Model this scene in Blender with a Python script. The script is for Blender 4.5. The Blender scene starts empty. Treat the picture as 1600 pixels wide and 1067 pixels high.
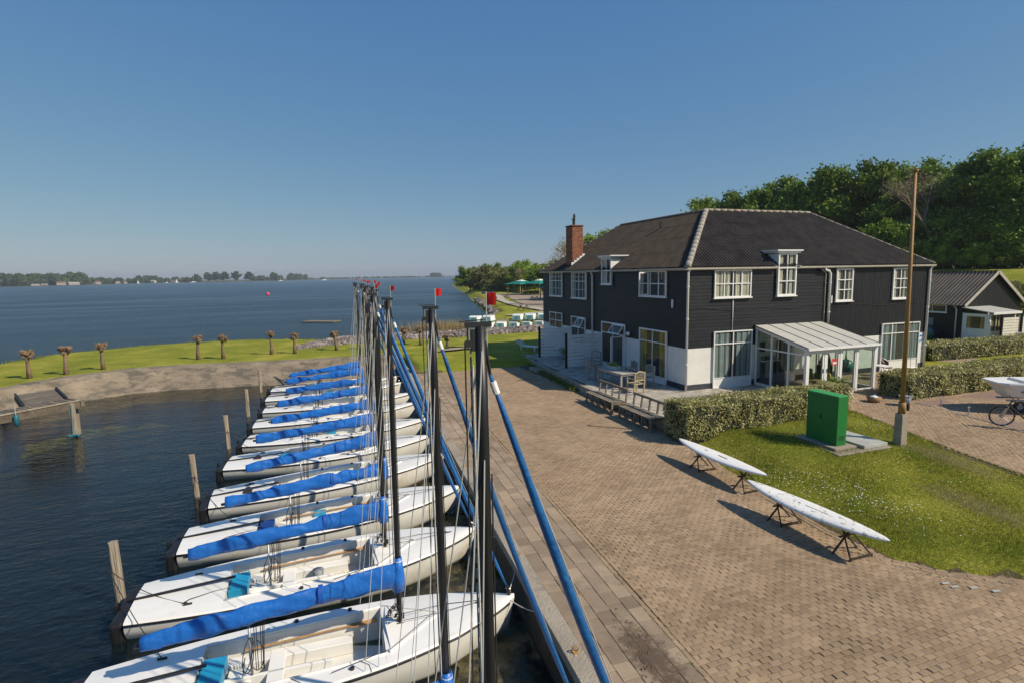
import bpy, bmesh, math, random
import numpy as np
from mathutils import Vector, Matrix
random.seed(7); RNG = np.random.default_rng(7)
PI = math.pi; R = math.radians
S = bpy.context.scene; COL = S.collection

# ------------------------------------------------------------------ camera
cam_d = bpy.data.cameras.new('camera'); cam = bpy.data.objects.new('camera', cam_d); COL.objects.link(cam)
S.camera = cam
cam_d.sensor_width = 36; cam_d.lens = 860/1600*36; cam_d.clip_start = .1; cam_d.clip_end = 9000
CAM = Vector((-15.23, -20.26, 5.267))
_h, _p, _r = R(19.159), 0.12096, 0.01675
_F = Vector((math.sin(_h)*math.cos(_p), math.cos(_h)*math.cos(_p), -math.sin(_p)))
_R0 = Vector((math.cos(_h), -math.sin(_h), 0)); _U0 = _R0.cross(_F)
_R = _R0*math.cos(_r)-_U0*math.sin(_r); _U = _R0*math.sin(_r)+_U0*math.cos(_r)
m_ = Matrix.Identity(4)
for i in range(3):
    m_[i][0] = _R[i]; m_[i][1] = _U[i]; m_[i][2] = -_F[i]; m_[i][3] = CAM[i]
cam.matrix_world = m_

# ------------------------------------------------------------------ sky and sun
SUN = Vector((.844, -.77, 1.0)).normalized()
W = bpy.data.worlds.new('World'); S.world = W; W.use_nodes = True
nt = W.node_tree; bg = nt.nodes['Background']
sky = nt.nodes.new('ShaderNodeTexSky'); sky.sky_type = 'NISHITA'; sky.sun_disc = False
sky.sun_elevation = math.asin(SUN.z); sky.sun_rotation = math.atan2(SUN.x, SUN.y)
sky.air_density = 1.0; sky.dust_density = 0.35; sky.ozone_density = 2.5; sky.altitude = 0
sp_ = nt.nodes.new('ShaderNodeSeparateColor'); cb_ = nt.nodes.new('ShaderNodeCombineColor'); nt.links.new(sky.outputs[0], sp_.inputs[0])
for i_, (k_, p_) in enumerate(((.73, .82), (1.37, .57), (3.08, .24))):       # hazy spring air: a calmer gradient from horizon to zenith, all round
    pw = nt.nodes.new('ShaderNodeMath'); pw.operation = 'POWER'; pw.inputs[1].default_value = p_; ml = nt.nodes.new('ShaderNodeMath'); ml.operation = 'MULTIPLY'; ml.inputs[1].default_value = k_
    nt.links.new(sp_.outputs[i_], pw.inputs[0]); nt.links.new(pw.outputs[0], ml.inputs[0]); nt.links.new(ml.outputs[0], cb_.inputs[i_])
nt.links.new(cb_.outputs[0], bg.inputs[0]); bg.inputs[1].default_value = 0.085
sl = bpy.data.lights.new('sun', 'SUN'); so = bpy.data.objects.new('sun', sl); COL.objects.link(so)
sl.energy = 4.3; sl.angle = R(.53); sl.color = (1, .88, .70)
so.rotation_euler = SUN.to_track_quat('Z', 'Y').to_euler(); so.location = (40, -40, 60)
vs = S.view_settings; vs.view_transform = 'Standard'; vs.look = 'None'; vs.gamma = 1; vs.exposure = 0.25
vs.use_curve_mapping = False
S.cycles.max_bounces = 6; S.cycles.transparent_max_bounces = 12
S.cycles.caustics_reflective = False; S.cycles.caustics_refractive = False

# ------------------------------------------------------------------ materials
M = {}
def mat(name, col, rough=.7, var=.0, scale=5., bump=0., bscale=40., col2=None, metal=0., spec=.5, stretch=(1, 1, 1), detail=5, attr=None, rnd=0., dirt=None, trans=0, coat=0, ro=0, pos=0):
    """principled material whose colour wanders between col and col2 by noise"""
    m = bpy.data.materials.new(name); m.use_nodes = True; n = m.node_tree.nodes; L = m.node_tree.links
    b = n['Principled BSDF']; b.inputs['Roughness'].default_value = rough; b.inputs['Metallic'].default_value = metal
    b.inputs['Specular IOR Level'].default_value = spec
    if coat: b.inputs['Coat Weight'].default_value = coat
    tc = n.new('ShaderNodeTexCoord'); mp = n.new('ShaderNodeMapping'); mp.inputs['Scale'].default_value = stretch
    if pos: gp = n.new('ShaderNodeNewGeometry'); L.new(gp.outputs['Position'], mp.inputs[0])     # pattern runs on over the whole surface, not per piece
    else: L.new(tc.outputs['Object'], mp.inputs[0])
    if ro:      # every thing gets its own stretch of the pattern
        oi0 = n.new('ShaderNodeObjectInfo'); mm = n.new('ShaderNodeMath'); mm.operation = 'MULTIPLY'; mm.inputs[1].default_value = 60; L.new(oi0.outputs['Random'], mm.inputs[0]); L.new(mm.outputs[0], mp.inputs['Location'])
    c1 = (*col, 1); c2 = (*(col2 if col2 else [min(1, c*(1+var)) for c in col]), 1)
    if not col2: c1 = (*[c*(1-var) for c in col], 1)
    nz = n.new('ShaderNodeTexNoise'); nz.inputs['Scale'].default_value = scale; nz.inputs['Detail'].default_value = detail
    nz.inputs['Roughness'].default_value = .62
    L.new(mp.outputs[0], nz.inputs['Vector'])
    rp = n.new('ShaderNodeValToRGB'); rp.color_ramp.elements[0].position = .32; rp.color_ramp.elements[1].position = .68
    rp.color_ramp.elements[0].color = c1; rp.color_ramp.elements[1].color = c2
    L.new(nz.outputs[0], rp.inputs[0]); out = rp.outputs[0]
    def mulval(val_socket, lo, hi, out):
        mr = n.new('ShaderNodeMapRange'); mr.inputs[3].default_value = lo; mr.inputs[4].default_value = hi
        L.new(val_socket, mr.inputs[0])
        mx = n.new('ShaderNodeVectorMath'); mx.operation = 'SCALE'; L.new(out, mx.inputs[0]); L.new(mr.outputs[0], mx.inputs[3])
        return mx.outputs[0]
    if attr:
        a = n.new('ShaderNodeAttribute'); a.attribute_name = attr[0]; out = mulval(a.outputs['Fac'], attr[1], attr[2], out)
    if rnd:
        oi = n.new('ShaderNodeObjectInfo'); out = mulval(oi.outputs['Random'], 1-rnd, 1+rnd, out)
    if dirt:   # (colour, scale, threshold, softness)
        dn = n.new('ShaderNodeTexNoise'); dn.inputs['Scale'].default_value = dirt[1]; dn.inputs['Detail'].default_value = 8
        dn.inputs['Roughness'].default_value = .68
        L.new(mp.outputs[0], dn.inputs['Vector'])
        mr = n.new('ShaderNodeMapRange'); mr.inputs[1].default_value = dirt[2]; mr.inputs[2].default_value = dirt[2]+dirt[3]
        L.new(dn.outputs[0], mr.inputs[0])
        mx = n.new('ShaderNodeMix'); mx.data_type = 'RGBA'; mx.inputs[7].default_value = (*dirt[0], 1)
        L.new(mr.outputs[0], mx.inputs[0]); L.new(out, mx.inputs[6]); out = mx.outputs[2]
    L.new(out, b.inputs['Base Color'])
    if bump:
        bn = n.new('ShaderNodeTexNoise'); bn.inputs['Scale'].default_value = bscale; bn.inputs['Detail'].default_value = 6
        L.new(mp.outputs[0], bn.inputs['Vector'])
        bp = n.new('ShaderNodeBump'); bp.inputs['Strength'].default_value = bump; bp.inputs['Distance'].default_value = .05
        L.new(bn.outputs[0], bp.inputs['Height']); L.new(bp.outputs[0], b.inputs['Normal'])
    if trans:   # thin leaves let light through
        tb = n.new('ShaderNodeBsdfTranslucent'); ms = n.new('ShaderNodeMixShader'); ms.inputs[0].default_value = trans
        L.new(out, tb.inputs[0]); o = n['Material Output']
        L.new(b.outputs[0], ms.inputs[1]); L.new(tb.outputs[0], ms.inputs[2]); L.new(ms.outputs[0], o.inputs[0])
    M[name] = m; return m

mat('brick_paver', (.285, .205, .132), .93, col2=(.38, .28, .185), scale=1.1, bump=.35, bscale=90, attr=('tint', .76, 1.16), dirt=((.30, .19, .125), .35, .60, .2), spec=.2, pos=1)
mat('slab_paver', (.27, .205, .145), .92, col2=(.36, .28, .20), scale=1.6, bump=.25, bscale=60, attr=('tint', .7, 1.15), dirt=((.17, .135, .10), .9, .56, .18), spec=.2, pos=1)
mat('joint_sand', (.105, .075, .045), .98, var=.3, scale=6, bump=.3)
mat('concrete', (.27, .235, .19), .93, col2=(.38, .33, .265), scale=.9, bump=.5, bscale=25, dirt=((.15, .135, .11), 1.6, .55, .15), spec=.2, pos=1)
mat('embankment', (.20, .165, .125), .95, col2=(.31, .255, .19), scale=.8, bump=1., bscale=9, stretch=(1, 1, 3), dirt=((.13, .115, .095), .9, .48, .12), spec=.2)
mat('wet_wall', (.05, .045, .035), .6, var=.5, scale=2, bump=.6, bscale=12)
mat('black_board', (.0105, .0122, .0165), .52, var=.28, scale=2.2, bump=.12, bscale=30, stretch=(1, 1, 1), rnd=.18, spec=.35, ro=1)
mat('wall_core', (.02, .022, .027), .8)
mat('plaster', (.66, .65, .61), .85, col2=(.76, .75, .71), scale=1.2, bump=.15, bscale=40, dirt=((.5, .46, .38), 1.1, .58, .2))
mat('plinth', (.04, .043, .055), .8, var=.3, scale=4)
mat('white_paint', (.76, .76, .74), .45, var=.06, scale=5, dirt=((.55, .53, .47), 2.5, .64, .2), ro=1)
mat('cream_paint', (.72, .68, .58), .5, var=.05, scale=5)
mat('roof', (.045, .036, .029), .85, col2=(.080, .064, .050), scale=2.0, bump=.4, bscale=30, stretch=(1, 1, 1), dirt=((.115, .10, .075), 5., .6, .15), spec=.25)
mat('roof_grey', (.030, .026, .025), .85, col2=(.062, .054, .050), scale=1.6, bump=.3, bscale=30, spec=.25)
mat('ridge_tile', (.24, .21, .17), .9, col2=(.36, .32, .26), scale=3, bump=.5, bscale=25, dirt=((.42, .21, .04), 2.2, .55, .1))
mat('ridge_hip', (.26, .235, .20), .9, col2=(.40, .37, .32), scale=4, bump=.5, bscale=25)
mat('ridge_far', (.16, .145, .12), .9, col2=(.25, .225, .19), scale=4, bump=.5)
mat('gutter', (.42, .39, .33), .6, var=.15, scale=3)
mat('zinc', (.35, .38, .42), .4, var=.12, scale=3, metal=.4)
mat('white_pipe', (.72, .72, .70), .4, var=.05, scale=3)
mat('dark_metal', (.03, .03, .032), .45, metal=.3)
mat('rusty_iron', (.05, .032, .022), .8, var=.4, scale=15)
mat('steel', (.62, .62, .60), .3, metal=.9, var=.1)
mat('wire', (.55, .55, .52), .45, metal=.3)
mat('rope_black', (.02, .02, .022), .8, var=.4, scale=60)
mat('rope_white', (.55, .52, .46), .85, var=.15, scale=40)
mat('gelcoat', (.78, .765, .72), .28, col2=(.84, .83, .79), scale=1.3, dirt=((.60, .53, .38), 1.9, .60, .25), coat=.2, ro=1)
mat('hull_side', (.72, .70, .63), .3, col2=(.80, .78, .72), scale=1.1, dirt=((.55, .46, .26), 1.6, .54, .22), coat=.3, ro=1)
mat('cockpit', (.66, .645, .59), .5, col2=(.75, .735, .68), scale=2, dirt=((.50, .46, .38), 2.5, .58, .2), ro=1)
mat('black_rubber', (.012, .012, .014), .5, var=.3, scale=6)
mat('black_mast', (.010, .010, .012), .42, var=.3, scale=3)
mat('cover_blue', (.008, .115, .44), .42, col2=(.015, .15, .54), scale=2.5, bump=.5, bscale=7, coat=.15, rnd=.12, ro=1)
mat('cover_dark', (.010, .075, .36), .45, col2=(.014, .10, .42), scale=2.5, bump=.4, bscale=9)
mat('jib_blue', (.006, .085, .27), .5, col2=(.010, .12, .34), scale=3, bump=.35, bscale=14, rnd=.2, ro=1)
mat('turquoise', (.015, .27, .47), .4, var=.15, scale=2)
mat('navy', (.012, .05, .22), .4, var=.15, scale=2)
mat('oar_wood', (.38, .21, .08), .5, var=.25, scale=6, stretch=(1, 8, 8))
mat('flag_red', (.85, .03, .02), .6, trans=.55); mat('flag_orange', (.9, .18, .02), .6, trans=.55)
mat('pile_wood', (.25, .20, .145), .9, col2=(.44, .375, .29), scale=3, bump=.8, bscale=14, stretch=(3, 3, .25), ro=1)
mat('old_wood', (.15, .125, .09), .9, col2=(.27, .225, .165), scale=3, bump=.6, bscale=20, stretch=(1, 1, 1), rnd=.15, ro=1)
mat('teak', (.36, .29, .17), .85, col2=(.47, .39, .25), scale=5, bump=.3, rnd=.1)
mat('grey_teak', (.30, .28, .25), .85, col2=(.40, .38, .34), scale=5, bump=.3, rnd=.1)
mat('chimney_brick', (.25, .095, .05), .9, col2=(.34, .15, .085), scale=9, bump=.4, attr=('tint', .7, 1.25))
mat('kiosk_green', (.008, .165, .030), .5, var=.08, scale=2, dirt=((.010, .12, .03), 3, .55, .2))
mat('kiosk_top', (.04, .30, .08), .5, var=.08, scale=2)
mat('steel_lid', (.42, .42, .39), .6, var=.12, scale=2, metal=.1)
mat('rust_pole', (.27, .13, .03), .6, col2=(.36, .20, .06), scale=2.5, bump=.3, bscale=30, stretch=(3, 3, .4))
mat('board_white', (.74, .74, .73), .45, col2=(.82, .82, .80), scale=2, ro=1)
mat('board_worn', (.70, .69, .66), .55, col2=(.80, .80, .77), scale=2, dirt=((.36, .33, .28), 9, .555, .05))
mat('bark', (.16, .115, .075), .95, col2=(.27, .21, .15), scale=6, bump=1., bscale=18, stretch=(1, 1, .3))
mat('pollard_bark', (.13, .085, .05), .95, col2=(.25, .175, .11), scale=6, bump=1., bscale=18, stretch=(1, 1, .3), ro=1)
mat('twig', (.22, .16, .11), .9, var=.2)
mat('leaf_deep', (.10, .175, .018), .6, col2=(.17, .25, .035), scale=.6, trans=.3, attr=('tint', .6, 1.45), spec=.3, rnd=.2, ro=1)
mat('leaf_mid', (.16, .25, .022), .6, col2=(.25, .34, .045), scale=.6, trans=.3, attr=('tint', .6, 1.4), spec=.3, rnd=.2, ro=1)
mat('leaf_olive', (.17, .19, .055), .65, col2=(.25, .25, .09), scale=.6, trans=.25, attr=('tint', .6, 1.4), spec=.3, rnd=.15, ro=1)
mat('leaf_bare', (.27, .20, .14), .9, col2=(.36, .28, .20), scale=.6, attr=('tint', .7, 1.3))
mat('leaf_far', (.045, .075, .028), .8, col2=(.075, .105, .04), scale=.02, attr=('tint', .6, 1.4), spec=.1)
mat('hedge_leaf', (.30, .30, .08), .5, col2=(.56, .51, .24), scale=2.5, attr=('tint', .30, 1.45), trans=.2, spec=.4)
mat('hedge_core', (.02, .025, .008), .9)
mat('blade', (.13, .19, .012), .7, col2=(.28, .265, .045), scale=.55, trans=.2, attr=('tint', .65, 1.3), spec=.2)
mat('daisy', (.85, .85, .80), .6)
mat('rock', (.15, .125, .115), .9, col2=(.27, .235, .22), scale=1.3, bump=.6, bscale=10, attr=('tint', .55, 1.5))
mat('reed', (.33, .26, .13), .8, attr=('tint', .6, 1.3))
mat('path', (.42, .38, .32), .9, var=.12, scale=2)
mat('bare_soil', (.25, .19, .135), .95, col2=(.36, .29, .21), scale=.35, bump=.4, bscale=8)
mat('parasol_green', (.005, .20, .15), .7, var=.12, scale=1)
mat('parasol_white', (.72, .70, .64), .7)
mat('opti_teal', (.25, .48, .48), .4, var=.1); mat('opti_white', (.78, .80, .78), .35, var=.05)
mat('curtain', (.60, .54, .42), .9, var=.12, scale=3); mat('curtain_blue', (.27, .32, .31), .9, var=.15, scale=3)
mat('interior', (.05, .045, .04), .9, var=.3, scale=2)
mat('warm_interior', (.42, .30, .10), .9, var=.3, scale=2)
mat('poly_roof', (.50, .50, .46), .35, var=.05, scale=3, dirt=((.38, .38, .33), 2.5, .58, .2))
mat('hatch_black', (.02, .02, .022), .4)
mat('wicker', (.17, .08, .05), .6, var=.3, scale=30)
mat('pot_grey', (.22, .24, .27), .6, var=.1); mat('basket', (.28, .17, .08), .8, var=.3, scale=20)
mat('orange', (.75, .25, .02), .5); mat('bright_green', (.05, .42, .04), .5); mat('teal_pot', (.03, .14, .14), .35)
mat('red_sign', (.6, .04, .04), .5); mat('logo_blue', (.02, .20, .50), .5); mat('tyre', (.012, .012, .012), .7)
mat('far_house', (.36, .33, .29), .8, rnd=.25); mat('far_roof', (.20, .12, .09), .8)
mat('buoy_red', (.85, .04, .10), .4)
mat('stone_trough', (.5, .5, .48), .8, var=.1)
mat('stain', (.09, .06, .042), .98, col2=(.15, .105, .075), scale=3, bump=.6, bscale=15)
mat('lake_bed', (.008, .016, .02), 1, var=.2, scale=.2)
mat('algae_bed', (.13, .11, .045), .9, col2=(.38, .31, .15), scale=1.6, bump=.8, bscale=5, dirt=((.03, .035, .02), .9, .48, .12))

def grass_mat():
    m = bpy.data.materials.new('grass'); m.use_nodes = True; n = m.node_tree.nodes; L = m.node_tree.links
    b = n['Principled BSDF']; b.inputs['Roughness'].default_value = .9; b.inputs['Specular IOR Level'].default_value = .15
    tc = n.new('ShaderNodeTexCoord')
    def noise(s, d=6, r=.65):
        x = n.new('ShaderNodeTexNoise'); x.inputs['Scale'].default_value = s; x.inputs['Detail'].default_value = d; x.inputs['Roughness'].default_value = r
        L.new(tc.outputs['Object'], x.inputs['Vector']); return x
    a = noise(.35); r1 = n.new('ShaderNodeValToRGB'); e = r1.color_ramp.elements
    e[0].position = .35; e[0].color = (.185, .22, .022, 1); e[1].position = .68; e[1].color = (.43, .38, .07, 1)
    k = e.new(.52); k.color = (.275, .285, .032, 1)
    L.new(a.outputs[0], r1.inputs[0])
    c = noise(14, 4); mr = n.new('ShaderNodeMapRange'); mr.inputs[1].default_value = .3; mr.inputs[2].default_value = .7; mr.inputs[3].default_value = .5; mr.inputs[4].default_value = 1.3
    L.new(c.outputs[0], mr.inputs[0]); v = n.new('ShaderNodeVectorMath'); v.operation = 'SCALE'
    L.new(r1.outputs[0], v.inputs[0]); L.new(mr.outputs[0], v.inputs[3])
    L.new(v.outputs[0], b.inputs['Base Color'])
    bp = n.new('ShaderNodeBump'); bp.inputs['Strength'].default_value = .8; bp.inputs['Distance'].default_value = .06
    c2 = noise(30, 4); L.new(c2.outputs[0], bp.inputs['Height']); L.new(bp.outputs[0], b.inputs['Normal'])
    M['grass'] = m
grass_mat()

def glass_mat(name, tint=(.8, .85, .85), mixmin=.06):
    m = bpy.data.materials.new(name); m.use_nodes = True; n = m.node_tree.nodes; L = m.node_tree.links
    n.remove(n['Principled BSDF'])
    g = n.new('ShaderNodeBsdfGlossy'); g.inputs['Roughness'].default_value = .03
    t = n.new('ShaderNodeBsdfTransparent'); t.inputs[0].default_value = (*tint, 1)
    lw = n.new('ShaderNodeLayerWeight'); p5 = n.new('ShaderNodeMath'); p5.operation = 'POWER'; p5.inputs[1].default_value = 5; L.new(lw.outputs['Facing'], p5.inputs[0])
    lw.inputs[0].default_value = .5
    mr = n.new('ShaderNodeMapRange'); mr.inputs[3].default_value = mixmin; mr.inputs[4].default_value = 1
    mx = n.new('ShaderNodeMixShader')
    L.new(p5.outputs[0], mr.inputs[0]); L.new(mr.outputs[0], mx.inputs[0]); L.new(t.outputs[0], mx.inputs[1]); L.new(g.outputs[0], mx.inputs[2])
    L.new(mx.outputs[0], n['Material Output'].inputs[0]); M[name] = m
glass_mat('glass'); glass_mat('glass_clear', (.80, .90, .85), .13)

def water_mat():
    m = bpy.data.materials.new('water'); m.use_nodes = True; n = m.node_tree.nodes; L = m.node_tree.links
    n.remove(n['Principled BSDF'])
    tc = n.new('ShaderNodeTexCoord')
    def wn(scale, st, d=3, rot=.4):
        mp = n.new('ShaderNodeMapping'); mp.inputs['Scale'].default_value = st; mp.inputs['Rotation'].default_value = (0, 0, rot)
        x = n.new('ShaderNodeTexNoise'); x.inputs['Scale'].default_value = scale; x.inputs['Detail'].default_value = d; x.inputs['Roughness'].default_value = .55
        L.new(tc.outputs['Object'], mp.inputs[0]); L.new(mp.outputs[0], x.inputs['Vector']); return x.outputs[0]
    big = wn(.5, (1, 2.2, 1), 5, .5); small = wn(3.2, (1, 2.0, 1), 4, .9)
    ad = n.new('ShaderNodeMath'); ad.operation = 'MULTIPLY_ADD'; L.new(big, ad.inputs[0]); ad.inputs[1].default_value = 2.2; L.new(small, ad.inputs[2])
    # calmer inside the harbour basin than out on the lake
    sx = n.new('ShaderNodeSeparateXYZ'); L.new(tc.outputs['Object'], sx.inputs[0])
    mr = n.new('ShaderNodeMapRange'); mr.inputs[1].default_value = 20; mr.inputs[2].default_value = 34; mr.inputs[3].default_value = .022; mr.inputs[4].default_value = .25
    L.new(sx.outputs[1], mr.inputs[0])
    lane = wn(.012, (1, 5, 1), 4, .35); lm = n.new('ShaderNodeMapRange'); lm.inputs[1].default_value = .38; lm.inputs[2].default_value = .62; lm.inputs[3].default_value = .55; lm.inputs[4].default_value = 1.35; L.new(lane, lm.inputs[0])
    lmu = n.new('ShaderNodeMath'); lmu.operation = 'MULTIPLY'; L.new(mr.outputs[0], lmu.inputs[0]); L.new(lm.outputs[0], lmu.inputs[1])
    bp = n.new('ShaderNodeBump'); bp.inputs['Strength'].default_value = 1.0; L.new(lmu.outputs[0], bp.inputs['Distance'])
    L.new(ad.outputs[0], bp.inputs['Height'])
    fr = n.new('ShaderNodeFresnel'); fr.inputs[0].default_value = 1.33; L.new(bp.outputs[0], fr.inputs['Normal'])
    gl = n.new('ShaderNodeBsdfGlossy'); gl.inputs['Roughness'].default_value = .06; L.new(bp.outputs[0], gl.inputs['Normal'])
    m3 = n.new('ShaderNodeMapRange'); m3.inputs[1].default_value = 22; m3.inputs[2].default_value = 50; m3.inputs[3].default_value = .04; m3.inputs[4].default_value = .22; L.new(sx.outputs[1], m3.inputs[0]); L.new(m3.outputs[0], gl.inputs['Roughness'])
    tr = n.new('ShaderNodeBsdfTransparent'); tr.inputs[0].default_value = (.70, .72, .52, 1)
    df = n.new('ShaderNodeBsdfDiffuse'); df.inputs[0].default_value = (.040, .082, .115, 1); L.new(bp.outputs[0], df.inputs['Normal'])
    # the lake is cloudy blue with depth, the basin is clear over its bed
    m2 = n.new('ShaderNodeMapRange'); m2.inputs[1].default_value = 16; m2.inputs[2].default_value = 40; m2.inputs[3].default_value = .10; m2.inputs[4].default_value = .9
    L.new(sx.outputs[1], m2.inputs[0])
    body = n.new('ShaderNodeMixShader'); L.new(m2.outputs[0], body.inputs[0]); L.new(tr.outputs[0], body.inputs[1]); L.new(df.outputs[0], body.inputs[2])
    mx = n.new('ShaderNodeMixShader'); L.new(fr.outputs[0], mx.inputs[0]); L.new(body.outputs[0], mx.inputs[1]); L.new(gl.outputs[0], mx.inputs[2])
    L.new(mx.outputs[0], n['Material Output'].inputs[0]); M['water'] = m
water_mat()

# ------------------------------------------------------------------ mesh helpers
class MB:
    def __init__(s): s.v = []; s.f = []
    def add(s, vs, fs):
        k = len(s.v); s.v += [tuple(v) for v in vs]; s.f += [tuple(i+k for i in f) for f in fs]; return s
    def box(s, x0, x1, y0, y1, z0, z1, T=None):
        vs = [(x, y, z) for z in (z0, z1) for y in (y0, y1) for x in (x0, x1)]
        if T: vs = [T(*v) for v in vs]
        return s.add(vs, [(0, 2, 3, 1), (4, 5, 7, 6), (0, 1, 5, 4), (2, 6, 7, 3), (0, 4, 6, 2), (1, 3, 7, 5)])
    def bar(s, a, b, w, h, up=(0, 0, 1)):   # a beam of section w x h from a to b
        a = Vector(a); b = Vector(b); d = (b-a).normalized(); up = Vector(up)
        if abs(d.dot(up)) > .98: up = Vector((1, 0, 0))
        x = d.cross(up).normalized()*w/2; y = x.cross(d).normalized()*h/2
        vs = [p+q for p in (a, b) for q in (-x-y, x-y, x+y, -x+y)]
        return s.add(vs, [(0, 1, 2, 3), (4, 7, 6, 5), (0, 4, 5, 1), (1, 5, 6, 2), (2, 6, 7, 3), (3, 7, 4, 0)])
    def tube(s, pts, r, n=6, cap=True, sq=1.):
        pts = [Vector(p) for p in pts]; N = len(pts)
        rs = r if isinstance(r, (list, tuple)) else [r]*N
        k = len(s.v); ref = Vector((0, 0, 1))
        for i, p in enumerate(pts):
            d = (pts[min(i+1, N-1)]-pts[max(i-1, 0)]).normalized()
            u = d.cross(ref)
            if u.length < .15: u = d.cross(Vector((1, 0, 0)))
            u.normalize(); w = u.cross(d)
            for j in range(n):
                a = 2*PI*j/n; s.v.append(tuple(p+(u*math.cos(a)+w*math.sin(a)*sq)*rs[i]))
        for i in range(N-1):
            for j in range(n):
                a = k+i*n+j; b = k+i*n+(j+1) % n; s.f.append((a, b, b+n, a+n))
        if cap: s.f.append(tuple(range(k+n-1, k-1, -1))); s.f.append(tuple(range(k+(N-1)*n, k+N*n)))
        return s
    def prism(s, poly, z0, z1):
        n = len(poly); vs = [(x, y, z0) for x, y in poly]+[(x, y, z1) for x, y in poly]
        return s.add(vs, [tuple(range(n-1, -1, -1)), tuple(range(n, 2*n))]+[(i, (i+1) % n, (i+1) % n+n, i+n) for i in range(n)])
    def blob(s, c, r, sub=1, jit=.15, sq=(1, 1, 1)):
        bm = bmesh.new(); bmesh.ops.create_icosphere(bm, subdivisions=sub, radius=1)
        vs = []
        for v in bm.verts:
            k = r*(1+random.uniform(-jit, jit)); vs.append((c[0]+v.co.x*k*sq[0], c[1]+v.co.y*k*sq[1], c[2]+v.co.z*k*sq[2]))
        s.add(vs, [tuple(v.index for v in f.verts) for f in bm.faces]); bm.free(); return s
    def build(s, name, m, parent=None, smooth=False, bevel=0, fix=True):
        me = bpy.data.meshes.new(name); me.from_pydata(s.v, [], s.f)
        if fix:
            bm = bmesh.new(); bm.from_mesh(me); bmesh.ops.recalc_face_normals(bm, faces=bm.faces); bm.to_mesh(me); bm.free()
        return link(name, me, m, parent, smooth, bevel)
def link(name, me, m, parent=None, smooth=False, bevel=0):
    o = bpy.data.objects.new(name, me); COL.objects.link(o)
    if m and not me.materials: me.materials.append(M[m])
    if parent: o.parent = parent
    if smooth: me.polygons.foreach_set('use_smooth', [True]*len(me.polygons))
    if bevel:
        b = o.modifiers.new('bevel', 'BEVEL'); b.width = bevel; b.segments = 2; b.limit_method = 'ANGLE'
    return o
def tag(o, label=None, cat=None, group=None, kind=None):
    if label: o['label'] = label
    if cat: o['category'] = cat
    if group: o['group'] = group
    if kind: o['kind'] = kind
    return o
def empty(name, loc=(0, 0, 0), rz=0, label=None, cat=None, group=None):
    o = bpy.data.objects.new(name, None); COL.objects.link(o); o.location = loc; o.rotation_euler = (0, 0, rz)
    o.empty_display_size = .1
    return tag(o, label, cat, group)
KIDS = {}
def copy_tree(o, parent=None):
    c = o.copy(); COL.objects.link(c)
    if parent: c.parent = parent
    for ch in [x for x in list(COL.objects) if x.parent == o]: copy_tree(ch, c)
    return c
def mesh_np(name, V, F, m, parent=None, tint=None, smooth=False):
    """V (n,3) array, F (k,4) or (k,3) array; tint is one value per face"""
    me = bpy.data.meshes.new(name); V = np.asarray(V, np.float32); F = np.asarray(F, np.int32); k = F.shape[1]
    me.vertices.add(len(V)); me.vertices.foreach_set('co', V.ravel())
    me.loops.add(F.size); me.loops.foreach_set('vertex_index', F.ravel())
    me.polygons.add(len(F)); me.polygons.foreach_set('loop_start', np.arange(0, F.size, k, dtype=np.int32))
    me.polygons.foreach_set('loop_total', np.full(len(F), k, np.int32))
    me.update(calc_edges=True)
    if tint is not None:
        a = me.attributes.new('tint', 'FLOAT', 'FACE'); a.data.foreach_set('value', np.asarray(tint, np.float32))
    me.validate(); me.polygons.foreach_set('use_smooth', [bool(smooth)]*len(me.polygons))
    return link(name, me, m, parent, smooth)
def leaves(P, size, N=None, aspect=.6, spread=1.0):
    """one quad per point with a random facing; N biases the facing"""
    n = len(P); d = RNG.normal(size=(n, 3))
    if N is not None: d = d*spread+N
    d /= np.linalg.norm(d, axis=1)[:, None]+1e-9
    a = np.cross(d, RNG.normal(size=(n, 3))); a /= np.linalg.norm(a, axis=1)[:, None]+1e-9; b = np.cross(d, a)
    sz = (size*RNG.uniform(.6, 1.3, n))[:, None]; a = a*sz; b = b*sz*aspect
    V = np.stack([P-a, P+b, P+a, P-b], 1).reshape(-1, 3); F = np.arange(4*n).reshape(-1, 4); return V, F

# ------------------------------------------------------------------ terrain
ue = lambda v: -12.09+.057*(v+14)          # quay edge runs a little off the house's axis
def smooth01(x): x = np.clip(x, 0, 1); return x*x*(3-2*x)
def seg_dist(P, poly, closed=True):
    D = np.full(len(P), 1e9); n = len(poly)
    for i in range(n if closed else n-1):
        a = np.array(poly[i]); b = np.array(poly[(i+1) % n]); ab = b-a
        t = np.clip(((P-a)@ab)/(ab@ab), 0, 1); D = np.minimum(D, np.linalg.norm(P-a-t[:, None]*ab, axis=1))
    return D
def inside(P, poly):
    c = np.zeros(len(P), bool); n = len(poly)
    for i in range(n):
        x1, y1 = poly[i]; x2, y2 = poly[(i+1) % n]
        k = ((y1 > P[:, 1]) != (y2 > P[:, 1])) & (P[:, 0] < (x2-x1)*(P[:, 1]-y1)/((y2-y1) or 1e-9)+x1); c ^= k
    return c
HARB = [(ue(17), 17.0), (-13.83, 16.98), (-16.57, 16.95), (-19.21, 17.3), (-23.95, 18.0), (-26.24, 17.7), (-28.5, 16.3), (-30.39, 13.35), (-31.2, 9), (-32.2, 0), (-33, -12), (-34, -40)]
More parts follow.
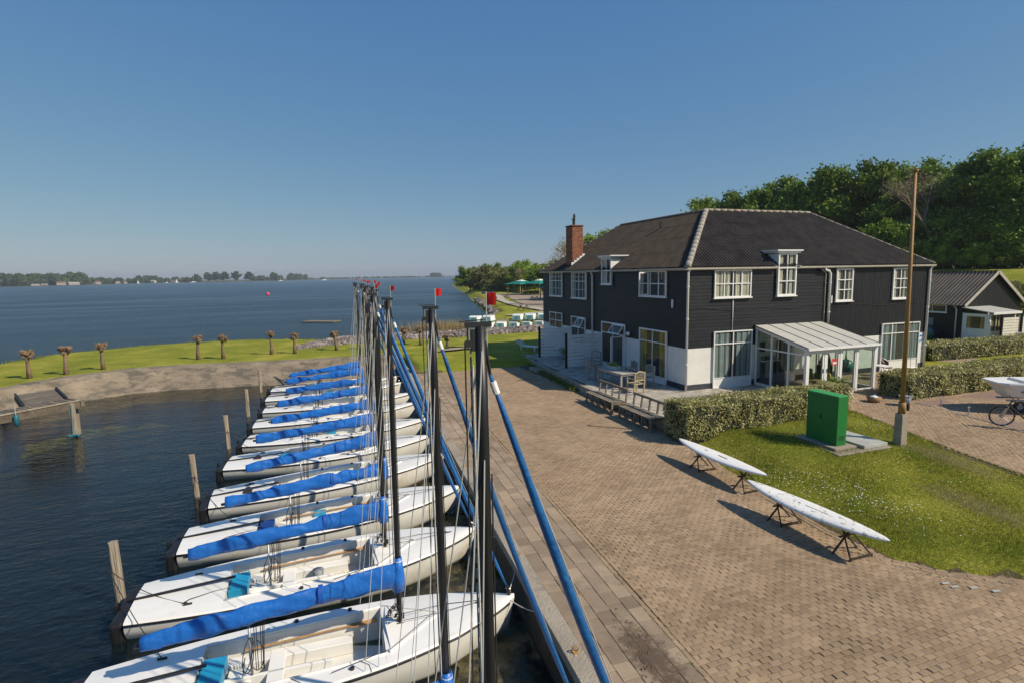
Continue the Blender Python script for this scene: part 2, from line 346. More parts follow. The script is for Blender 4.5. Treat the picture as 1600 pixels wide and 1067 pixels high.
LAKE = [(-60, -40), (-54, -8), (-46, 6), (-40.5, 17), (-36.6, 25.6), (-35, 29.0), (-32.4, 31.2), (-29.4, 32.9), (-26, 34.0), (-20.7, 33.6), (-17.4, 32.3), (-15.2, 31.0), (-11, 30.6), (-6, 30.6), (-2.5, 32.5), (-.4, 39.8), (2.5, 45.1), (9.3, 57.3), (12.2, 70), (15.2, 83.4), (21, 110), (33, 162), (45, 224), (71, 348), (120, 420)]
LAND = HARB+LAKE+[(160, 420), (160, -40), (ue(-40), -40)]
CREST = [(80, -30), (72, 5), (64, 27), (58, 44), (53, 58), (56, 75), (60, 95), (66, 160), (90, 300)]
LAWN = [(-4.0, -6.15), (-4.55, -8.0), (-4.85, -10.0), (-5.05, -11.8), (-5.0, -13.1), (-4.45, -13.8), (-3.5, -14.46), (-1.5, -15.0), (1.2, -15.3), (1.75, -13), (2.15, -11.44), (2.46, -8.58), (3.0, -6.6), (3.4, -5.45), (3.3, -4.9), (-4.2, -4.9)]
def ground_z(P):
    """height of the land at points P (n,2)"""
    u, v = P[:, 0], P[:, 1]
    z = -.35*(1-smooth01((u+3.9)/1.2))*(1-smooth01((v-11.0)/1.5))                     # the low quay, up to the lawns
    z = np.where(u > -3.9, np.minimum(z, -.35*(1-smooth01((v+14.5)/8.))*(1-smooth01((u-14)/6))), z)
    z = np.where((u < -9) & (v > 12), z*0-.0, z)
    d = seg_dist(P, CREST, False); east = P[:, 0] > np.interp(P[:, 1], [c[1] for c in CREST], [c[0] for c in CREST])
    z = z+5.0*smooth01(1-np.where(east, 0, d)/20.)
    return z
gx = np.unique(np.concatenate([np.arange(-62, -34, 1.), np.arange(-34, 12, .4), np.arange(12, 60, .8), np.arange(60, 161, 3)]))
gy = np.unique(np.concatenate([np.arange(-40, -18, 2.), np.arange(-18, 46, .4), np.arange(46, 120, 1.), np.arange(120, 421, 4)]))
X, Y = np.meshgrid(gx, gy); P2 = np.stack([X.ravel(), Y.ravel()], 1)
ins = inside(P2, LAND); dl = seg_dist(P2, LAKE, False); dh = seg_dist(P2, HARB+[(ue(17), 17)], False)
quay_line = [(ue(17), 17.), (ue(-40), -40.)]; dq = seg_dist(P2, quay_line, False)
z = ground_z(P2)
zl = np.where(ins, z+.1-(.1+.9)*(1-smooth01(dl/1.5)), -.9-dl*.35)                     # bank of the lake
zh = np.where(ins, -.9+2.2*dh, -1.6-dh*2)
zq = np.where(ins, -1.6+4*dq, -1.6-dq)
z = np.where(ins, np.minimum(np.minimum(z+.03*np.sin(P2[:, 0]*.9)*np.sin(P2[:, 1]*.7), zl), np.minimum(zh, zq)), np.maximum(np.minimum(np.minimum(zl, np.where(dh < dl, zh, zl)), np.where(dq < np.minimum(dl, dh), zq, 9)), -5))
paved = (P2[:, 0] > ue(P2[:, 1])-.5) & (P2[:, 0] < 13) & (P2[:, 1] < 11.2) & ~inside(P2, LAWN)
z = np.where(paved & (P2[:, 0] < 12), z-.12, z)
idx = np.arange(len(P2)).reshape(X.shape)
F = np.stack([idx[:-1, :-1], idx[:-1, 1:], idx[1:, 1:], idx[1:, :-1]], -1).reshape(-1, 4)
fc = P2[F].mean(1); keep = (z[F].max(1) > -4.9) & ~((z[F].max(1) < -1.22) & (fc[:, 1] < 17) & (fc[:, 0] > -31) & (fc[:, 0] < -10)); F = F[keep]
o = mesh_np('ground', np.column_stack([P2, z]), F, 'grass', smooth=True); tag(o, kind='structure')

def gz(u, v): return float(ground_z(np.array([[u, v]], float))[0])

# water and beds
WZ = -1.2
mb = MB(); mb.add([(-4500, -300, WZ), (4500, -300, WZ), (4500, 6500, WZ), (-4500, 6500, WZ)], [(0, 1, 2, 3)])
tag(mb.build('water', 'water'), kind='structure')
mb = MB(); mb.add([(-4500, -300, -3.6), (4500, -300, -3.6), (4500, 6500, -3.6), (-4500, 6500, -3.6)], [(0, 1, 2, 3)])
tag(mb.build('lake_bed', 'lake_bed'), kind='structure')
vv = np.arange(-24, 17.1, .4); tt = np.arange(0, 4.5, .35); V = []; 
for v in vv:
    for t in tt: V.append((ue(v)-t, v, -1.42-.10*t-.07*t*t+.10*math.sin(v*3.1+t*2)+.1*math.sin(v*1.3-t*5)))
n_ = len(tt); F = [(i*n_+j, i*n_+j+1, (i+1)*n_+j+1, (i+1)*n_+j) for i in range(len(vv)-1) for j in range(n_-1)]
tag(mesh_np('harbour_bed', V, F, 'algae_bed', smooth=True), kind='structure')

am = bpy.data.materials.new('floating_weed'); am.use_nodes = True; n = am.node_tree.nodes; L = am.node_tree.links; b = n['Principled BSDF']; b.inputs['Roughness'].default_value = .45
tc = n.new('ShaderNodeTexCoord')
def _nz(sc, d, r):
    x = n.new('ShaderNodeTexNoise'); x.inputs['Scale'].default_value = sc; x.inputs['Detail'].default_value = d; x.inputs['Roughness'].default_value = r; L.new(tc.outputs['Object'], x.inputs['Vector']); return x
a1 = _nz(1.1, 8, .7); a2 = _nz(5, 6, .7); mr = n.new('ShaderNodeMapRange'); mr.inputs[1].default_value = .46; mr.inputs[2].default_value = .60; mr.inputs[4].default_value = .85; L.new(a1.outputs[0], mr.inputs[0]); L.new(mr.outputs[0], b.inputs['Alpha'])
rp = n.new('ShaderNodeValToRGB'); rp.color_ramp.elements[0].position = .35; rp.color_ramp.elements[1].position = .65; rp.color_ramp.elements[0].color = (.045, .04, .018, 1); rp.color_ramp.elements[1].color = (.19, .155, .075, 1); L.new(a2.outputs[0], rp.inputs[0]); L.new(rp.outputs[0], b.inputs['Base Color']); M['floating_weed'] = am
V = []; vv = np.arange(-20, 12, .5)
for v in vv: V += [(ue(v)-.02, v, WZ+.006), (ue(v)-1.9-.5*math.sin(v*1.7), v, WZ+.006)]
tag(mesh_np('floating_weed', V, [(2*i, 2*i+1, 2*i+3, 2*i+2) for i in range(len(vv)-1)], 'floating_weed'), kind='stuff')

# quay wall with its concrete coping, one block after another
mb = MB()
mb.add([(ue(-24), -24, -3.5), (ue(17.2), 17.2, -3.5), (ue(17.2), 17.2, -.5), (ue(-24), -24, -.5), (ue(-24)+.7, -24, -3.5), (ue(17.2)+.7, 17.2, -3.5), (ue(17.2)+.7, 17.2, -.5), (ue(-24)+.7, -24, -.5)],
       [(0, 1, 2, 3), (4, 5, 6, 7), (3, 2, 6, 7), (0, 3, 7, 4), (1, 2, 6, 5)])
quay = tag(mb.build('quay_wall', 'wet_wall'), kind='structure')
v = -22.0
while v < 17:
    v2 = min(v+2.45, 17.2); mb = MB(); e = .004
    mb.add([(ue(v)-.03, v+e, -.5), (ue(v)+.27, v+e, -.5), (ue(v2)+.27, v2-e, -.5), (ue(v2)-.03, v2-e, -.5), (ue(v)-.03, v+e, -.335), (ue(v)+.27, v+e, -.335), (ue(v2)+.27, v2-e, -.335), (ue(v2)-.03, v2-e, -.335)],
           [(0, 3, 2, 1), (4, 5, 6, 7), (0, 1, 5, 4), (1, 2, 6, 5), (2, 3, 7, 6), (3, 0, 4, 7)])
    mb.build('coping_block', 'concrete', quay, bevel=.01); v = v2

# sloping concrete embankment round the basin
line = HARB[:-1]; pts = []
res = []
for i in range(len(line)-1):
    a = Vector((*line[i], 0)); b = Vector((*line[i+1], 0)); k = max(1, int((b-a).length/.7))
    res += [a.lerp(b, j/k) for j in range(k)]
res.append(Vector((*line[-1], 0)))
def off(i, d):
    a = res[max(i-2, 0)]; b = res[min(i+2, len(res)-1)]; t = (b-a).normalized(); nrm = Vector((-t.y, t.x, 0)); return res[i]+nrm*d   # + is toward water?
V = []; prof = [(-.9, -.22), (-.75, .035), (0, .03), (.12, -.06), (.75, -.72), (.86, -.74), (1.3, -1.25), (1.35, -1.9)]
cB = Vector((-20, 5, 0))
for i in range(len(res)):
    s_ = 1 if (off(i, 1)-cB).length < (off(i, -1)-cB).length else -1
    for (d, zz) in prof:
        p = off(i, s_*d); V.append((p.x, p.y, zz+random.uniform(-.015, .015)))
n_ = len(prof); F = [(i*n_+j, i*n_+j+1, (i+1)*n_+j+1, (i+1)*n_+j) for i in range(len(res)-1) for j in range(n_-1)]
tag(mesh_np('concrete_embankment', V, F, 'embankment'), kind='structure')

# ------------------------------------------------------------------ paving
def px(P):
    """picture coordinates (0..1600) of points, only used to find which pavers are nearest in view"""
    D = np.asarray(P)-np.array(CAM); d = D@np.array(_F); return 800+860*(D@np.array(_R))/d, 533.5-860*(D@np.array(_U))/d, d
def bed_sheet(name, m, x0, x1, y0, y1, step, dz, test=None):
    xs = np.arange(x0, x1+.01, step); ys = np.arange(y0, y1+.01, step); X, Y = np.meshgrid(xs, ys)
    P = np.stack([X.ravel(), Y.ravel()], 1); idx = np.arange(len(P)).reshape(X.shape)
    F = np.stack([idx[:-1, :-1], idx[:-1, 1:], idx[1:, 1:], idx[1:, :-1]], -1).reshape(-1, 4)
    if test is not None: F = F[test(P[F].mean(1))]
    V = np.column_stack([P, ground_z(P)+dz]); V[:, 0] = np.maximum(V[:, 0], ue(V[:, 1])+.25)
    return tag(mesh_np(name, V, F, m), kind='structure')
pave = bed_sheet('brick_pavement', 'joint_sand', -12.2, 12.6, -20, 11.2, .4, -.03, lambda p: (~inside(p, LAWN) | (seg_dist(p, LAWN) < .4)) & ~((p[:, 0] > -3.4) & (p[:, 1] > -4.2)&(p[:,0]<3.6)))
BV, BF, BT = [], [], []
def brick_batch(C, hw, hh, tint, gap=.004, thick=.035, rot=None, xg=1.):
    C = np.asarray(C); n = len(C); hw = np.broadcast_to(hw, n); hh = np.broadcast_to(hh, n)
    r = RNG.normal(0, .012, n) if rot is None else rot
    c, s = np.cos(r), np.sin(r); sg = np.array([(-1, -1), (1, -1), (1, 1), (-1, 1)])
    out = []
    tz = RNG.normal(0, .0022, (n, 2))
    for (g, dz) in ((gap+.005, 0.), (gap, -.007), (gap, -thick)):
        x = sg[:, 0][None]*(hw[:, None]-g*xg); y = sg[:, 1][None]*(hh[:, None]-g)
        zz = C[:, 2:3]+dz+(tz[:, :1]*sg[:, 0][None]+tz[:, 1:]*sg[:, 1][None])
        out.append(np.stack([C[:, :1]+x*c[:, None]-y*s[:, None], C[:, 1:2]+x*s[:, None]+y*c[:, None], zz], -1))
    V = np.stack(out, 1).reshape(n, 12, 3)
    f = [(0, 1, 2, 3)]+[(i, 4+i, 4+(i+1) % 4, (i+1) % 4) for i in range(4)]+[(4+i, 8+i, 8+(i+1) % 4, 4+(i+1) % 4) for i in range(4)]
    return V, np.array(f)
def field_mesh(name, V, f, tint, m, parent, kind='stuff'):
    n = len(V); F = (f[None]+12*np.arange(n)[:, None, None]).reshape(-1, 4)
    o = mesh_np(name, V.reshape(-1, 3), F, m, parent, np.repeat(tint, len(f))); return tag(o, kind=kind)
C = []; row = .0985; bl = .193
rows = np.arange(-18.5, 11.15, row)
HOUSEPAD = [(-4.0, 13.5), (-3.66, 2.4), (-3.72, -4.25), (3.6, -4.25), (3.6, -2.5), (8.2, -2.5), (8.2, 13)]
for k, v in enumerate(rows):
    u0 = ue(v)+1.755+random.uniform(-.006, .006); jit = lambda n: RNG.normal(0, .0018, n)
    if k % 2: C.append(np.array([[u0+bl/4, v, bl/4]])); u0 += bl/2
    us = np.arange(u0+bl/2, 12.4, bl); C.append(np.column_stack([us+jit(len(us)), np.full(len(us), v)+jit(len(us)), np.full(len(us), bl/2)]))
C = np.concatenate(C)
C = C[~inside(C[:, :2], LAWN) & ~inside(C[:, :2], HOUSEPAD)]; CW = C[:, 2]; C = C[:, :2]
x_, y_, d_ = px(np.column_stack([C, np.zeros(len(C))-.35])); k_ = (d_ > 2) & (x_ > 500) & (x_ < 1750) & (y_ < 1200); C = C[k_]; CW = CW[k_]
zc = ground_z(C)+.012*np.sin(C[:, 0]*.9+.4)*np.sin(C[:, 1]*.7)+.006*np.sin(C[:, 0]*2.3)*np.sin(C[:, 1]*1.9); tint = RNG.uniform(0, 1, len(C))**.8
lowf = .5+.5*np.sin(C[:, 0]*.8+np.sin(C[:, 1]*.6)*2); tint = np.clip(tint*.75+.25*lowf, 0, 1)
C3 = np.column_stack([C, zc]); V, f = brick_batch(C3, CW, row/2, tint, gap=.0058, xg=.72)
x_, y_, d_ = px(C3); vis = (x_ > 5) & (x_ < 1595) & (y_ < 1062) & (d_ > 0) & (CW > .09); order = np.where(vis, d_, 1e9).argsort(); near = order[:300]; rest = order[300:]
field_mesh('paving_bricks', V[rest], f, tint[rest], 'brick_paver', pave)
variants = []
for i in range(8):
    Vi, _ = brick_batch(np.array([[0, 0, 0.]]), bl/2, row/2, None, rot=np.zeros(1), gap=.0058, xg=.72); o = mesh_np('brick', Vi[0], f, 'brick_paver', None, np.full(len(f), (i+.5)/8)); variants.append(o.data); bpy.data.objects.remove(o)
for j, i in enumerate(near):
    o = bpy.data.objects.new('brick', variants[min(7, int(tint[i]*8))]); COL.objects.link(o); o.parent = pave; o.location = C3[i]; o.rotation_euler = (0, 0, random.gauss(0, .012))
# header course of bricks beside the slabs
vh = np.arange(-18.5, 11.1, .198); C3 = np.column_stack([ue(vh)+1.70, vh, np.full(len(vh), -.347)]); th_ = RNG.uniform(.3, 1, len(vh))
V, f = brick_batch(C3, .046, .099, th_); field_mesh('header_course', V, f, th_, 'brick_paver', pave)
# bricks laid lengthwise round the lawn
E_ = []
for w in (.05, .155):
    for i in range(0, 12):
        a = Vector(LAWN[i]); b = Vector(LAWN[i+1]); t = (b-a).normalized(); nn = Vector((t.y, -t.x)); 
        if inside(np.array([a+(b-a)*.5+nn*.1]), LAWN)[0]: nn = -nn
        k = int((b-a).length/.2)
        for j in range(k):
            q = a+t*(j+.5)*(b-a).length/k+nn*w; E_.append((q.x, q.y, gz(q.x, q.y)+.004, math.atan2(t.y, t.x)))
E_ = np.array(E_); te = RNG.uniform(.2, .9, len(E_)); V, f = brick_batch(E_[:, :3], .098, .05, te, rot=E_[:, 3]); field_mesh('edging_bricks', V, f, te, 'brick_paver', pave)
# white marked bricks by the lawn corner
for q in [(-4.93, -14.05), (-4.90, -14.18), (-4.62, -14.32), (-4.38, -14.52)]:
    o = MB().box(-.07, .07, -.028, .028, 0, .004).build('painted_brick', 'steel_lid', pave); o.location = (q[0], q[1], gz(*q)+.012); o.rotation_euler = (0, 0, -.2)
# concrete slabs, five rows along the coping
slabs = bed_sheet('slab_strip', 'joint_sand', -12.2, -8.4, -20, 13.0, .4, -.034, lambda p: (p[:, 0] < ue(p[:, 1])+1.9))
SL = []
for c in range(5):
    v = -19+.12*c
    while v < 12.8:
        SL.append((ue(v)+.27+.278*(c+.5)+.0, v, -.349+random.uniform(-.003, .003), .139, .173)); v += .352
SL = np.array(SL); ts = RNG.uniform(.1, 1, len(SL))
dark = np.hypot(SL[:, 0]+10.46, SL[:, 1]+12.38) < .18; ts[dark] = -.55
V, f = brick_batch(SL[:, :3], SL[:, 3], SL[:, 4], ts, gap=.003, rot=np.full(len(SL), -.045)+RNG.normal(0, .004, len(SL)))
x_, y_, d_ = px(SL[:, :3]); vis = (x_ > 5) & (x_ < 1595) & (y_ < 1062) & (d_ > 0); order = np.where(vis, d_, 1e9).argsort()
for i in order[:280]:
    Vi = V[i]-SL[i, :3]; o = mesh_np('slab', Vi, f, 'slab_paver', slabs, np.full(len(f), ts[i])); o.location = SL[i, :3]
r_ = order[280:]; field_mesh('slabs_beyond', V[r_], f, ts[r_], 'slab_paver', slabs)
# pavement east of the house front and the parking bay
mat('brick_far', (.27, .20, .145), .95, col2=(.33, .25, .185), scale=9, bump=.3, bscale=50, dirt=((.20, .13, .10), .5, .55, .15), spec=.2)
mat('brick_bay', (.22, .15, .12), .95, col2=(.28, .20, .16), scale=9, bump=.3, bscale=50, dirt=((.17, .12, .10), .5, .55, .15), spec=.2)
bed_sheet('east_pavement', 'brick_far', 12.4, 40, -20, 8, .8, -.004)
mb = MB(); bay = [(6.75, -5.45), (6.3, -8.35), (6.1, -9.4), (5.6, -12), (5.0, -19), (20, -19), (20, -4.9)]
mb.add([(x, y, gz(x, y)+.012) for x, y in bay], [tuple(range(len(bay)))]); tag(mb.build('parking_bay', 'brick_bay'), kind='structure')
mb = MB()
for a, b in zip(bay[:4], bay[1:5]): mb.bar((*a, gz(*a)+.0), (*b, gz(*b)+.0), .07, .05)
tag(mb.build('bay_kerb', 'concrete'), kind='structure')

# stain of spilled earth on the quay
bmv = []
for i in range(160):
    a = random.uniform(0, 2*PI); r = abs(random.gauss(0, .22)); bmv.append((-10.95+r*math.cos(a)*.7+.12*math.sin(a), -13.75+r*math.sin(a)*2.2, -.345))
P = np.array(bmv); k = len(P); sz = RNG.uniform(.008, .03, k)[:, None]
V = np.stack([P+np.c_[sz*.9, sz*0, sz*.0], P+np.c_[-sz*.3, sz, sz*.0], P+np.c_[-sz, -sz*.6, sz*.0], P+np.c_[sz*0, sz*.1, sz*.5]], 1).reshape(-1, 3)
F = np.array([(0, 1, 3), (1, 2, 3), (2, 0, 3)])[None]+4*np.arange(k)[:, None, None]
tag(mesh_np('spilled_earth_crumbs', V, F.reshape(-1, 3), 'stain'), kind='stuff')
sm = bpy.data.materials.new('earth_film'); sm.use_nodes = True; n = sm.node_tree.nodes; L = sm.node_tree.links; b = n['Principled BSDF']; b.inputs['Roughness'].default_value = .97
tc = n.new('ShaderNodeTexCoord'); mp = n.new('ShaderNodeMapping'); mp.inputs['Scale'].default_value = (1/.42, 1/1.15, 1); L.new(tc.outputs['Object'], mp.inputs[0]); ln = n.new('ShaderNodeVectorMath'); ln.operation = 'LENGTH'; L.new(mp.outputs[0], ln.inputs[0])
nz = n.new('ShaderNodeTexNoise'); nz.inputs['Scale'].default_value = 7; nz.inputs['Detail'].default_value = 9; nz.inputs['Roughness'].default_value = .75; L.new(tc.outputs['Object'], nz.inputs['Vector'])
ma = n.new('ShaderNodeMath'); ma.operation = 'MULTIPLY_ADD'; ma.inputs[1].default_value = 2.4; L.new(nz.outputs[0], ma.inputs[0]); sb = n.new('ShaderNodeMath'); sb.operation = 'MULTIPLY'; sb.inputs[1].default_value = -1; L.new(ln.outputs['Value'], sb.inputs[0]); L.new(sb.outputs[0], ma.inputs[2])
mr = n.new('ShaderNodeMapRange'); mr.inputs[1].default_value = .35; mr.inputs[2].default_value = 1.1; mr.inputs[4].default_value = .9; L.new(ma.outputs[0], mr.inputs[0]); L.new(mr.outputs[0], b.inputs['Alpha']); b.inputs['Base Color'].default_value = (.115, .08, .055, 1); M['earth_film'] = sm
mb = MB(); mb.add([(-.75, -1.7, 0), (.75, -1.7, 0), (.75, 1.7, 0), (-.75, 1.7, 0)], [(0, 1, 2, 3)]); o = mb.build('spilled_earth', 'earth_film', fix=False); o.location = (-10.9, -13.85, -.342); tag(o, kind='stuff')
wm = sm.copy(); wm.name = 'worn_grass'; wm.node_tree.nodes['Principled BSDF'].inputs['Base Color'].default_value = (.27, .20, .115, 1); wm.node_tree.nodes['Mapping'].inputs['Scale'].default_value = (1/.75, 1/2.0, 1); M['worn_grass'] = wm
for mr_ in [x for x in wm.node_tree.nodes if x.type == 'MAP_RANGE']: mr_.inputs[1].default_value = .3; mr_.inputs[2].default_value = 1.3; mr_.inputs[4].default_value = .5
for (x0, y0, sx_, sy_, rz_) in ((1.3, -10.1, 1.1, 1.0, .1), (-1.0, -12.2, .9, .8, 1.2)):
    V = [(x0+(a*math.cos(rz_)-b*math.sin(rz_)), y0+(a*math.sin(rz_)+b*math.cos(rz_))) for b in np.linspace(-2.4, 2.4, 9)*sy_ for a in np.linspace(-1.2, 1.2, 6)*sx_]
    V = np.array([(x-x0, y-y0, gz(x, y)+.045) for x, y in V]); F = [(i*6+j, i*6+j+1, i*6+j+7, i*6+j+6) for i in range(8) for j in range(5)]
    o = mesh_np('worn_patch', V, F, 'worn_grass'); o.location = (x0, y0, 0); tag(o, kind='stuff')
# weeds and moss in the joints, thickest along the slabs' edge and the terrace
Q = np.concatenate([np.column_stack([ue(v_)+1.66+RNG.normal(0, .02, 900), v_]) for v_ in [RNG.uniform(-18, 11, 900)]]+[np.column_stack([ue(v_)+.27+RNG.normal(0, .012, 500), v_]) for v_ in [RNG.uniform(-18, 11, 500)]]+[np.column_stack([-4.0+RNG.normal(0, .12, 700), RNG.uniform(-4, 11, 700)])]+[np.column_stack([-4.9+RNG.normal(0, .25, 700), RNG.uniform(-14.3, -6, 700)])]+[RNG.uniform([-10.2, -17], [-4, 10], (900, 2))])
P = np.column_stack([Q, ground_z(Q)+.004]); V, F = leaves(P, .014, np.tile([0, 0, 2.], (len(P), 1))); tag(mesh_np('joint_weeds', V, F, 'blade', None, RNG.uniform(0, .6, len(P))), kind='stuff')

# ------------------------------------------------------------------ lawn blades and daisies
def scatter(poly, n, test=None):
    p = np.array(poly); lo, hi = p.min(0), p.max(0); Q = RNG.uniform(lo, hi, (n, 2)); Q = Q[inside(Q, poly)]
    return Q
Q = scatter(LAWN, 150000); 
k = len(Q); a = RNG.uniform(0, 2*PI, k); h = RNG.uniform(.02, .055, k)*(1+.5*np.sin(Q[:, 0]*2)*np.sin(Q[:, 1]*1.7)); w = .006
B0 = np.column_stack([Q, ground_z(Q)+.02]); dx = np.column_stack([np.cos(a)*w, np.sin(a)*w, np.zeros(k)]); ln = RNG.normal(0, .02, (k, 2))
V = np.stack([B0-dx, B0+dx, B0+np.column_stack([ln, h])], 1).reshape(-1, 3); F = np.arange(3*k).reshape(-1, 3)
tag(mesh_np('lawn_grass', V, F, 'blade', None, RNG.uniform(0, 1, k)), kind='stuff')
def daisies(cs):
    P = []
    for (x, y, sx, sy, n) in cs: P.append(np.column_stack([RNG.normal(x, sx, n), RNG.normal(y, sy, n)]))
    P = np.concatenate(P); P = P[inside(P, LAWN)]; P = np.column_stack([P, ground_z(P)+.06]); k = len(P)
    r = RNG.uniform(.008, .017, k)[:, None]; a = [(math.cos(t), math.sin(t)) for t in (0, PI/3, 2*PI/3, PI, 4*PI/3, 5*PI/3)]
    V = np.stack([P+np.c_[r*c, r*s_, r*0] for c, s_ in a], 1).reshape(-1, 3); F = np.arange(6*k).reshape(-1, 6)
    tag(mesh_np('daisies', V, F, 'daisy'), kind='stuff')
daisies([(-3.6, -9.2, .35, .9, 130), (-3.3, -10.9, .3, .6, 110), (-2.9, -11.8, .5, .4, 50), (-.5, -6.6, 2.2, .5, 120), (-1.5, -9.5, 2.0, 2.0, 90), (2.2, -7.5, .6, .6, 40)])

# ------------------------------------------------------------------ the main house
HW, HL, HD, EV, RH = 15.0, 16.5, 8.0, 5.4, 2.85
Tf = lambda x, o, z: (x, -o, z)        # along the sunny front, outwards, up
Tl = lambda x, o, z: (-o, x, z)        # along the terrace side
house = empty('house', (0, 0, 0), 0, 'large two storey black boarded house with white plastered base and corrugated roof', 'house')
foot = [(0, 0), (HW, 0), (HW, HD), (HD, HD), (HD, HL), (0, HL)]
MB().prism(foot, -.4, EV).build('wall', 'wall_core', house)
# plastered band and plinth, proud of the core
mb = MB(); mb.box(-.03, HW+.03, -.03, .03, .25, 1.87); mb.box(-.03, .03, .031, HL, .25, 1.87); mb.build('plaster_band', 'plaster', house)
mb = MB(); mb.box(-.045, HW+.04, -.045, .02, -.4, .25); mb.box(-.045, .02, .021, HL, -.4, .25); mb.build('plinth', 'plinth', house)
# boards: lapped horizontal ones, and upright ones on the right of the front
bh = .152; nb = int((EV-1.87)/bh)
def lap(T, x0, x1, z):
    mb = MB(); vs = [T(x, o, zz) for x in (x0, x1) for (o, zz) in ((.005, z), (.031, z), (.033, z+.008), (.022, z+bh+.010), (.005, z+bh+.010))]
    mb.add(vs, [(0, 1, 2, 3, 4), (9, 8, 7, 6, 5)]+[(i, i+5, (i+1) % 5+5, (i+1) % 5) for i in range(5)]); return mb
mf = lap(Tf, 0, 7.83, 0).build('board', 'black_board', house); ml = lap(Tl, -.0, HL, 0).build('board', 'black_board', house)
for i in range(nb):
    for src in (mf, ml):
        o = src if i == 0 else src.copy()
        if i: COL.objects.link(o)
        o.location = (0, 0, 1.87+i*(EV-1.87)/nb)
bp_ = MB(); bp_.box(0, .137, .005, .035, 1.87, EV, Tf); bp_.box(.137, .150, .004, .022, 1.87, EV, Tf)
src = bp_.build('upright_board', 'black_board', house)
for i in range(int((HW-7.85)/.152)+1):
    o = src if i == 0 else src.copy()
    if i: COL.objects.link(o)
    o.location = (7.85+i*.1525-(.02 if i == 47 else 0), 0, 0)
MB().box(-.05, .0, -.05, .0, .25, EV).build('corner_post', 'black_board', house)

def curtain(T, x0, x1, z0, z1, o0, m, parent, gather=.5, amp=.02):
    n = max(8, int((x1-x0)/.035)); V = []; F = []
    for i in range(n+1):
        x = x0+(x1-x0)*i/n; o_ = o0+amp*math.sin(i*1.35+x0*5)*.5+amp*.5*math.sin(i*.7)
        V += [T(x, o_, z0), T(x, o_, z1)]
        if i: F.append((2*i-2, 2*i, 2*i+1, 2*i-1))
    o = MB().add(V, F).build('curtain', m, parent, smooth=True, fix=False); return o
def frame_rect(mb, T, x0, x1, z0, z1, w, o0, o1, sill=0):
    mb.box(x0, x0+w, o0, o1, z0, z1, T); mb.box(x1-w, x1, o0, o1, z0, z1, T)
    mb.box(x0+w, x1-w, o0, o1, z1-w, z1, T); mb.box(x0+w, x1-w, o0, o1, z0, z0+w, T)
    if sill: mb.box(x0-.05, x1+.05, o0+.002, o1+sill, z0-.05, z0-.002, T)
def window(T, x0, x1, z0, z1, cols, rows, parent=house, name='window', w=.055, paint='white_paint', cur=None, cfrac=1., base=.05, depth=.07, back='interior', bars=None, sill=.04, panel=0, gm='glass'):
    """cols, rows: relative widths and heights of the lights; panes are sub-parts of the window"""
    mb = MB(); frame_rect(mb, T, x0, x1, z0, z1, w, base, base+depth, sill)
    zi0 = z0+w+panel
    if panel: mb.box(x0+w, x1-w, base+.01, base+.035, z0+w, z0+w+panel-.03, T); mb.box(x0+w, x1-w, base, base+depth*.8, z0+w+panel-.03, z0+w+panel, T)
    cw = [c/sum(cols)*(x1-x0-2*w) for c in cols]; rh = [r/sum(rows)*(z1-w-zi0) for r in rows]
    xs = [x0+w]; [xs.append(xs[-1]+c) for c in cw]; zs = [zi0]; [zs.append(zs[-1]+r) for r in rh]
    bw = .045
    for x in xs[1:-1]: mb.box(x-bw/2, x+bw/2, base+.012, base+depth-.012, zi0, z1-w, T)
    for zz in zs[1:-1]: mb.box(x0+w, x1-w, base+.014, base+depth-.014, zz-bw/2, zz+bw/2, T)
    win = mb.build(name, paint, parent)
    for i in range(len(cols)):
        for j in range(len(rows)):
            a, b, c, d = xs[i]+(bw/2 if i else 0), xs[i+1]-(bw/2 if i < len(cols)-1 else 0), zs[j]+(bw/2 if j else 0), zs[j+1]-(bw/2 if j < len(rows)-1 else 0)
            p = MB(); 
            if bars:
                q = MB(); nx, nz = bars
                for k in range(1, nx): xx = a+(b-a)*k/nx; q.box(xx-.011, xx+.011, base+.026, base+.05, c, d, T)
                for k in range(1, nz): zz = c+(d-c)*k/nz; q.box(a, b, base+.027, base+.049, zz-.011, zz+.011, T)
                if q.v: q.build('glazing_bar', paint, win)
            t = random.uniform(-.004, .004)
            p.add([T(a, base+.03, c), T(b, base+.03+t, c), T(b, base+.03-t, d), T(a, base+.03, d)], [(0, 1, 2, 3)]).build('pane', gm, win, fix=False)
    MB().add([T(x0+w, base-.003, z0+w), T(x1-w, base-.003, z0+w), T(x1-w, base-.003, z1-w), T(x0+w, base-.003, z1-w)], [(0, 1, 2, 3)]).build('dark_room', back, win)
    if cur:
        W_ = x1-x0-2*w
        if cfrac >= 1: curtain(T, x0+w, x1-w, zi0, z1-w, base+.012, cur, win, amp=.024)
        else:
            curtain(T, x0+w, x0+w+W_*cfrac/2, zi0, z1-w, base+.012, cur, win, amp=.024); curtain(T, x1-w-W_*cfrac/2, x1-w, zi0, z1-w, base+.012, cur, win, amp=.024)
    return win
# front, upstairs
window(Tf, 1.31, 3.34, 4.07, 5.30, [1, 1, 1, 1], [1, 1], cur='curtain', cfrac=.85)
window(Tf, 8.50, 9.58, 3.70, 5.28, [1, 1], [1, 1, 1], cur='curtain', cfrac=.45, w=.07)
window(Tf, 12.33, 13.42, 3.70, 5.26, [1, 1], [1, 1, 1], cur='curtain', cfrac=.5, w=.07)
# front, downstairs
window(Tf, 1.36, 3.51, 0.0, 2.57, [1, 1], [2.9, 1], cur='curtain_blue', cfrac=.8, panel=.42, w=.05)
window(Tf, 11.76, 14.50, .0, 2.46, [1, 1.6, 1.3], [2.9, 1], cur='curtain_blue', cfrac=.8, panel=.5, w=.05)
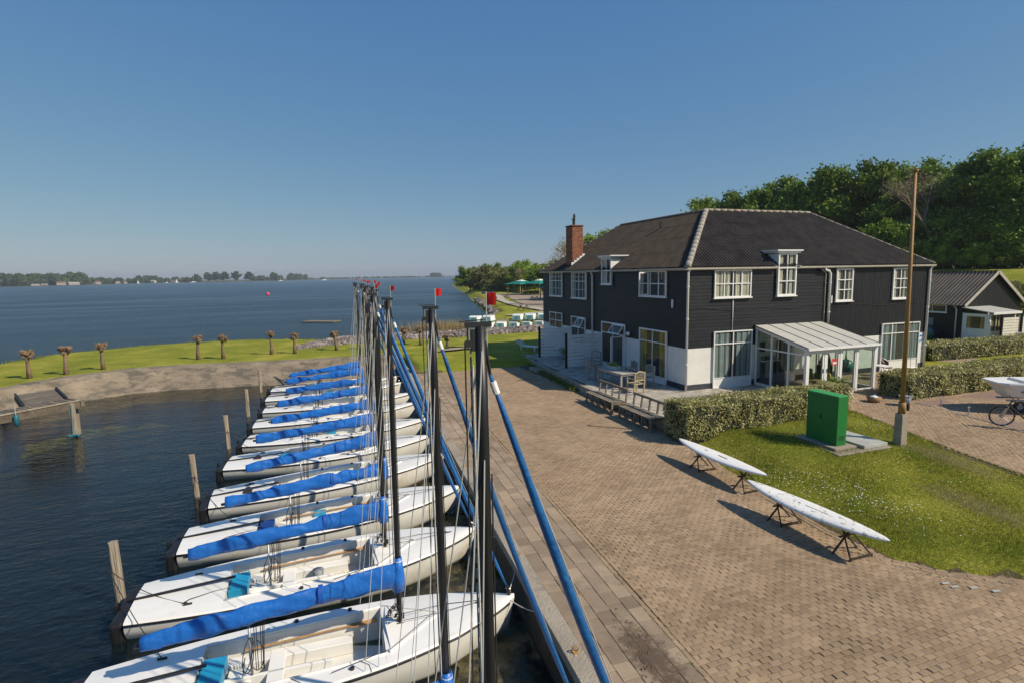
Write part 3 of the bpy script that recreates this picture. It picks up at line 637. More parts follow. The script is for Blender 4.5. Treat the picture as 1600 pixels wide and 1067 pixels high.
# terrace side
window(Tl, 13.05, 15.13, 3.76, 5.33, [1, 1], [2, 1], bars=(2, 2), cur='curtain', cfrac=.3)
window(Tl, 9.55, 11.62, 3.73, 5.32, [1, 1], [2, 1], bars=(2, 2), cur='curtain', cfrac=.3)
w3 = window(Tl, 1.48, 3.71, 4.10, 5.32, [1, 1.2, 1.5], [1, 1], cur='curtain', cfrac=.2)
window(Tl, 13.1, 15.2, 1.60, 2.66, [1, 1], [1, 1])
g2 = window(Tl, 9.7, 11.7, .90, 2.58, [1, 1], [1.6, 1])
door2 = window(Tl, 1.38, 3.71, 0.0, 2.52, [1, 1], [3.0, 1], name='glazed_double_door', panel=.25, w=.07, cur='warm_interior', cfrac=.5)
door1 = window(Tl, 5.10, 7.67, 0.0, 2.54, [1, 1], [3.2, 1], name='glazed_double_door', panel=.2, w=.07)
tag(door1, 'white glazed double door with one leaf standing open')
def leaf(T, hinge, length, z0, z1, ang, parent, name='open_leaf', tilt=None):
    """a glazed leaf standing out of the wall at an angle"""
    mb = MB(); g = MB(); c, s_ = math.cos(ang), math.sin(ang)
    L = lambda a, o, z: T(hinge+a*c-o*s_, .12+a*s_*1+o*c, z)
    frame_rect(mb, L, 0, length, z0, z1, .06, -.02, .02); g.add([L(.06, 0, z0+.06), L(length-.06, 0, z0+.06), L(length-.06, 0, z1-.06), L(.06, 0, z1-.06)], [(0, 1, 2, 3)])
    o = mb.build(name, 'white_paint', parent); g.build('pane', 'glass', o); return o
leaf(Tl, 5.20, 1.0, .05, 1.95, 1.9, door1); leaf(Tl, 2.9, .62, 4.16, 5.26, 1.75, w3)
def hopper(T, x0, x1, z0, z1, parent, out=.32):
    """a top-hung vent pushed open at the bottom"""
    L = lambda a, o, z: T(x0+a, .125+out*(1-(z-z0)/(z1-z0))+o, z)
    mb = MB(); frame_rect(mb, L, 0, x1-x0, z0, z1, .05, -.015, .02); o = mb.build('open_vent', 'white_paint', parent)
    MB().add([L(.05, 0, z0+.05), L(x1-x0-.05, 0, z0+.05), L(x1-x0-.05, 0, z1-.05), L(.05, 0, z1-.05)], [(0, 1, 2, 3)]).build('pane', 'glass', o)
hopper(Tl, 9.8, 10.68, 2.0, 2.52, g2); hopper(Tl, 5.2, 6.35, 2.02, 2.48, door1)

# dormers breaking the eave
def dormer(T, x0, x1, z0, z1, rows, back):
    w = window(T, x0, x1, z0, z1, [1, 1], rows, name='dormer_window', w=.07, base=.06, depth=.1, cur='curtain', cfrac=.6)
    mb = MB(); mb.box(x0+.01, x1-.01, -back, .057, EV-.35, z1-.01, T); mb.build('dormer_cheek', 'white_paint', w)
    mb = MB(); mb.box(x0-.12, x1+.12, -back-.1, .24, z1+.02, z1+.10, T); mb.box(x0-.2, x1+.2, -back-.1, .30, z1+.102, z1+.16, T); mb.build('dormer_cornice', 'white_paint', w)
    mb = MB()
    for (a, b) in ((x0-.28, x0-.0), (x1+.0, x1+.28)): mb.add([T(a, .2, EV+.02), T(b, .2, EV+.02), T(b, -.55, EV+.46), T(a, -.55, EV+.46)], [(0, 1, 2, 3)])
    mb.build('lead_flashing', 'zinc', w)
dormer(Tf, 4.82, 5.92, 4.07, 6.02, [1, 1, 1], 1.1)
dormer(Tl, 6.52, 7.62, 4.63, 6.05, [1.1, 1], 1.1)

# roof: corrugated sheets on hipped slopes (eave direction, upslope direction, height of the slope over every point of the eave)
OV = .16
def slope(a, b, inward, runs, m='roof', pitch=.177, amp=.042, rows=4, rise=RH/(HD/2)):
    """a->b is the eave line, inward the direction upslope, runs(s)-> horizontal run at distance s from a"""
    a = Vector((*a, EV+.03)); b = Vector((*b, EV+.03)); L = (b-a).length; t = (b-a).normalized(); inw = Vector((*inward, 0))
    up = (inw+Vector((0, 0, rise))).normalized(); nrm = t.cross(up); nrm = nrm if nrm.z > 0 else -nrm
    n = int(L/pitch*6); V = []; F = []; mx = max(runs(L*i/50) for i in range(51))
    for r in range(rows):
        r0, r1 = mx*r/rows-.03, mx*(r+1)/rows
        base = len(V)
        for i in range(n+1):
            s = L*i/n; top = runs(s); h0 = min(max(r0, 0), top); h1 = min(r1, top); wv = amp*math.cos(2*PI*s/pitch)
            for h, lift in ((h0, .014), (h1, .0)):
                p = a+t*s+inw*h+Vector((0, 0, rise*h))+nrm*(wv+lift+.02); V.append(tuple(p))
        for i in range(n):
            k = base+2*i
            if runs(L*(i+.5)/n) > r0+.01: F.append((k, k+2, k+3, k+1))
    return mesh_np('roof_slope', np.array(V), np.array(F), m, house, smooth=True)
o_ = OV; h2 = HD/2+o_
slope((-o_, -o_), (HW+o_, -o_), (0, 1), lambda s: min(s, h2, HW+2*o_-s), 'roof_grey')
slope((-o_, HL+o_), (-o_, -o_), (1, 0), lambda s: min(s, h2, HL+2*o_-s))
slope((HW+o_, -o_), (HW+o_, HD+o_), (-1, 0), lambda s: min(s, HD+2*o_-s, h2))
slope((HD+o_, HL+o_), (-o_, HL+o_), (0, -1), lambda s: min(s, HD+2*o_-s, h2))
slope((HW+o_, HD+o_), (HD+o_, HD+o_), (0, -1), lambda s: min(s, h2))
slope((HD+o_, HD+o_), (HD+o_, HL+o_), (-1, 0), lambda s: min(h2, HL-HD-s))
# ridge and hip caps, tile by tile
def caps(a, b, m, r=.11, step=.42):
    a = Vector(a); b = Vector(b); n = int((b-a).length/step); d = (b-a)/n
    mb = MB()
    for i in range(n):
        p = a+d*i; mb.tube([p-d*.06, p+d*1.02], [r*1.05, r*.93], 10, sq=.75)
    return mb.build('ridge_cap', m, house, smooth=True)
RT = EV+RH+OV*RH/4+.05; c_ = -o_
caps((c_, c_, EV+.08), (HD/2, HD/2, RT), 'ridge_hip', .14)
caps((HD/2, HD/2, RT), (HW-HD/2, HD/2, RT), 'ridge_tile'); caps((HD/2, HD/2, RT), (HD/2, HL-HD/2, RT), 'ridge_tile', .09)
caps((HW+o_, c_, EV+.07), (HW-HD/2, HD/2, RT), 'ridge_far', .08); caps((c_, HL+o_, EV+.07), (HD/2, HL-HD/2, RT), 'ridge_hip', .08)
# fascia and gutters
mb = MB(); mb.box(-.13, HW+.13, -.13, -.05, EV-.07, EV+.02); mb.box(-.13, -.05, -.05, HL+.13, EV-.07, EV+.02); mb.build('fascia', 'gutter', house)
def gutter(T, segs):
    for x0, x1 in segs:
        mb = MB(); vs = []; prof = [(.13, EV+.0), (.135, EV-.06), (.17, EV-.095), (.22, EV-.095), (.255, EV-.06), (.26, EV+.01), (.247, EV+.01), (.24, EV-.055), (.215, EV-.08), (.175, EV-.08), (.15, EV-.055), (.145, EV+.0)]
        for x in (x0, x1): vs += [T(x, o, z) for o, z in prof]
        n = len(prof); mb.add(vs, [(i, (i+1) % n, (i+1) % n+n, i+n) for i in range(n)]+[tuple(range(n)), tuple(range(2*n-1, n-1, -1))]); mb.build('gutter', 'gutter', house)
gutter(Tf, [(-.25, 4.75), (5.99, HW+.2)]); gutter(Tl, [(-.13, 6.45), (7.69, HL+.2)])
def pipe(pts, r=.045, name='downpipe', m='white_pipe'):
    o = MB().tube(pts, r, 10).build(name, m, house, smooth=True)
    mb = MB()
    for z in (1.2, 3.2, 4.6):
        if pts[-1][2] < z < pts[0][2]: mb.tube([(pts[-1][0], pts[-1][1], z-.03), (pts[-1][0], pts[-1][1], z+.03)], r*1.35, 10)
    if mb.v: mb.build('pipe_collar', m, o)
pipe([(-.10, -.19, EV-.09), (-.10, -.12, EV-.2), (-.10, -.12, 0)], .05); pipe([(HW-.02, -.19, EV-.09), (HW-.02, -.10, EV-.25), (HW-.02, -.10, 0)], .06)
pipe([(7.65, -.2, EV-.1), (7.65, -.19, EV-.18), (7.95, -.13, EV-.22), (8.06, -.12, EV-.35), (8.06, -.12, 2.66)], .055)
pipe([(-.19, 8.8, EV-.1), (-.11, 8.78, EV-.25), (-.11, 8.75, 0)], .05)
pipe([(7.5, -.08, EV-.15), (7.82, -.08, EV-.32), (7.82, -.08, 2.7)], .018, 'thin_pipe', 'wire'); pipe([(2.38, -.065, 4.0), (2.38, -.065, 2.58)], .018, 'cable_duct')
MB().box(7.38, 7.8, .06, .2, EV-.22, EV-.1, Tf).build('rainwater_hopper', 'dark_metal', house)
cab = [(s, -.06, 3.62-.15*(s/HW)-.10*math.sin(PI*((s % 7.5)/7.5))*.6+.05*math.sin(s*2)) for s in [i*.5 for i in range(31)]]
MB().tube(cab, .010, 5).build('cable', 'rope_black', house)
# details on the walls
MB().box(.98, 1.08, .045, .09, 3.63, 4.0, Tl).build('vent_grille', 'white_paint', house); MB().box(9.05-.02, 9.05+.04, .046, .09, 3.6, 3.6, Tf)
o = MB().blob((-.13, 4.72, 2.10), .14, 2, 0, (.75, 1.1, .8)).build('wall_lamp', 'white_paint', house, smooth=True)
MB().box(8.25, 8.31, .045, .08, 3.62, 3.98, Tf).build('vent_grille', 'white_paint', house)
lg = [(14.44, 1.68), (14.62, 1.73), (14.84, 1.71), (14.85, 1.64), (14.72, 1.62), (14.66, 1.57), (14.72, 1.52), (14.84, 1.52), (14.80, 1.40), (14.66, 1.36), (14.50, 1.38), (14.43, 1.5)]
n = len(lg); MB().add([Tf(x, o, z) for o in (.034, .046) for x, z in lg], [tuple(range(n)), tuple(range(2*n-1, n-1, -1))]+[(i, (i+1) % n, (i+1) % n+n, i+n) for i in range(n)]).build('wall_emblem', 'logo_blue', house)
lg = [(14.60, 1.60), (14.66, 1.64), (14.78, 1.63), (14.79, 1.60), (14.70, 1.585), (14.66, 1.54), (14.72, 1.50), (14.74, 1.47), (14.66, 1.46), (14.60, 1.52)]
n = len(lg); MB().add([Tf(x, .0475, z) for x, z in lg], [tuple(range(n))]).build('wall_emblem', 'board_white', house, fix=False)
# chimney with courses of brick
ch = MB().box(.31, 1.05, 12.31, 13.27, 5.0, 8.24).build('chimney', 'joint_sand', house)
V, F, TT = [], [], []; k = 0; row = .075
for j in range(int((8.26-5.2)/row)):
    z0 = 5.2+j*row; off_ = (j % 2)*.11
    for (ax, fixed, lo, hi) in (('u', 12.30, .30, 1.06), ('u', 13.28, .30, 1.06), ('v', .30, 12.30, 13.28), ('v', 1.06, 12.30, 13.28)):
        x = lo-off_*.999
        while x < hi-.02:
            a, b = max(x, lo)+.004, min(x+.212, hi)-.004; x += .22
            if b-a < .02: continue
            q = .012 if (fixed in (12.30, .30)) else -.012
            if ax == 'u': vs = [(a, fixed-q*0, z0+.004), (b, fixed, z0+.004), (b, fixed, z0+row-.004), (a, fixed, z0+row-.004), (a, fixed+q, z0+.004), (b, fixed+q, z0+.004), (b, fixed+q, z0+row-.004), (a, fixed+q, z0+row-.004)]
            else: vs = [(fixed, a, z0+.004), (fixed, b, z0+.004), (fixed, b, z0+row-.004), (fixed, a, z0+row-.004), (fixed+q, a, z0+.004), (fixed+q, b, z0+.004), (fixed+q, b, z0+row-.004), (fixed+q, a, z0+row-.004)]
            V += vs; F += [(k, k+1, k+2, k+3), (k, k+4, k+5, k+1), (k+1, k+5, k+6, k+2), (k+2, k+6, k+7, k+3), (k+3, k+7, k+4, k)]; k += 8; TT += [random.random()]*5
o = mesh_np('chimney_brickwork', V, F, 'chimney_brick', ch, TT); o['kind'] = 'stuff'
MB().box(.26, 1.10, 12.26, 13.32, 8.26, 8.34).build('chimney_cap', 'chimney_brick', ch, bevel=.01)
mb = MB(); mb.tube([(.55, 12.65, 8.34), (.55, 12.65, 8.72)], .07, 10); mb.tube([(.55, 12.65, 8.72), (.55, 12.65, 8.76)], .13, 10); mb.tube([(.75, 12.95, 8.34), (.75, 12.95, 8.95)], .06, 10)
mb.tube([(.75, 12.95, 8.9), (.75, 12.95, 9.1)], [.1, .05], 10); mb.build('flue', 'dark_metal', ch)
mb = MB()
for i in range(6): mb.box(1.065-.0+0, 1.08, 0, 0, 0, 0) if 0 else None
for i in range(5): a = .2+.19*i; zz = EV+.16+(a+.0)*RH/4; mb.box(a, a+.2, 12.22, 12.285, zz-.12, zz+.26)
mb.add([(-.12, 12.15, EV+.10), (-.12, 13.4, EV+.10), (.3, 13.4, EV+.40), (.3, 12.15, EV+.40)], [(0, 1, 2, 3)]); mb.build('step_flashing', 'white_paint', ch)
mb = MB(); mb.bar((2.9, 6.4, EV+RH*.78), (2.9, 6.4, EV+RH*.78+.35), .1, .1); mb.build('roof_vent_pipe', 'dark_metal', house)

# ------------------------------------------------------------------ terrace beside the house
tl = [(-3.72, -4.2), (-3.62, 2.4), (-3.2, 8.0), (-2.75, 13.3), (-2.35, 17.5), (-.05, 17.5), (-.05, -.06), (3.6, -.06), (3.6, -4.2)]
mb = MB(); mb.prism(tl, -.5, -.035); terr = tag(mb.build('terrace', 'joint_sand'), kind='structure')
TS = []; u = -3.7
xs = np.arange(-3.9, 3.7, .302); ys = np.arange(-4.2, 17.5, .302)
for x in xs:
    for y in ys:
        if inside(np.array([[x+.15, y+.15]]), tl)[0] and inside(np.array([[x+.02, y+.15]]), tl)[0]: TS.append((x+.15, y+.15, 0.0+random.uniform(-.003, .003)))
TS = np.array(TS); tt_ = RNG.uniform(0, 1, len(TS)); V, f = brick_batch(TS, .151, .151, tt_, gap=.003, rot=np.zeros(len(TS)))
mat('terrace_slab', (.36, .325, .27), .92, col2=(.46, .42, .36), scale=1.4, bump=.2, attr=('tint', .72, 1.15), dirt=((.24, .21, .17), 1, .55, .2), spec=.2, pos=1)
d_ = np.hypot(TS[:, 0]-CAM.x, TS[:, 1]-CAM.y); order = d_.argsort()
sm_ = [mesh_np('slab', (brick_batch(np.zeros((1, 3)), .151, .151, None, gap=.003, rot=np.zeros(1))[0])[0], f, 'terrace_slab', None, np.full(len(f), (i+.5)/6)) for i in range(6)]
ms_ = [o.data for o in sm_]; [bpy.data.objects.remove(o) for o in sm_]
for i in order[:260]:
    o = bpy.data.objects.new('slab', ms_[min(5, int(tt_[i]*6))]); COL.objects.link(o); o.parent = terr; o.location = TS[i]
r_ = order[260:]; field_mesh('slabs_beyond', V[r_], f, tt_[r_], 'terrace_slab', terr)
# rough stone edge of the terrace, stone by stone
for i in range(4):
    a = Vector((*tl[i], 0)); b = Vector((*tl[i+1], 0)); n = max(1, int((b-a).length/.48)); t = (b-a).normalized()
    for j in range(n):
        p = a.lerp(b, (j+.5)/n); w = (b-a).length/n/2-.012
        o = MB().box(-w, w, -.09, .09, -.42, -.005+random.uniform(-.01, .01)).build('edge_stone', 'concrete', terr, bevel=.015)
        o.location = (p.x-.05, p.y, 0); o.rotation_euler = (0, 0, math.atan2(t.y, t.x)+random.gauss(0, .015))
# step down to the quay
o = MB().box(-.3, .3, -.6, .6, -.35, -.17).build('terrace_step', 'concrete', terr, bevel=.02); o.location = (-3.45, 9.2, 0)
# low plants growing in the shade along the terrace edge
P = np.column_stack([RNG.normal(0, .16, 2600), RNG.uniform(3.2, 13, 2600), np.abs(RNG.normal(0, .11, 2600))]); P[:, 0] += np.interp(P[:, 1], [2.4, 8, 13.3], [-3.9, -3.5, -3.05]); P[:, 2] += -.35
V, F = leaves(P, .045); tag(mesh_np('edge_plants', V, F, 'leaf_deep', None, RNG.uniform(0, .6, len(F))), kind='stuff')

# slatted partitions standing out from the wall
def partition(v, u0, v0, label):
    t = empty('slatted_screen', (0, 0, 0), 0, label, 'screen', 'slatted screens on the terrace')
    a = Vector((-.06, v, 0)); b = Vector((u0, v0, 0))
    for i in range(9): MB().bar(a+Vector((0, 0, .14+i*.2)), b+Vector((0, 0, .14+i*.2)), .03, .170, up=(0, 0, 1)).build('slat', 'white_paint', t)
    MB().bar(b+Vector((-.05, 0, 0)), b+Vector((-.05, 0, 1.95)), .11, .11).build('post', 'black_board', t)
partition(7.83, -2.28, 7.64, 'white slatted screen with black end post nearest the wooden table on the terrace')
partition(11.8, -2.10, 12.06, 'white slatted screen with black end post, the one farther from the wooden table')

# ------------------------------------------------------------------ garden furniture
def armchair(x, y, rz, label, m='teak', group='wooden garden chairs round the terrace table'):
    t = empty('garden_chair', (x, y, 0), rz, label, 'chair', group)
    for sx in (-.26, .26):
        MB().bar((sx, .25, 0), (sx, .25, .63), .05, .05).build('leg', m, t)
        MB().bar((sx, -.24, 0), (sx, -.30, .95), .05, .05).build('leg', m, t)
        MB().bar((sx, .30, .645), (sx, -.26, .645), .06, .028).build('armrest', m, t)
    for i in range(6): MB().bar((-.27, .24-i*.095, .43), (.27, .24-i*.095, .43), .075, .02).build('seat_slat', m, t)
    MB().bar((-.27, -.275, .60), (.27, -.275, .60), .03, .06).build('rail', m, t)
    mb = MB(); n = 9; v = [(-.27+.54*i/n, -.30-.0*i, .88+.10*math.sin(PI*i/n)) for i in range(n+1)]; mb.tube(v, .032, 6); mb.build('back_rail', m, t)
    for i in range(7): x_ = -.21+.07*i; MB().bar((x_, -.278, .62), (x_, -.298, .88+.09*math.sin(PI*(x_+.27)/.54)), .035, .015).build('back_slat', m, t)
armchair(-2.25, .55, 0.1, 'wooden armchair with slatted back at the near end of the terrace table', 'teak')
armchair(-2.45, 4.0, PI+.25, 'wooden armchair with slatted back at the far end of the terrace table', 'grey_teak')
armchair(-.95, 6.6, PI/2+1.2, 'grey wooden armchair standing in front of the nearer slatted screen', 'grey_teak')
armchair(-1.05, 1.6, PI/2+.2, 'grey wooden armchair against the wall beside the terrace table, nearer one', 'grey_teak')
armchair(-1.1, 3.0, PI/2, 'grey wooden armchair against the wall beside the terrace table, farther one', 'grey_teak')
t = empty('garden_table', (-2.2, 2.3, 0), .06, 'long grey wooden table on the terrace with a planted trough on top', 'table')
for i in range(8): MB().box(-.44+.112*i, -.44+.112*i+.104, -1.05, 1.05, .70, .73).build('top_plank', 'grey_teak', t)
for x in (-.38, .38):
    for y in (-.95, .95): MB().box(x-.04, x+.04, y-.04, y+.04, 0, .70).build('leg', 'grey_teak', t)
MB().box(-.42, .42, -1.0, 1.0, .62, .695).build('apron', 'grey_teak', t)
t = empty('planter_trough', (-2.15, 2.7, .73), .3, 'pale trough of green and white flowers on the terrace table', 'planter')
MB().prism([(-.12, -.3), (.12, -.3), (.12, .3), (-.12, .3)], 0, .14).build('trough', 'stone_trough', t, bevel=.01)
P = np.column_stack([RNG.normal(0, .07, 500), RNG.normal(0, .16, 500), .14+np.abs(RNG.normal(0, .08, 500))]); V, F = leaves(P, .03); mesh_np('plant', V, F, 'leaf_mid', t, RNG.uniform(0, 1, 500))
P = np.column_stack([RNG.normal(0, .06, 40), RNG.normal(0, .14, 40), .24+np.abs(RNG.normal(0, .03, 40))]); V, F = leaves(P, .016); mesh_np('flowers', V, F, 'daisy', t)

def slat_bench(v0, v1, u, label):
    t = empty('slatted_bench', (0, 0, 0), 0, label, 'bench', 'weathered benches below the terrace'); z0 = -.35; m = 'old_wood'; L = v1-v0; n = 4
    ub = u+.62
    for i in range(n+1):
        v = v0+.04+(L-.08)*i/n
        MB().bar((u, v, z0), (u, v, z0+.46), .06, .06).build('leg', m, t); MB().bar((ub-.06, v, z0), (ub+.07, v, z0+.92), .06, .06).build('back_leg', m, t)
        MB().bar((u, v, z0+.42), (ub, v, z0+.42), .05, .07).build('bearer', m, t)
        if i < n:
            w = v0+.04+(L-.08)*(i+1)/n; MB().bar((u-.0, v+.03, z0+.05), (u-.0, w-.03, z0+.40), .045, .03).build('brace', m, t)
    for k in range(5): MB().bar((u+.02+k*.125, v0, z0+.475), (u+.02+k*.125, v1, z0+.475), .11, .03).build('seat_slat', m, t)
    MB().bar((u, v0, z0+.03), (u, v1, z0+.03), .05, .05).build('bottom_rail', m, t)
    MB().bar((ub+.06, v0-.03, z0+.93), (ub+.06, v1+.03, z0+.93), .06, .09).build('top_rail', m, t)
slat_bench(-1.25, 1.05, -4.42, 'weathered wooden bench with braced front below the terrace, the farther of the pair')
slat_bench(-3.98, -1.75, -4.42, 'weathered wooden bench with braced front below the terrace, the one nearer the clipped hedge')
t = empty('sun_bed', (-1.7, 15.2, 0), .5, 'white sun lounger standing on the far end of the terrace behind the screens', 'lounger')
for i in range(9): MB().box(-.3, .3, -.9+.15*i, -.9+.15*i+.12, .30, .33).build('slat', 'white_paint', t)
for i in range(5): MB().bar((-.3, .5+.12*i, .33+.08*i), (.3, .5+.12*i, .33+.08*i), .03, .1).build('back_slat', 'white_paint', t)
for x in (-.3, .3):
    for y in (-.8, .4): MB().box(x-.03, x+.03, y-.03, y+.03, 0, .3).build('leg', 'white_paint', t)
for (x, y, r, h, lb) in ((-1.1, 10.6, .22, .35, 'round pot of small green plants between the two slatted screens'), (-.6, 10.0, .12, .3, 'slim pot with yellow green plant in the screened corner')):
    t = empty('plant_pot', (x, y, 0), 0, lb, 'pot plant')
    MB().tube([(0, 0, 0), (0, 0, h)], [r*.8, r], 14).build('pot', 'pot_grey', t, smooth=True)
    P = RNG.normal(0, 1, (400, 3))*[r*.7, r*.7, .12]+[0, 0, h+.15]; P[:, 2] = np.maximum(P[:, 2], h); V, F = leaves(P, .035); mesh_np('plant', V, F, 'leaf_mid', t, RNG.uniform(0, 1, 400))

# ------------------------------------------------------------------ hedges: clipped, leaf by leaf
def hedge(poly, z0, z1, n, label, size=.042, group='clipped variegated hedges'):
    t = empty('hedge', (poly[0][0], poly[0][1], z0), 0, label, 'hedge', group)
    t.location = (0, 0, 0)
    c = np.mean(poly, 0); shrink = [tuple(c+(np.array(p)-c)*(1-.09/max(.3, np.linalg.norm(np.array(p)-c)))) for p in poly]
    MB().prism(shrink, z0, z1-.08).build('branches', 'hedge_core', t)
    P, N = [], []; per = sum(math.dist(poly[i], poly[(i+1) % len(poly)]) for i in range(len(poly)))
    area = abs(sum(poly[i][0]*poly[(i+1) % len(poly)][1]-poly[(i+1) % len(poly)][0]*poly[i][1] for i in range(len(poly))))/2
    ns = int(n*per*(z1-z0)/(per*(z1-z0)+area))
    for i in range(len(poly)):
        a = np.array(poly[i]); b = np.array(poly[(i+1) % len(poly)]); L = np.linalg.norm(b-a); k = int(ns*L/per)
        nr = np.array([(b-a)[1], -(b-a)[0]])/L
        if np.dot(nr, (a+b)/2-c) < 0: nr = -nr
        s = RNG.uniform(0, 1, k); q = a+(b-a)*s[:, None]; zz = RNG.uniform(z0, z1, k)
        bul = .05*np.sin(s*L*3+zz*4)+.035*np.sin(s*L*7.3-zz*6)-.0-.1*np.clip((z0+.2-zz)/.2, 0, 1)+RNG.normal(0, .03, k)
        q = q+nr*bul[:, None]; P.append(np.column_stack([q, zz])); N.append(np.column_stack([np.tile(nr, (k, 1)), np.full(k, .35)]))
    k = n-ns; lo, hi = np.min(poly, 0), np.max(poly, 0); Q = RNG.uniform(lo, hi, (int(k*(np.prod(hi-lo)/area)), 2)); Q = Q[inside(Q, poly)]
    zz = z1+.03*np.sin(Q[:, 0]*2.6)+.03*np.sin(Q[:, 1]*5+Q[:, 0])+RNG.normal(0, .03, len(Q)); P.append(np.column_stack([Q, zz])); N.append(np.tile([0, 0, 1.], (len(Q), 1)))
    P = np.concatenate(P); N = np.concatenate(N); V, F = leaves(P, size, N, .55, .9)
    clump = .5+.5*np.sin(P[:, 0]*6+np.sin(P[:, 2]*9)*1.5)*np.sin(P[:, 1]*6.5+P[:, 2]*7)
    mesh_np('foliage', V, F, 'hedge_leaf', t, np.clip(.35*clump+RNG.beta(1.2, 1.2, len(P))*.65, 0, 1)); return t
hedge([(-4.22, -5.75), (-1.5, -5.82), (.8, -5.68), (3.3, -5.35), (3.3, -4.5), (0, -4.55), (-4.22, -4.45)], -.3, .93, 30000, 'long clipped variegated hedge between the lawn and the house front', .036)
hedge([(6.95, -5.05), (12.2, -5.1), (17.5, -4.8), (17.5, -3.4), (12, -3.6), (6.9, -3.7)], -.05, .93, 24000, 'wide clipped hedge right of the flagpole, behind the small post and parked dinghy', .045)
hedge([(17.2, 1.0), (24, .6), (30, .8), (30, 2.4), (17.2, 2.6)], -.05, .85, 12000, 'clipped hedge farther back, between the house corner and the low black building', .055)

# ------------------------------------------------------------------ conservatory
cn = empty('conservatory', (0, 0, 0), 0, 'white framed glass conservatory with translucent sloping roof against the house front', 'conservatory')
CX0, CX1, CD = 3.75, 7.62, 2.92; zw_, zf_ = 2.70, 2.02
wp = 'white_paint'; zt = lambda o: zw_+(zf_-zw_)*(o-.05)/(CD-.05)
def post(x, o, w=.09, h=None): MB().box(x-w/2, x+w/2, o-w/2, o+w/2, 0, (h or zt(o))-.03, Tf).build('post', wp, cn)
for x in (CX0, CX1):
    for o in (.12, 1.05, 2.0, CD): post(x, o, .12 if o == CD else .08)
for x in (4.75, 5.62, 6.55): post(x, CD, .09)
for x in (CX0, CX1):
    MB().bar(Tf(x, .06, zw_-.05), Tf(x, CD+.1, zt(CD+.1)-.05), .1, .14).build('rafter', wp, cn)
    for (a, b) in ((.16, 1.01), (1.09, 1.96), (2.04, CD-.06)):
        p = [Tf(x, a, .08), Tf(x, b, .08), Tf(x, b, zt(b)-.12), Tf(x, a, zt(a)-.12)]; MB().add(p, [(0, 1, 2, 3)]).build('pane', 'glass_clear', cn, fix=False)
        MB().bar(Tf(x, a, 1.72), Tf(x, b, 1.72), .06, .06).build('transom', wp, cn); MB().bar(Tf(x, a, .06), Tf(x, b, .06), .07, .12).build('bottom_rail', wp, cn)
MB().bar(Tf(CX0-.08, CD+.02, zf_-.08), Tf(CX1+.08, CD+.02, zf_-.08), .12, .16).build('front_beam', wp, cn)
fx = [CX0, 4.75, 5.62, 6.55, CX1]
for i, (a, b) in enumerate(zip(fx[:-1], fx[1:])):
    nm = 'door' if i in (0, 1) else 'glazed_panel'; mb = MB(); frame_rect(mb, Tf, a+.055, b-.055, .03, zf_-.17, .08 if i < 2 else .05, CD-.03, CD+.03); d = mb.build(nm, wp, cn)
    MB().add([Tf(a+.12, CD, .1), Tf(b-.12, CD, .1), Tf(b-.12, CD, zf_-.24), Tf(a+.12, CD, zf_-.24)], [(0, 1, 2, 3)]).build('pane', 'glass_clear', d, fix=False)
    if i < 2: MB().bar(Tf(b-.09 if i == 0 else a+.09, CD+.05, .95), Tf(b-.09 if i == 0 else a+.09, CD+.05, 1.12), .02, .03).build('handle', 'steel', d)
    if i == 1: MB().box(a+.42, a+.68, CD+.004, CD+.012, 1.22, 1.5, Tf).build('notice', 'red_sign', d); MB().box(a+.44, a+.66, CD+.013, CD+.016, 1.27, 1.36, Tf).build('notice', 'board_white', d)
nb_ = 5
for i in range(nb_):
    a = CX0-.1+(CX1-CX0+.2)*i/nb_+.02; b = CX0-.1+(CX1-CX0+.2)*(i+1)/nb_-.02
    mb = MB(); mb.add([Tf(x, o, z) for dz in (0, .02) for (x, o, z) in ((a, .04, zw_+.03+dz), (b, .04, zw_+.03+dz), (b, CD+.14, zt(CD+.14)+.03+dz), (a, CD+.14, zt(CD+.14)+.03+dz))], [(0, 1, 2, 3), (4, 7, 6, 5), (0, 4, 5, 1), (1, 5, 6, 2), (2, 6, 7, 3), (3, 7, 4, 0)]); mb.build('roof_sheet', 'poly_roof', cn)
for i in range(nb_+1):
    a = CX0-.1+(CX1-CX0+.2)*i/nb_; MB().bar(Tf(a, .04, zw_+.05), Tf(a, CD+.15, zt(CD+.15)+.05), .035, .03).build('glazing_rail', 'dark_metal' if 1 else '', cn)
MB().bar(Tf(CX0-.12, CD+.18, zf_-.03), Tf(CX1+.14, CD+.18, zf_-.03), .09, .09).build('gutter', wp, cn)
MB().bar(Tf(CX0-.1, .03, zw_+.06), Tf(CX1+.1, .03, zw_+.06), .06, .06).build('wall_flashing', 'dark_metal', cn)
MB().box(CX0+.06, CX1-.06, .047, .052, .26, 2.62, Tf).build('inner_wall', 'plaster', cn)
MB().box(5.0, 5.9, .053, .07, 0, 2.1, Tf).build('inner_door', 'interior', cn)
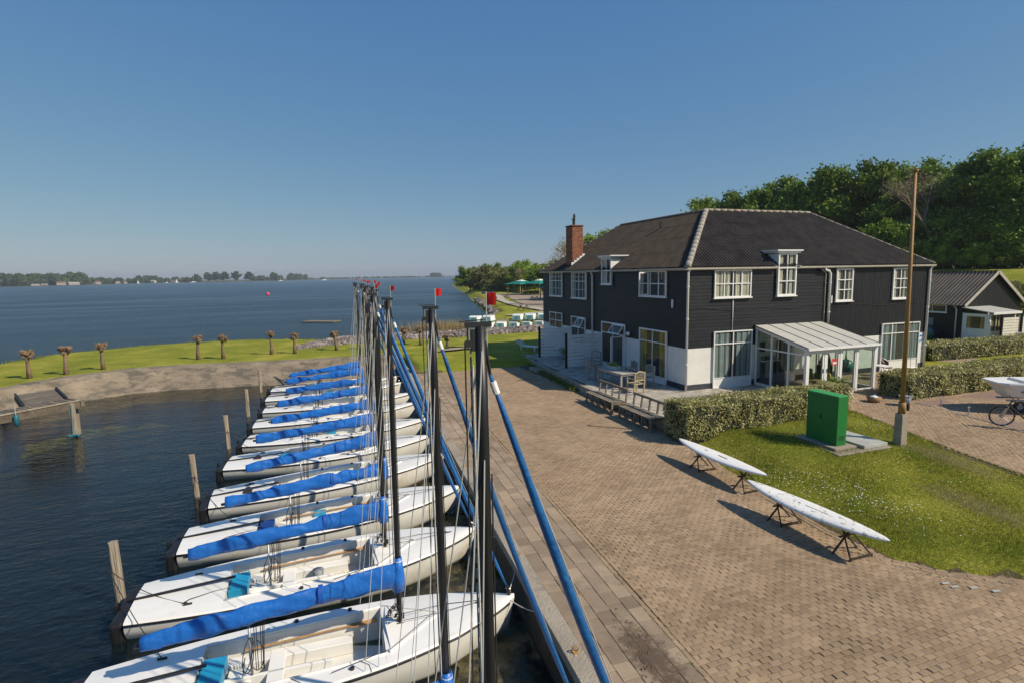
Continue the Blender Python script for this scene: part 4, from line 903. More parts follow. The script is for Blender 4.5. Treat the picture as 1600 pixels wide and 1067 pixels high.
# things kept inside the conservatory
t = empty('wall_shelf', (0, 0, 0), 0, 'narrow shelf of pots inside the conservatory at its left end', 'shelf')
MB().box(3.95, 4.9, .06, .4, 1.08, 1.12, Tf).build('board', wp, t)
for i in range(2): MB().box(4.05+.7*i, 4.08+.7*i, .06, .36, .2, 1.08, Tf).build('bracket', 'dark_metal', t)
for i, (x, m_) in enumerate(((4.05, 'basket'), (4.3, 'interior'), (4.6, 'wicker'))):
    o = MB().tube([Tf(x, .22, 1.12), Tf(x, .22, 1.3)], [.08, .1], 12).build('storage_basket', m_, None, smooth=True); tag(o, ['small tan basket at the left of the conservatory shelf', 'dark basket in the middle of the conservatory shelf', 'brown basket at the right of the conservatory shelf'][i], 'basket', 'baskets on the conservatory shelf')
o = MB().box(4.0, 4.3, .04, .07, 1.5, 1.95, Tf).build('picture_board', 'interior'); tag(o, 'small dark picture board on the wall inside the conservatory', 'picture')
t = empty('sofa', (0, 0, 0), 0, 'low brown sofa inside the conservatory behind the double doors', 'sofa')
MB().box(4.2, 5.6, 1.6, 2.3, .12, .45, Tf).build('seat', 'basket', t, bevel=.04); MB().box(4.2, 5.6, 1.35, 1.62, .12, .85, Tf).build('backrest', 'basket', t, bevel=.05)
o = MB().tube([Tf(5.9, 2.0, 0), Tf(5.9, 2.0, .5), Tf(5.95, 2.0, 1.05)], [.22, .25, .08], 10).build('draped_coat', 'warm_interior', None, smooth=True); tag(o, 'ochre coat draped over a stand behind the right conservatory door', 'coat')
o = MB().tube([Tf(6.75, 1.2, .05), Tf(6.75, 1.2, .8), Tf(6.8, 1.2, 1.5)], [.3, .33, .1], 10).build('wetsuit', 'interior', None, smooth=True); tag(o, 'dark clothes hanging inside the conservatory right of the doors', 'clothes')
o = MB().blob((7.2, -1.9, .9), .33, 2, .1, (1, 1, .9)).build('teal_ball', 'teal_pot', None, smooth=True); tag(o, 'dark teal bundle stacked at the right end of the conservatory', 'bundle')
o = MB().tube([(7.2, -1.9, 1.15), (7.2, -1.9, 1.6)], [.05, .02], 8).build('green_bottle', 'bright_green', None, smooth=True); tag(o, 'bright green pointed thing on the teal bundle in the conservatory', 'bottle')

# in front of the conservatory
t = empty('folding_stool', (4.9, -3.9, 0), .3, 'low folding stool with crossed legs outside the conservatory', 'stool')
MB().box(-.3, .3, -.2, .2, .40, .43).build('seat', 'old_wood', t)
for y in (-.17, .17):
    MB().bar((-.28, y, 0), (.24, y, .4), .04, .03).build('leg', 'white_paint', t); MB().bar((.28, y, 0), (-.24, y, .4), .04, .03).build('leg', 'white_paint', t)
for i, (x, y, h) in enumerate(((4.7, -3.45, .55), (4.35, -3.35, .4), (5.1, -3.5, .45))):
    t = empty('plant_pot', (x, y, 0), 0, ['tall green pot plant beside the conservatory doors', 'short potted plant at the hedge end by the conservatory', 'pale potted plant beside the folding stool'][i], 'pot plant')
    MB().tube([(0, 0, 0), (0, 0, h)], [.12, .16], 14).build('pot', ['teal_pot', 'basket', 'stone_trough'][i], t, smooth=True)
    P = RNG.normal(0, 1, (350, 3))*[.1, .1, .1]+[0, 0, h+.12]; P[:, 2] = np.maximum(P[:, 2], h); V, F = leaves(P, .035); mesh_np('plant', V, F, 'leaf_mid', t, RNG.uniform(0, 1, 350))
def wicker(x, y, rz, label):
    t = empty('bistro_chair', (x, y, 0), rz, label, 'chair', 'bistro chairs by the right ground floor window')
    MB().tube([(0, 0, .42), (0, 0, .46)], .22, 14).build('seat', 'wicker', t)
    mb = MB(); n = 8; pts = [(.24*math.cos(a), .24*math.sin(a)*1., .66+.22*max(0, math.sin(a))) for a in [PI*i/n for i in range(n+1)]]
    for i in range(n): a, b = pts[i], pts[i+1]; mb.add([(a[0], a[1], .46), (b[0], b[1], .46), b, a], [(0, 1, 2, 3)])
    mb.build('backrest', 'wicker', t); MB().tube(pts, .015, 6).build('back_frame', 'steel', t)
    for sx in (-.19, .19):
        for sy in (-.19, .19): MB().tube([(sx*.8, sy*.8, .42), (sx, sy, 0)], .013, 6).build('leg', 'steel', t)
wicker(10.9, -1.1, .3, 'brown woven bistro chair with metal legs near the right ground floor window')
t = empty('patio_table', (10.1, -1.5, 0), 0, 'small white table beside the woven bistro chair', 'table')
MB().box(-.3, .3, -.3, .3, .62, .65).build('top', wp, t)
for sx in (-.26, .26):
    for sy in (-.26, .26): MB().box(sx-.02, sx+.02, sy-.02, sy+.02, 0, .62).build('leg', wp, t)
t = empty('bucket', (5.95, -5.55, 0), 0, 'grey bucket standing behind the flagpole at the hedge corner', 'bucket')
MB().tube([(0, 0, 0), (0, 0, .36)], [.15, .21], 18).build('pail', 'pot_grey', t, smooth=True); MB().tube([(0, 0, .355), (0, 0, .375)], .225, 18).build('rim', 'pot_grey', t)
t = empty('flower_basket', (5.4, -4.7, 0), 0, 'low brown basket holding blue and white bits under the hedge end', 'basket')
MB().tube([(0, 0, 0), (0, 0, .2)], [.2, .27], 14).build('basket', 'basket', t, smooth=True); MB().blob((0, 0, .2), .17, 1, .2, (1, 1, .4)).build('contents', 'opti_white', t); MB().blob((.1, .05, .25), .07, 1, .2).build('contents', 'navy', t)
for (x, y, lb) in ((6.9, -6.25, 'short steel ground post in the parking bay nearer the hedge'), (6.52, -7.42, 'short steel ground post in the parking bay nearer the lawn')):
    t = empty('ground_post', (x, y, gz(x, y)), 0, lb, 'post', 'steel ground posts in the parking bay')
    MB().tube([(0, 0, 0), (0, 0, .3)], .022, 8).build('stem', 'zinc', t); MB().box(-.05, .05, -.015, .015, .28, .32).build('head', 'zinc', t)

# ------------------------------------------------------------------ green cabinet, its plinth and the hatch
MB_ = MB(); ks = [(-1.42, -8.9), (.72, -8.9), (.72, -6.75), (-1.14, -6.75)]
pl = empty('concrete_plinth', (0, 0, 0), 0, 'stepped grey slab carrying the green cabinet and the metal hatch', 'slab')
MB().prism(ks, -.4, -.03).build('lower_slab', 'concrete', pl, bevel=.015); MB().prism([(-1.22, -8.62), (-.38, -8.62), (-.38, -7.15), (-1.22, -7.15)], -.028, .05).build('upper_slab', 'concrete', pl, bevel=.01)
t = empty('green_cabinet', (-.8, -7.9, .052), 0, 'tall bright green metal utility cabinet standing on a slab in the lawn', 'cabinet')
MB().box(-.19, .19, -.545, .545, 0, 1.46).build('body', 'kiosk_green', t, bevel=.008)
MB().box(-.20, .20, -.555, .555, 1.462, 1.50).build('lid', 'kiosk_top', t, bevel=.006)
MB().box(-.196, -.192, -.50, -.005, .06, 1.40).build('door', 'kiosk_green', t, bevel=.003); MB().box(-.196, -.192, .005, .50, .06, 1.40).build('door', 'kiosk_green', t, bevel=.003)
MB().box(.192, .198, -.50, .50, .06, 1.4).build('rear_panel', 'kiosk_green', t)
for y in (-.52, .52):
    for z in (.25, .75, 1.25): MB().tube([(-.196, y, z-.04), (-.196, y, z+.04)], .011, 8).build('hinge', 'kiosk_green', t)
MB().bar((-.21, .035, .72), (-.21, .035, .84), .018, .02).build('handle', 'dark_metal', t); MB().tube([(-.196, .035, .66), (-.204, .035, .66)], .012, 8).build('lock', 'steel', t)
for k_ in range(5): MB().box(-.12, .12, -.549, -.546, .16+.03*k_, .172+.03*k_).build('vent_slit', 'dark_metal', t)
t = empty('metal_hatch', (.2, -7.85, -.03), 0, 'pale metal ground hatch of two lids beside the green cabinet', 'hatch')
MB().box(-.45, .5, -.92, -.01, .0, .10).build('lid', 'steel_lid', t, bevel=.01); MB().box(-.45, .5, .01, .85, .0, .10).build('lid', 'steel_lid', t, bevel=.01)
# ------------------------------------------------------------------ flagpole
t = empty('flagpole', (1.23, -8.75, -.1), 0, 'tall rusty orange flagpole in a square concrete foot at the lawn edge', 'flagpole')
mb = MB(); mb.add([(x*w, y*w, z) for z, w in ((-.2, .135), (1.0, .115)) for x, y in ((-1, -1), (1, -1), (1, 1), (-1, 1))], [(0, 3, 2, 1), (4, 5, 6, 7), (0, 1, 5, 4), (1, 2, 6, 5), (2, 3, 7, 6), (3, 0, 4, 7)]); mb.build('concrete_foot', 'concrete', t, bevel=.01)
MB().tube([(0, 0, 1.0), (0, 0, 1.35)], .10, 14).build('socket', 'rust_pole', t, smooth=True)
MB().tube([(0, 0, 1.2), (-.05, 0, 4.5), (-.13, 0, 8.1)], [.068, .056, .042], 14).build('pole', 'rust_pole', t, smooth=True)
MB().tube([(-.13, 0, 8.1), (-.13, 0, 8.16)], .075, 12).build('cap', 'rust_pole', t); MB().tube([(-.13, -.0, 8.12), (-.04, -.06, 8.14)], .02, 6).build('pulley_arm', 'rust_pole', t)
MB().tube([(-.06, -.06, 8.1), (.06, -.08, 4.5), (.11, -.1, 1.3)], .006, 4).build('halyard', 'rope_black', t); MB().box(.09, .14, -.13, -.07, 1.1, 1.3).build('cleat', 'dark_metal', t)

# ------------------------------------------------------------------ sailboards drying on trestles
def sailboard(a, b, zc, width, m, label, details):
    a = Vector((*a, 0)); b = Vector((*b, 0)); L = (b-a).length; d = (b-a)/L; ang = math.atan2(d.y, d.x)
    t = empty('sailboard', (a.x, a.y, zc), ang, label, 'sailboard', 'white sailboards on trestles')
    n = 30; V = []; F = []; k = 14
    for i in range(n+1):
        s = i/n; w = width/2*(math.sin(PI*min(1, s*1.0))**.55)*(.86+.14*math.sin(PI*s)) if 0 < s < 1 else .012
        h = .055*(math.sin(PI*s)**.4 if 0 < s < 1 else .15)+.006; z = .05*(2*s-1)**2*1.3
        for j in range(k):
            an = 2*PI*j/k; V.append((s*L, w*math.copysign(abs(math.cos(an))**.8, math.cos(an)), z+h*math.copysign(abs(math.sin(an))**.7, math.sin(an))))
    for i in range(n):
        for j in range(k): F.append((i*k+j, i*k+(j+1) % k, (i+1)*k+(j+1) % k, (i+1)*k+j))
    MB().add(V, F).build('board', m, t, smooth=True)
    for (x0, x1, w, zt_) in details: MB().box(x0*L, x1*L, -w, w, .057, .064).build('slot', 'hatch_black', t)
    return t, L, ang
def trestle(x, y, rz, h, label, sp=.22):
    z = gz(x, y); t = empty('trestle', (x, y, z), rz, label, 'trestle', 'dark metal trestles under the sailboards')
    for s in (-1, 1):
        MB().bar((-.02, s*sp*1.5, 0), (-.0, -s*sp*.55, h), .03, .03).build('leg', 'rusty_iron', t)
        MB().bar((.35, s*sp*1.3, 0), (.02, s*sp*.5, h-.06), .026, .026).build('stay', 'rusty_iron', t)
    MB().bar((0, -sp*.9, h*.72), (0, sp*.9, h*.72), .028, .028).build('crossbar', 'rusty_iron', t); MB().bar((.34, -sp*1.3, .05), (.34, sp*1.3, .05), .026, .026).build('ground_bar', 'rusty_iron', t)
t, L, an = sailboard((-5.13, -6.55), (-5.02, -9.92), .17, .60, 'board_white', 'clean white sailboard with two dark slots, the one nearer the hedge', [(.30, .37, .018, 0), (.50, .60, .02, 0), (.80, .83, .012, 0)])
t, L, an = sailboard((-5.68, -10.0), (-5.46, -13.38), .17, .66, 'board_worn', 'worn white sailboard with a black centre line and scuffed deck, nearer the camera', [(.42, .43, .015, 0), (.47, .86, .006, 0), (.30, .33, .012, 0)])
trestle(-5.12, -7.5, PI/2*-1, .46, 'dark trestle under the hedge end of the clean sailboard'); trestle(-5.06, -9.2, -PI/2, .46, 'dark trestle under the near end of the clean sailboard')
trestle(-5.62, -10.95, -PI/2, .46, 'dark trestle under the far end of the worn sailboard'); trestle(-5.52, -12.55, -PI/2, .46, 'dark trestle under the near end of the worn sailboard')

# ------------------------------------------------------------------ the moored sailing boats
BL = 6.75
SX = [0, .8, 1.6, 2.5, 3.5, 4.4, 5.0, 5.6, 6.2, 6.55, 6.75]
HB = [.70, .84, .94, 1.0, 1.0, .93, .82, .64, .38, .19, .02]
ZS = [.36, .385, .41, .44, .48, .53, .57, .61, .65, .675, .69]
fb = lambda x: float(np.interp(x, SX, HB)); fz = lambda x: float(np.interp(x, SX, ZS))
def catmull(xs): return xs
def hull_mesh():
    xs = np.concatenate([np.linspace(0, 5.6, 22), np.linspace(5.75, 6.75, 9)]); rings = []
    bs = np.interp(xs, SX, HB); 
    for _ in range(2): bs[1:-1] = bs[1:-1]*.5+(bs[:-2]+bs[2:])*.25
    V, F = [], []; k = 9
    for x, b in zip(xs, bs):
        s = max(0, (x-5.2)/1.55); kz = -.22+.34*s**2; z = fz(x); xx = x-(.0 if x < 5.5 else 0)
        half = [(b, z), (b*.985-.0, z-.14), (b*(.93-.1*s), .12+.1*s), (b*(.74-.3*s), -.08+.18*s)]
        bowx = lambda zz: xx-max(0, s)*.16*(z-zz)/max(z, .1)
        for y, zz in half: V.append((bowx(zz), y, zz))
        V.append((bowx(kz), 0, kz))
        for y, zz in half[::-1]: V.append((bowx(zz), -y, zz))
    n = len(xs)
    for i in range(n-1):
        for j in range(k-1): F.append((i*k+j, i*k+j+1, (i+1)*k+j+1, (i+1)*k+j))
    F.append(tuple(range(k)))
    return MB().add(V, F), xs, bs
CK0, CK1 = 1.62, 4.42
def deck_mesh(xs0, bs0):
    V, F = [], []; X = sorted(set(list(np.round(xs0, 4))+[CK0, CK1])); rows = []
    for x in X:
        b = float(np.interp(x, xs0, bs0)); z = fz(x)
        deck = lambda: [(b, z+.002), (b*.97, z+.03), (b*.66, z+.055), (b*.33, z+.07), (0, z+.075)]
        c = min(.64, b-.24); pit = lambda: [(b, z+.002), (b*.97, z+.03), (c+.02, z+.045), (c, z+.03), (c-.05, .02)]
        if x < CK0 or x > CK1: rows.append((x, deck()))
        elif abs(x-CK0) < 1e-6: rows += [(x, deck()), (x, pit())]
        elif abs(x-CK1) < 1e-6: rows += [(x, pit()), (x, deck())]
        else: rows.append((x, pit()))
    D = MB(); I = MB()
    for a, b in zip(rows[:-1], rows[1:]):
        for s in (1, -1):
            A = [(a[0], s*y, z) for y, z in a[1]]; B = [(b[0], s*y, z) for y, z in b[1]]
            pit_ = a[1][4][1] < .1 and b[1][4][1] < .1
            for j in range(4):
                tgt = I if (pit_ and j >= 2) else D
                if abs(a[0]-b[0]) < 1e-6 and j >= 2: tgt = I
                elif abs(a[0]-b[0]) < 1e-6: continue
                tgt.add([A[j], A[j+1], B[j+1], B[j]], [(0, 1, 2, 3)])
            if pit_: I.add([A[4], (a[0], 0, .02), (b[0], 0, .02), B[4]], [(0, 1, 2, 3)])
            elif abs(a[0]-b[0]) < 1e-6:
                p = A if a[1][4][1] > .1 else B; I.add([p[2], p[4], (p[4][0], 0, .02), (p[4][0], s*.6, .02)], [(0, 1, 2, 3)])
    return D, I
hull0, xs0, bs0 = hull_mesh(); D0, I0 = deck_mesh(xs0, bs0)
MX = 4.70; MTOP = 6.12
def boat(bow, yaw, label, bench='turquoise', oar=True, flag='flag_red', hatches=1, coil=1, rake=(0, 0), seed=0, boomdip=0, mx=MX):
    rs = random.Random(seed)
    d = Vector((math.cos(yaw), math.sin(yaw))); org = Vector(bow)-d*BL
    t = empty('sailing_boat', (org.x, org.y, WZ), yaw, label, 'sailing boat', 'sailing boats moored side by side along the quay')
    t.rotation_euler = (R(rs.uniform(-.8, .8)), R(rs.uniform(-.3, .3)), yaw)
    if not hasattr(boat, 'parts'):
        h = MB(); h.v, h.f = list(hull0.v), list(hull0.f); h = h.build('hull', 'hull_side', None, smooth=True)
        m = h.modifiers.new('e', 'EDGE_SPLIT'); m.split_angle = R(40)
        dk = D0.build('deck', 'gelcoat', None, smooth=True); m = dk.modifiers.new('e', 'EDGE_SPLIT'); m.split_angle = R(35)
        ck = I0.build('cockpit', 'cockpit', None); P_ = [h, dk, ck]
        # rubbing strake on each side, coaming, breakwater, benches, deck fittings
        for s in (1, -1):
            P_.append(MB().tube([(x, s*(b+.004), fz(x)-.018) for x, b in zip(xs0[:-1], bs0[:-1])], .020, 6).build('rubbing_strake', 'black_rubber', None, smooth=True))
            cw = lambda x: min(.64, fb(x)-.24)
            P_.append(MB().tube([(x, s*(cw(x)+.02), fz(x)+.05) for x in np.linspace(CK0, CK1, 9)], .018, 6).build('coaming', 'gelcoat', None, smooth=True))
            P_.append(MB().box(CK0+.05, CK1-.5, *sorted((s*.34, s*.56)), .20, .235).build('side_bench', 'gelcoat', None, bevel=.01))
            P_.append(MB().box(CK0+.05, CK1-.5, *sorted((s*.34, s*.36)), .03, .20).build('bench_front', 'cockpit', None))
            P_.append(MB().bar((4.48, s*.66, .585), (5.35, s*.02, .66), .03, .07).build('breakwater', 'gelcoat', None))
        P_.append(MB().add([(4.5, .62, .60), (5.3, 0, .665), (4.5, -.62, .60), (4.46, 0, .665)], [(0, 1, 3), (1, 2, 3)]).build('foredeck_panel', 'gelcoat', None))
        P_.append(MB().box(1.9, 3.6, -.03, .03, .025, .24).build('centreboard_case', 'gelcoat', None, bevel=.01))
        P_.append(MB().box(2.6, 2.85, -.57, .57, .20, .24).build('thwart', 'gelcoat', None, bevel=.01))
        P_.append(MB().bar((-.12, 0, .44), (1.75, .0, .56), .035, .04).build('tiller', 'black_mast', None))
        P_.append(MB().box(-.33, -.26, -.05, .05, -.45, .42).build('rudder', 'black_rubber', None, bevel=.02))
        P_.append(MB().box(-.25, -.015, -.64, .62, -.12, .37).build('stern_fender', 'black_rubber', None, bevel=.06))
        b_ = MB()
        for y in (-.5, -.3, .3, .5):
            for z in (.05, .3): b_.tube([(-.25, y, z), (-.257, y, z)], .014, 8)
        P_.append(b_.build('fender_bolts', 'board_white', None))
        for x, y in ((1.0, -.55), (1.0, .55), (6.1, .0)): P_.append(MB().bar((x-.07, y, fz(x)+.075), (x+.07, y, fz(x)+.075), .025, .03).build('cleat', 'dark_metal', None))
        for x, y in ((3.0, .82), (3.0, -.82), (3.9, .8), (3.9, -.8)): P_.append(MB().tube([(x, y, fz(x)+.03), (x, y, fz(x)+.075)], .035, 8).build('block', 'dark_metal', None))
        P_.append(MB().tube([(6.68, 0, .7), (6.68, 0, .86), (6.60, 0, .9)], .015, 6).build('bow_fitting', 'steel', None))
        # mast, masthead, boom
        mb = MB(); mb.tube([(0, 0, .60), (0, 0, 3.5), (0, 0, MTOP-.75), (0, 0, MTOP)], [.045, .045, .042, .034], 14, sq=1.); mast = mb.build('mast', 'black_mast', None, smooth=True)
        sub = []
        mb = MB(); mb.bar((-.10, 0, MTOP+.01), (.075, 0, MTOP+.01), .028, .035); mb.bar((-.14, 0, MTOP+.035), (.03, 0, MTOP+.04), .008, .008); sub.append(mb.build('masthead_crane', 'dark_metal', None))
        mb = MB(); mb.bar((-.05, 0, MTOP-.02), (-.05, 0, MTOP-.16), .022, .03); mb.tube([(-.085, 0, MTOP-.01), (-.085, 0, MTOP-.09)], .006, 6); mb.tube([(-.085, -.012, MTOP-.11), (-.085, .012, MTOP-.11)], .024, 12); sub.append(mb.build('masthead_block', 'dark_metal', None))
        mb = MB(); mb.bar((-.075, .035, MTOP-.0), (-.075, .035, MTOP-.14), .008, .012); mb.bar((-.075, -.0, MTOP-.0), (-.075, -.0, MTOP-.14), .008, .012); sub.append(mb.build('shackle', 'steel', None))
        mb = MB(); mb.tube([(-.062, -.02, MTOP-.25), (-.056, -.02, 1.2)], .0065, 5); sub.append(mb.build('halyard', 'rope_white', None))
        mb = MB()
        for i in range(46): z = .9+i*.112; mb.tube([(-.062, .022, z), (-.062, .022, z+.075)], .0075, 4)
        sub.append(tag(mb.build('flecked_halyard', 'rope_white', None), kind='stuff')); mb = MB(); mb.tube([(-.0625, .022, .85), (-.0625, .022, MTOP-.2)], .0062, 5); mb.tube([(.052, -.03, .85), (.05, -.02, MTOP-1)], .006, 5); mb.tube([(-.105, .0, MTOP-.12), (-.12, .03, 1.7)], .0055, 5); sub.append(mb.build('black_halyard', 'rope_black', None))
        mb = MB(); mb.box(-.06, .06, -.07, .07, .55, .66); mb.bar((-.08, 0, .75), (.08, 0, .75), .03, .1); sub.append(mb.build('mast_step', 'dark_metal', None))
        mb = MB(); mb.tube([(0, 0, 1.42), (-3.86, 0, 1.08)], .035, 8); boom = mb.build('boom', 'black_mast', None)
        # stays
        st = []
        for s in (1, -1):
            st.append(('shroud', MB().tube([(0, s*.03, MTOP-.85), (-.42, s*.90, .56)], .0055, 5).build('shroud', 'wire', None)))
            st.append(('shroud', MB().tube([(0, s*.03, MTOP-.15), (-.62, s*.92, .56)], .0055, 5).build('shroud', 'wire', None)))
        boat.parts = P_; boat.mast = mast; boat.sub = sub; boat.boom = boom; boat.st = st
        for o in P_+[mast, boom]+sub+[x[1] for x in st]: COL.objects.unlink(o)
    def put(o, parent):
        c = o.copy(); COL.objects.link(c); c.parent = parent; return c
    for o in boat.parts: put(o, t)
    ms = put(boat.mast, t); ms.location = (mx, 0, 0); ms.rotation_euler = (rake[1], rake[0], 0)
    for o in boat.sub: put(o, ms)
    for _, o in boat.st: c = put(o, t); c.location = (mx, 0, 0); c.rotation_euler = (rake[1], rake[0], 0)
    swing = rs.uniform(-.04, .04)
    bo = put(boat.boom, t); bo.location = (mx, 0, 0); bo.rotation_euler = (0, boomdip, swing)
    tip = Vector((mx, 0, 0))+Matrix.Rotation(rake[1], 3, 'X')@Matrix.Rotation(rake[0], 3, 'Y')@Vector((0, 0, MTOP))
    # sail cover: a lumpy tube over boom and sail, with a collar up the mast
    CL = 3.80 if seed < 20 else 3.6
    n = 46; V = []; F = []; k = 18
    lum = [rs.uniform(.0, 1) for _ in range(9)]; dents = [(rs.uniform(.08, .9), rs.uniform(.02, .06), rs.uniform(.10, .28)) for _ in range(5)]; ph = rs.uniform(0, 6)
    for i in range(n+1):
        s = i/n; x = .03-s*CL; zc = 1.44-s*.38
        h = .165+.075*(1-s)**1.5+.022*math.sin(s*9+lum[0]*6)+.013*math.sin(s*23+lum[1]*6)
        for (c_0, w_, a_) in dents: h *= 1-a_*math.exp(-((s-c_0)/w_)**2)
        if s > .97: h *= .86
        wd = (.098+.022*math.sin(s*7+lum[2]*6)+.010*math.sin(s*31+ph))*(1-.12*s)
        if s < .03: wd *= .75
        for j in range(k):
            a = 2*PI*j/k; fold = .011*math.sin(3*a+s*26+lum[3]*6)+.009*math.sin(5*a-s*43+lum[4]*6)+.006*math.sin(8*a+s*70)
            V.append((x, (wd+fold)*math.sin(a)*(1+.25*math.cos(a)*-1), zc+.035+(h+fold)*math.cos(a)*(1 if math.cos(a) > 0 else .7)))
    for i in range(n):
        for j in range(k): F.append((i*k+j, i*k+(j+1) % k, (i+1)*k+(j+1) % k, (i+1)*k+j))
    F += [tuple(range(k)), tuple(range((n+1)*k-1, n*k-1, -1))]
    cv = MB().add(V, F).build('sail_cover', 'cover_blue', t, smooth=True); cv.location = (mx, 0, 0); cv.rotation_euler = (0, boomdip, swing)
    mb = MB(); mb.tube([(.0, 0, 1.22), (-.01, 0, 1.45), (0, 0, 1.62), (0, 0, 1.80)], [.10, .115, .085, .062], 12); col = mb.build('cover_collar', 'cover_blue', cv, smooth=True)
    mb = MB(); [mb.tube([(0, 0, z), (0, 0, z+.012)], .071, 12) for z in (1.70, 1.74)]; mb.build('collar_lashing', 'board_white', col)
    s0 = rs.uniform(.30, .36); 
    for s_, wdt in ((s0, .07),):
        V = []; kk = 14
        for xx in (0, wdt):
            for j in range(kk): a = 2*PI*j/kk; V.append((.03-(s_*CL)-xx, .122*math.sin(a), 1.44-s_*.36+.035+(.192 if math.cos(a) > 0 else .125)*math.cos(a)))
        MB().add(V, [(j, (j+1) % kk, (j+1) % kk+kk, j+kk) for j in range(kk)]).build('cover_band', 'cover_dark', cv, smooth=True)
    # furled jib in its sleeve from the masthead to the bow
    a = tip+Vector((.06, 0, -.32)); b = Vector((6.62, 0, .92)); dd = b-a; sag = [a+dd*s+Vector((-.04*math.sin(PI*s), 0, -.05*math.sin(PI*s))) for s in np.linspace(0, 1, 16)]
    rr = [.012]+[.018+.018*min(1, i/4)+rs.uniform(-.002, .002) for i in range(1, 14)]+[.026, .014]
    jb = MB().tube(sag, rr, 10).build('furled_jib', 'jib_blue', t, smooth=True)
    MB().tube([sag[0]+(sag[1]-sag[0])*.15, sag[0]+(sag[1]-sag[0])*.40], .0235, 10).build('sleeve_band', 'board_white', jb)
    MB().tube([tip+Vector((.03, 0, -.1)), a], .012, 6).build('head_swivel', 'dark_metal', jb); MB().tube([b, (6.66, 0, .74)], .03, 8).build('furling_drum', 'dark_metal', jb)
    MB().tube([tip+Vector((.03, 0, -.05)), sag[0], sag[-1]], .0045, 4).build('forestay', 'wire', t)
    # burgee: a small square flag on a wire
    fs = MB().tube([tip+Vector((.045, 0, -.55)), tip+Vector((.045, 0, .22))], .0042, 5).build('flag_staff', 'wire', t)
    fa = rs.uniform(-.75, .1); f_ = MB(); V = []
    for i in range(5):
        for z in (.135, .215): V.append(tuple(tip+Vector((.047+.070*i/4*math.cos(fa), .070*i/4*math.sin(fa)+.006*math.sin(i*2), z))))
    f_.add(V, [(2*i, 2*i+2, 2*i+3, 2*i+1) for i in range(4)]).build('flag', flag, fs, fix=False)
    # mainsheet hanging from the boom, with a stanchion
    mb = MB(); zb = 1.44-.36*.62
    for dx, dy in ((0, 0), (.03, .02), (.10, 0), (.13, .015), (.16, -.02)): mb.tube([(mx-2.25+dx, dy, zb), (mx-2.25+dx*.7+rs.uniform(-.01, .01), dy*.5, .30)], .0065, 5)
    loop = [(mx-2.3+.11*math.sin(a)+.05, .05*math.cos(a*1.3)+.05, .52+.23*math.cos(a)) for a in np.linspace(0, 5.8, 14)]; mb.tube(loop, .007, 5)
    if coil: mb.tube([(mx-2.35+.08*math.sin(a*1.1), -.06+.05*math.cos(a*.9), .62+.27*math.cos(a)) for a in np.linspace(0, 11, 24)], .008, 5)
    mb.build('mainsheet', 'rope_black', t); MB().tube([(mx-2.32, 0, .24), (mx-2.32, 0, zb-.1)], .02, 8).build('stanchion', 'zinc', t, smooth=True)
    # tangle of line at the mast foot, sheets across the foredeck
    mb = MB()
    for q in range(4): mb.tube([(mx-.1+rs.uniform(-.05, .05)+.09*math.cos(a+q), .1*math.sin(a)+rs.uniform(-.03, .03), .80+.11*math.sin(a*1.7+q)+.02*a) for a in np.linspace(0, 6, 14)], .007, 4)
    mb.build('line_tangle', 'rope_black', t)
    mb = MB(); mb.tube([(mx-.08+.05*math.cos(a), -.07+.05*math.sin(a), .84+.05*math.sin(a)) for a in np.linspace(0, 6, 12)], .011, 5); mb.build('white_coil', 'rope_white', t)
    mb = MB(); mb.tube([(mx+.05, .05, .75), (5.5, .20, .69), (6.1, .05, .73)], .006, 4); mb.tube([(mx, -.1, .72), (5.35, -.08, .72), (6.2, .02, .73)], .006, 4); mb.tube([(5.3, 0, .71), (4.5, -.62, .62), (3.6, -.80, .56)], .006, 4)
    mb.build('jib_sheet', 'rope_black', t)
    mb = MB(); mb.tube([(1.0, -.55, .50), (.9, -.50, .47), (1.0, -.40, .47), (1.4, -.28, .475), (1.66, -.25, .48), (1.75, -.27, .3)], .009, 5); mb.build('stern_line', 'rope_black', t)
    for x in (3.0, 4.0): MB().tube([(x, -.66, fz(x)+.06), (x+.15, -.80, fz(x)+.05), (x+.18, -.96, fz(x)+.04)], .005, 4).build('lashing', 'rope_black', t)
    if bench: MB().box(1.64, 1.98, -.32, .34, .24, .44).build('stern_seat', bench, t, bevel=.01); MB().box(1.99, 2.35, -.30, .32, .14, .18).build('floor_locker', 'gelcoat', t, bevel=.01)
    else: MB().box(1.66, 2.15, -.36, .34, .22, .36).build('stern_seat', 'gelcoat', t, bevel=.01)
    if seed % 2: MB().blob((2.2+seed*.13, -.25, .10), .13, 2, .15, (1.3, 1, .6)).build('bundle', ['black_rubber', 'cover_dark', 'rope_white'][seed % 3], t, smooth=True)
    if seed % 4 == 2: MB().tube([(3.3, .2, .03), (3.3, .2, .28)], [.09, .12], 12).build('bailer', 'pot_grey', t, smooth=True)
    if seed % 3 == 0: MB().box(2.9, 3.2, .565, .58, .10, .40).build('side_pocket', 'turquoise', t)
    if oar:
        o1 = MB(); o1.tube([(2.2, .56, .32), (4.1, .60, .38)], .017, 8); o1.add([(3.9, .52, .37), (4.35, .53, .39), (4.35, .67, .40), (3.9, .66, .38), (3.9, .52, .385), (4.35, .53, .405), (4.35, .67, .415), (3.9, .66, .395)], [(0, 1, 2, 3), (4, 7, 6, 5), (0, 4, 5, 1), (2, 6, 7, 3), (1, 5, 6, 2), (3, 7, 4, 0)]); o1.build('oar', 'oar_wood', t)
    if hatches: MB().tube([(.95, -.02-.25*rs.random(), fz(1)+.078), (.95, -.02-.25*rs.random(), fz(1)+.084)], .11, 18).build('hatch', 'hatch_black', t)
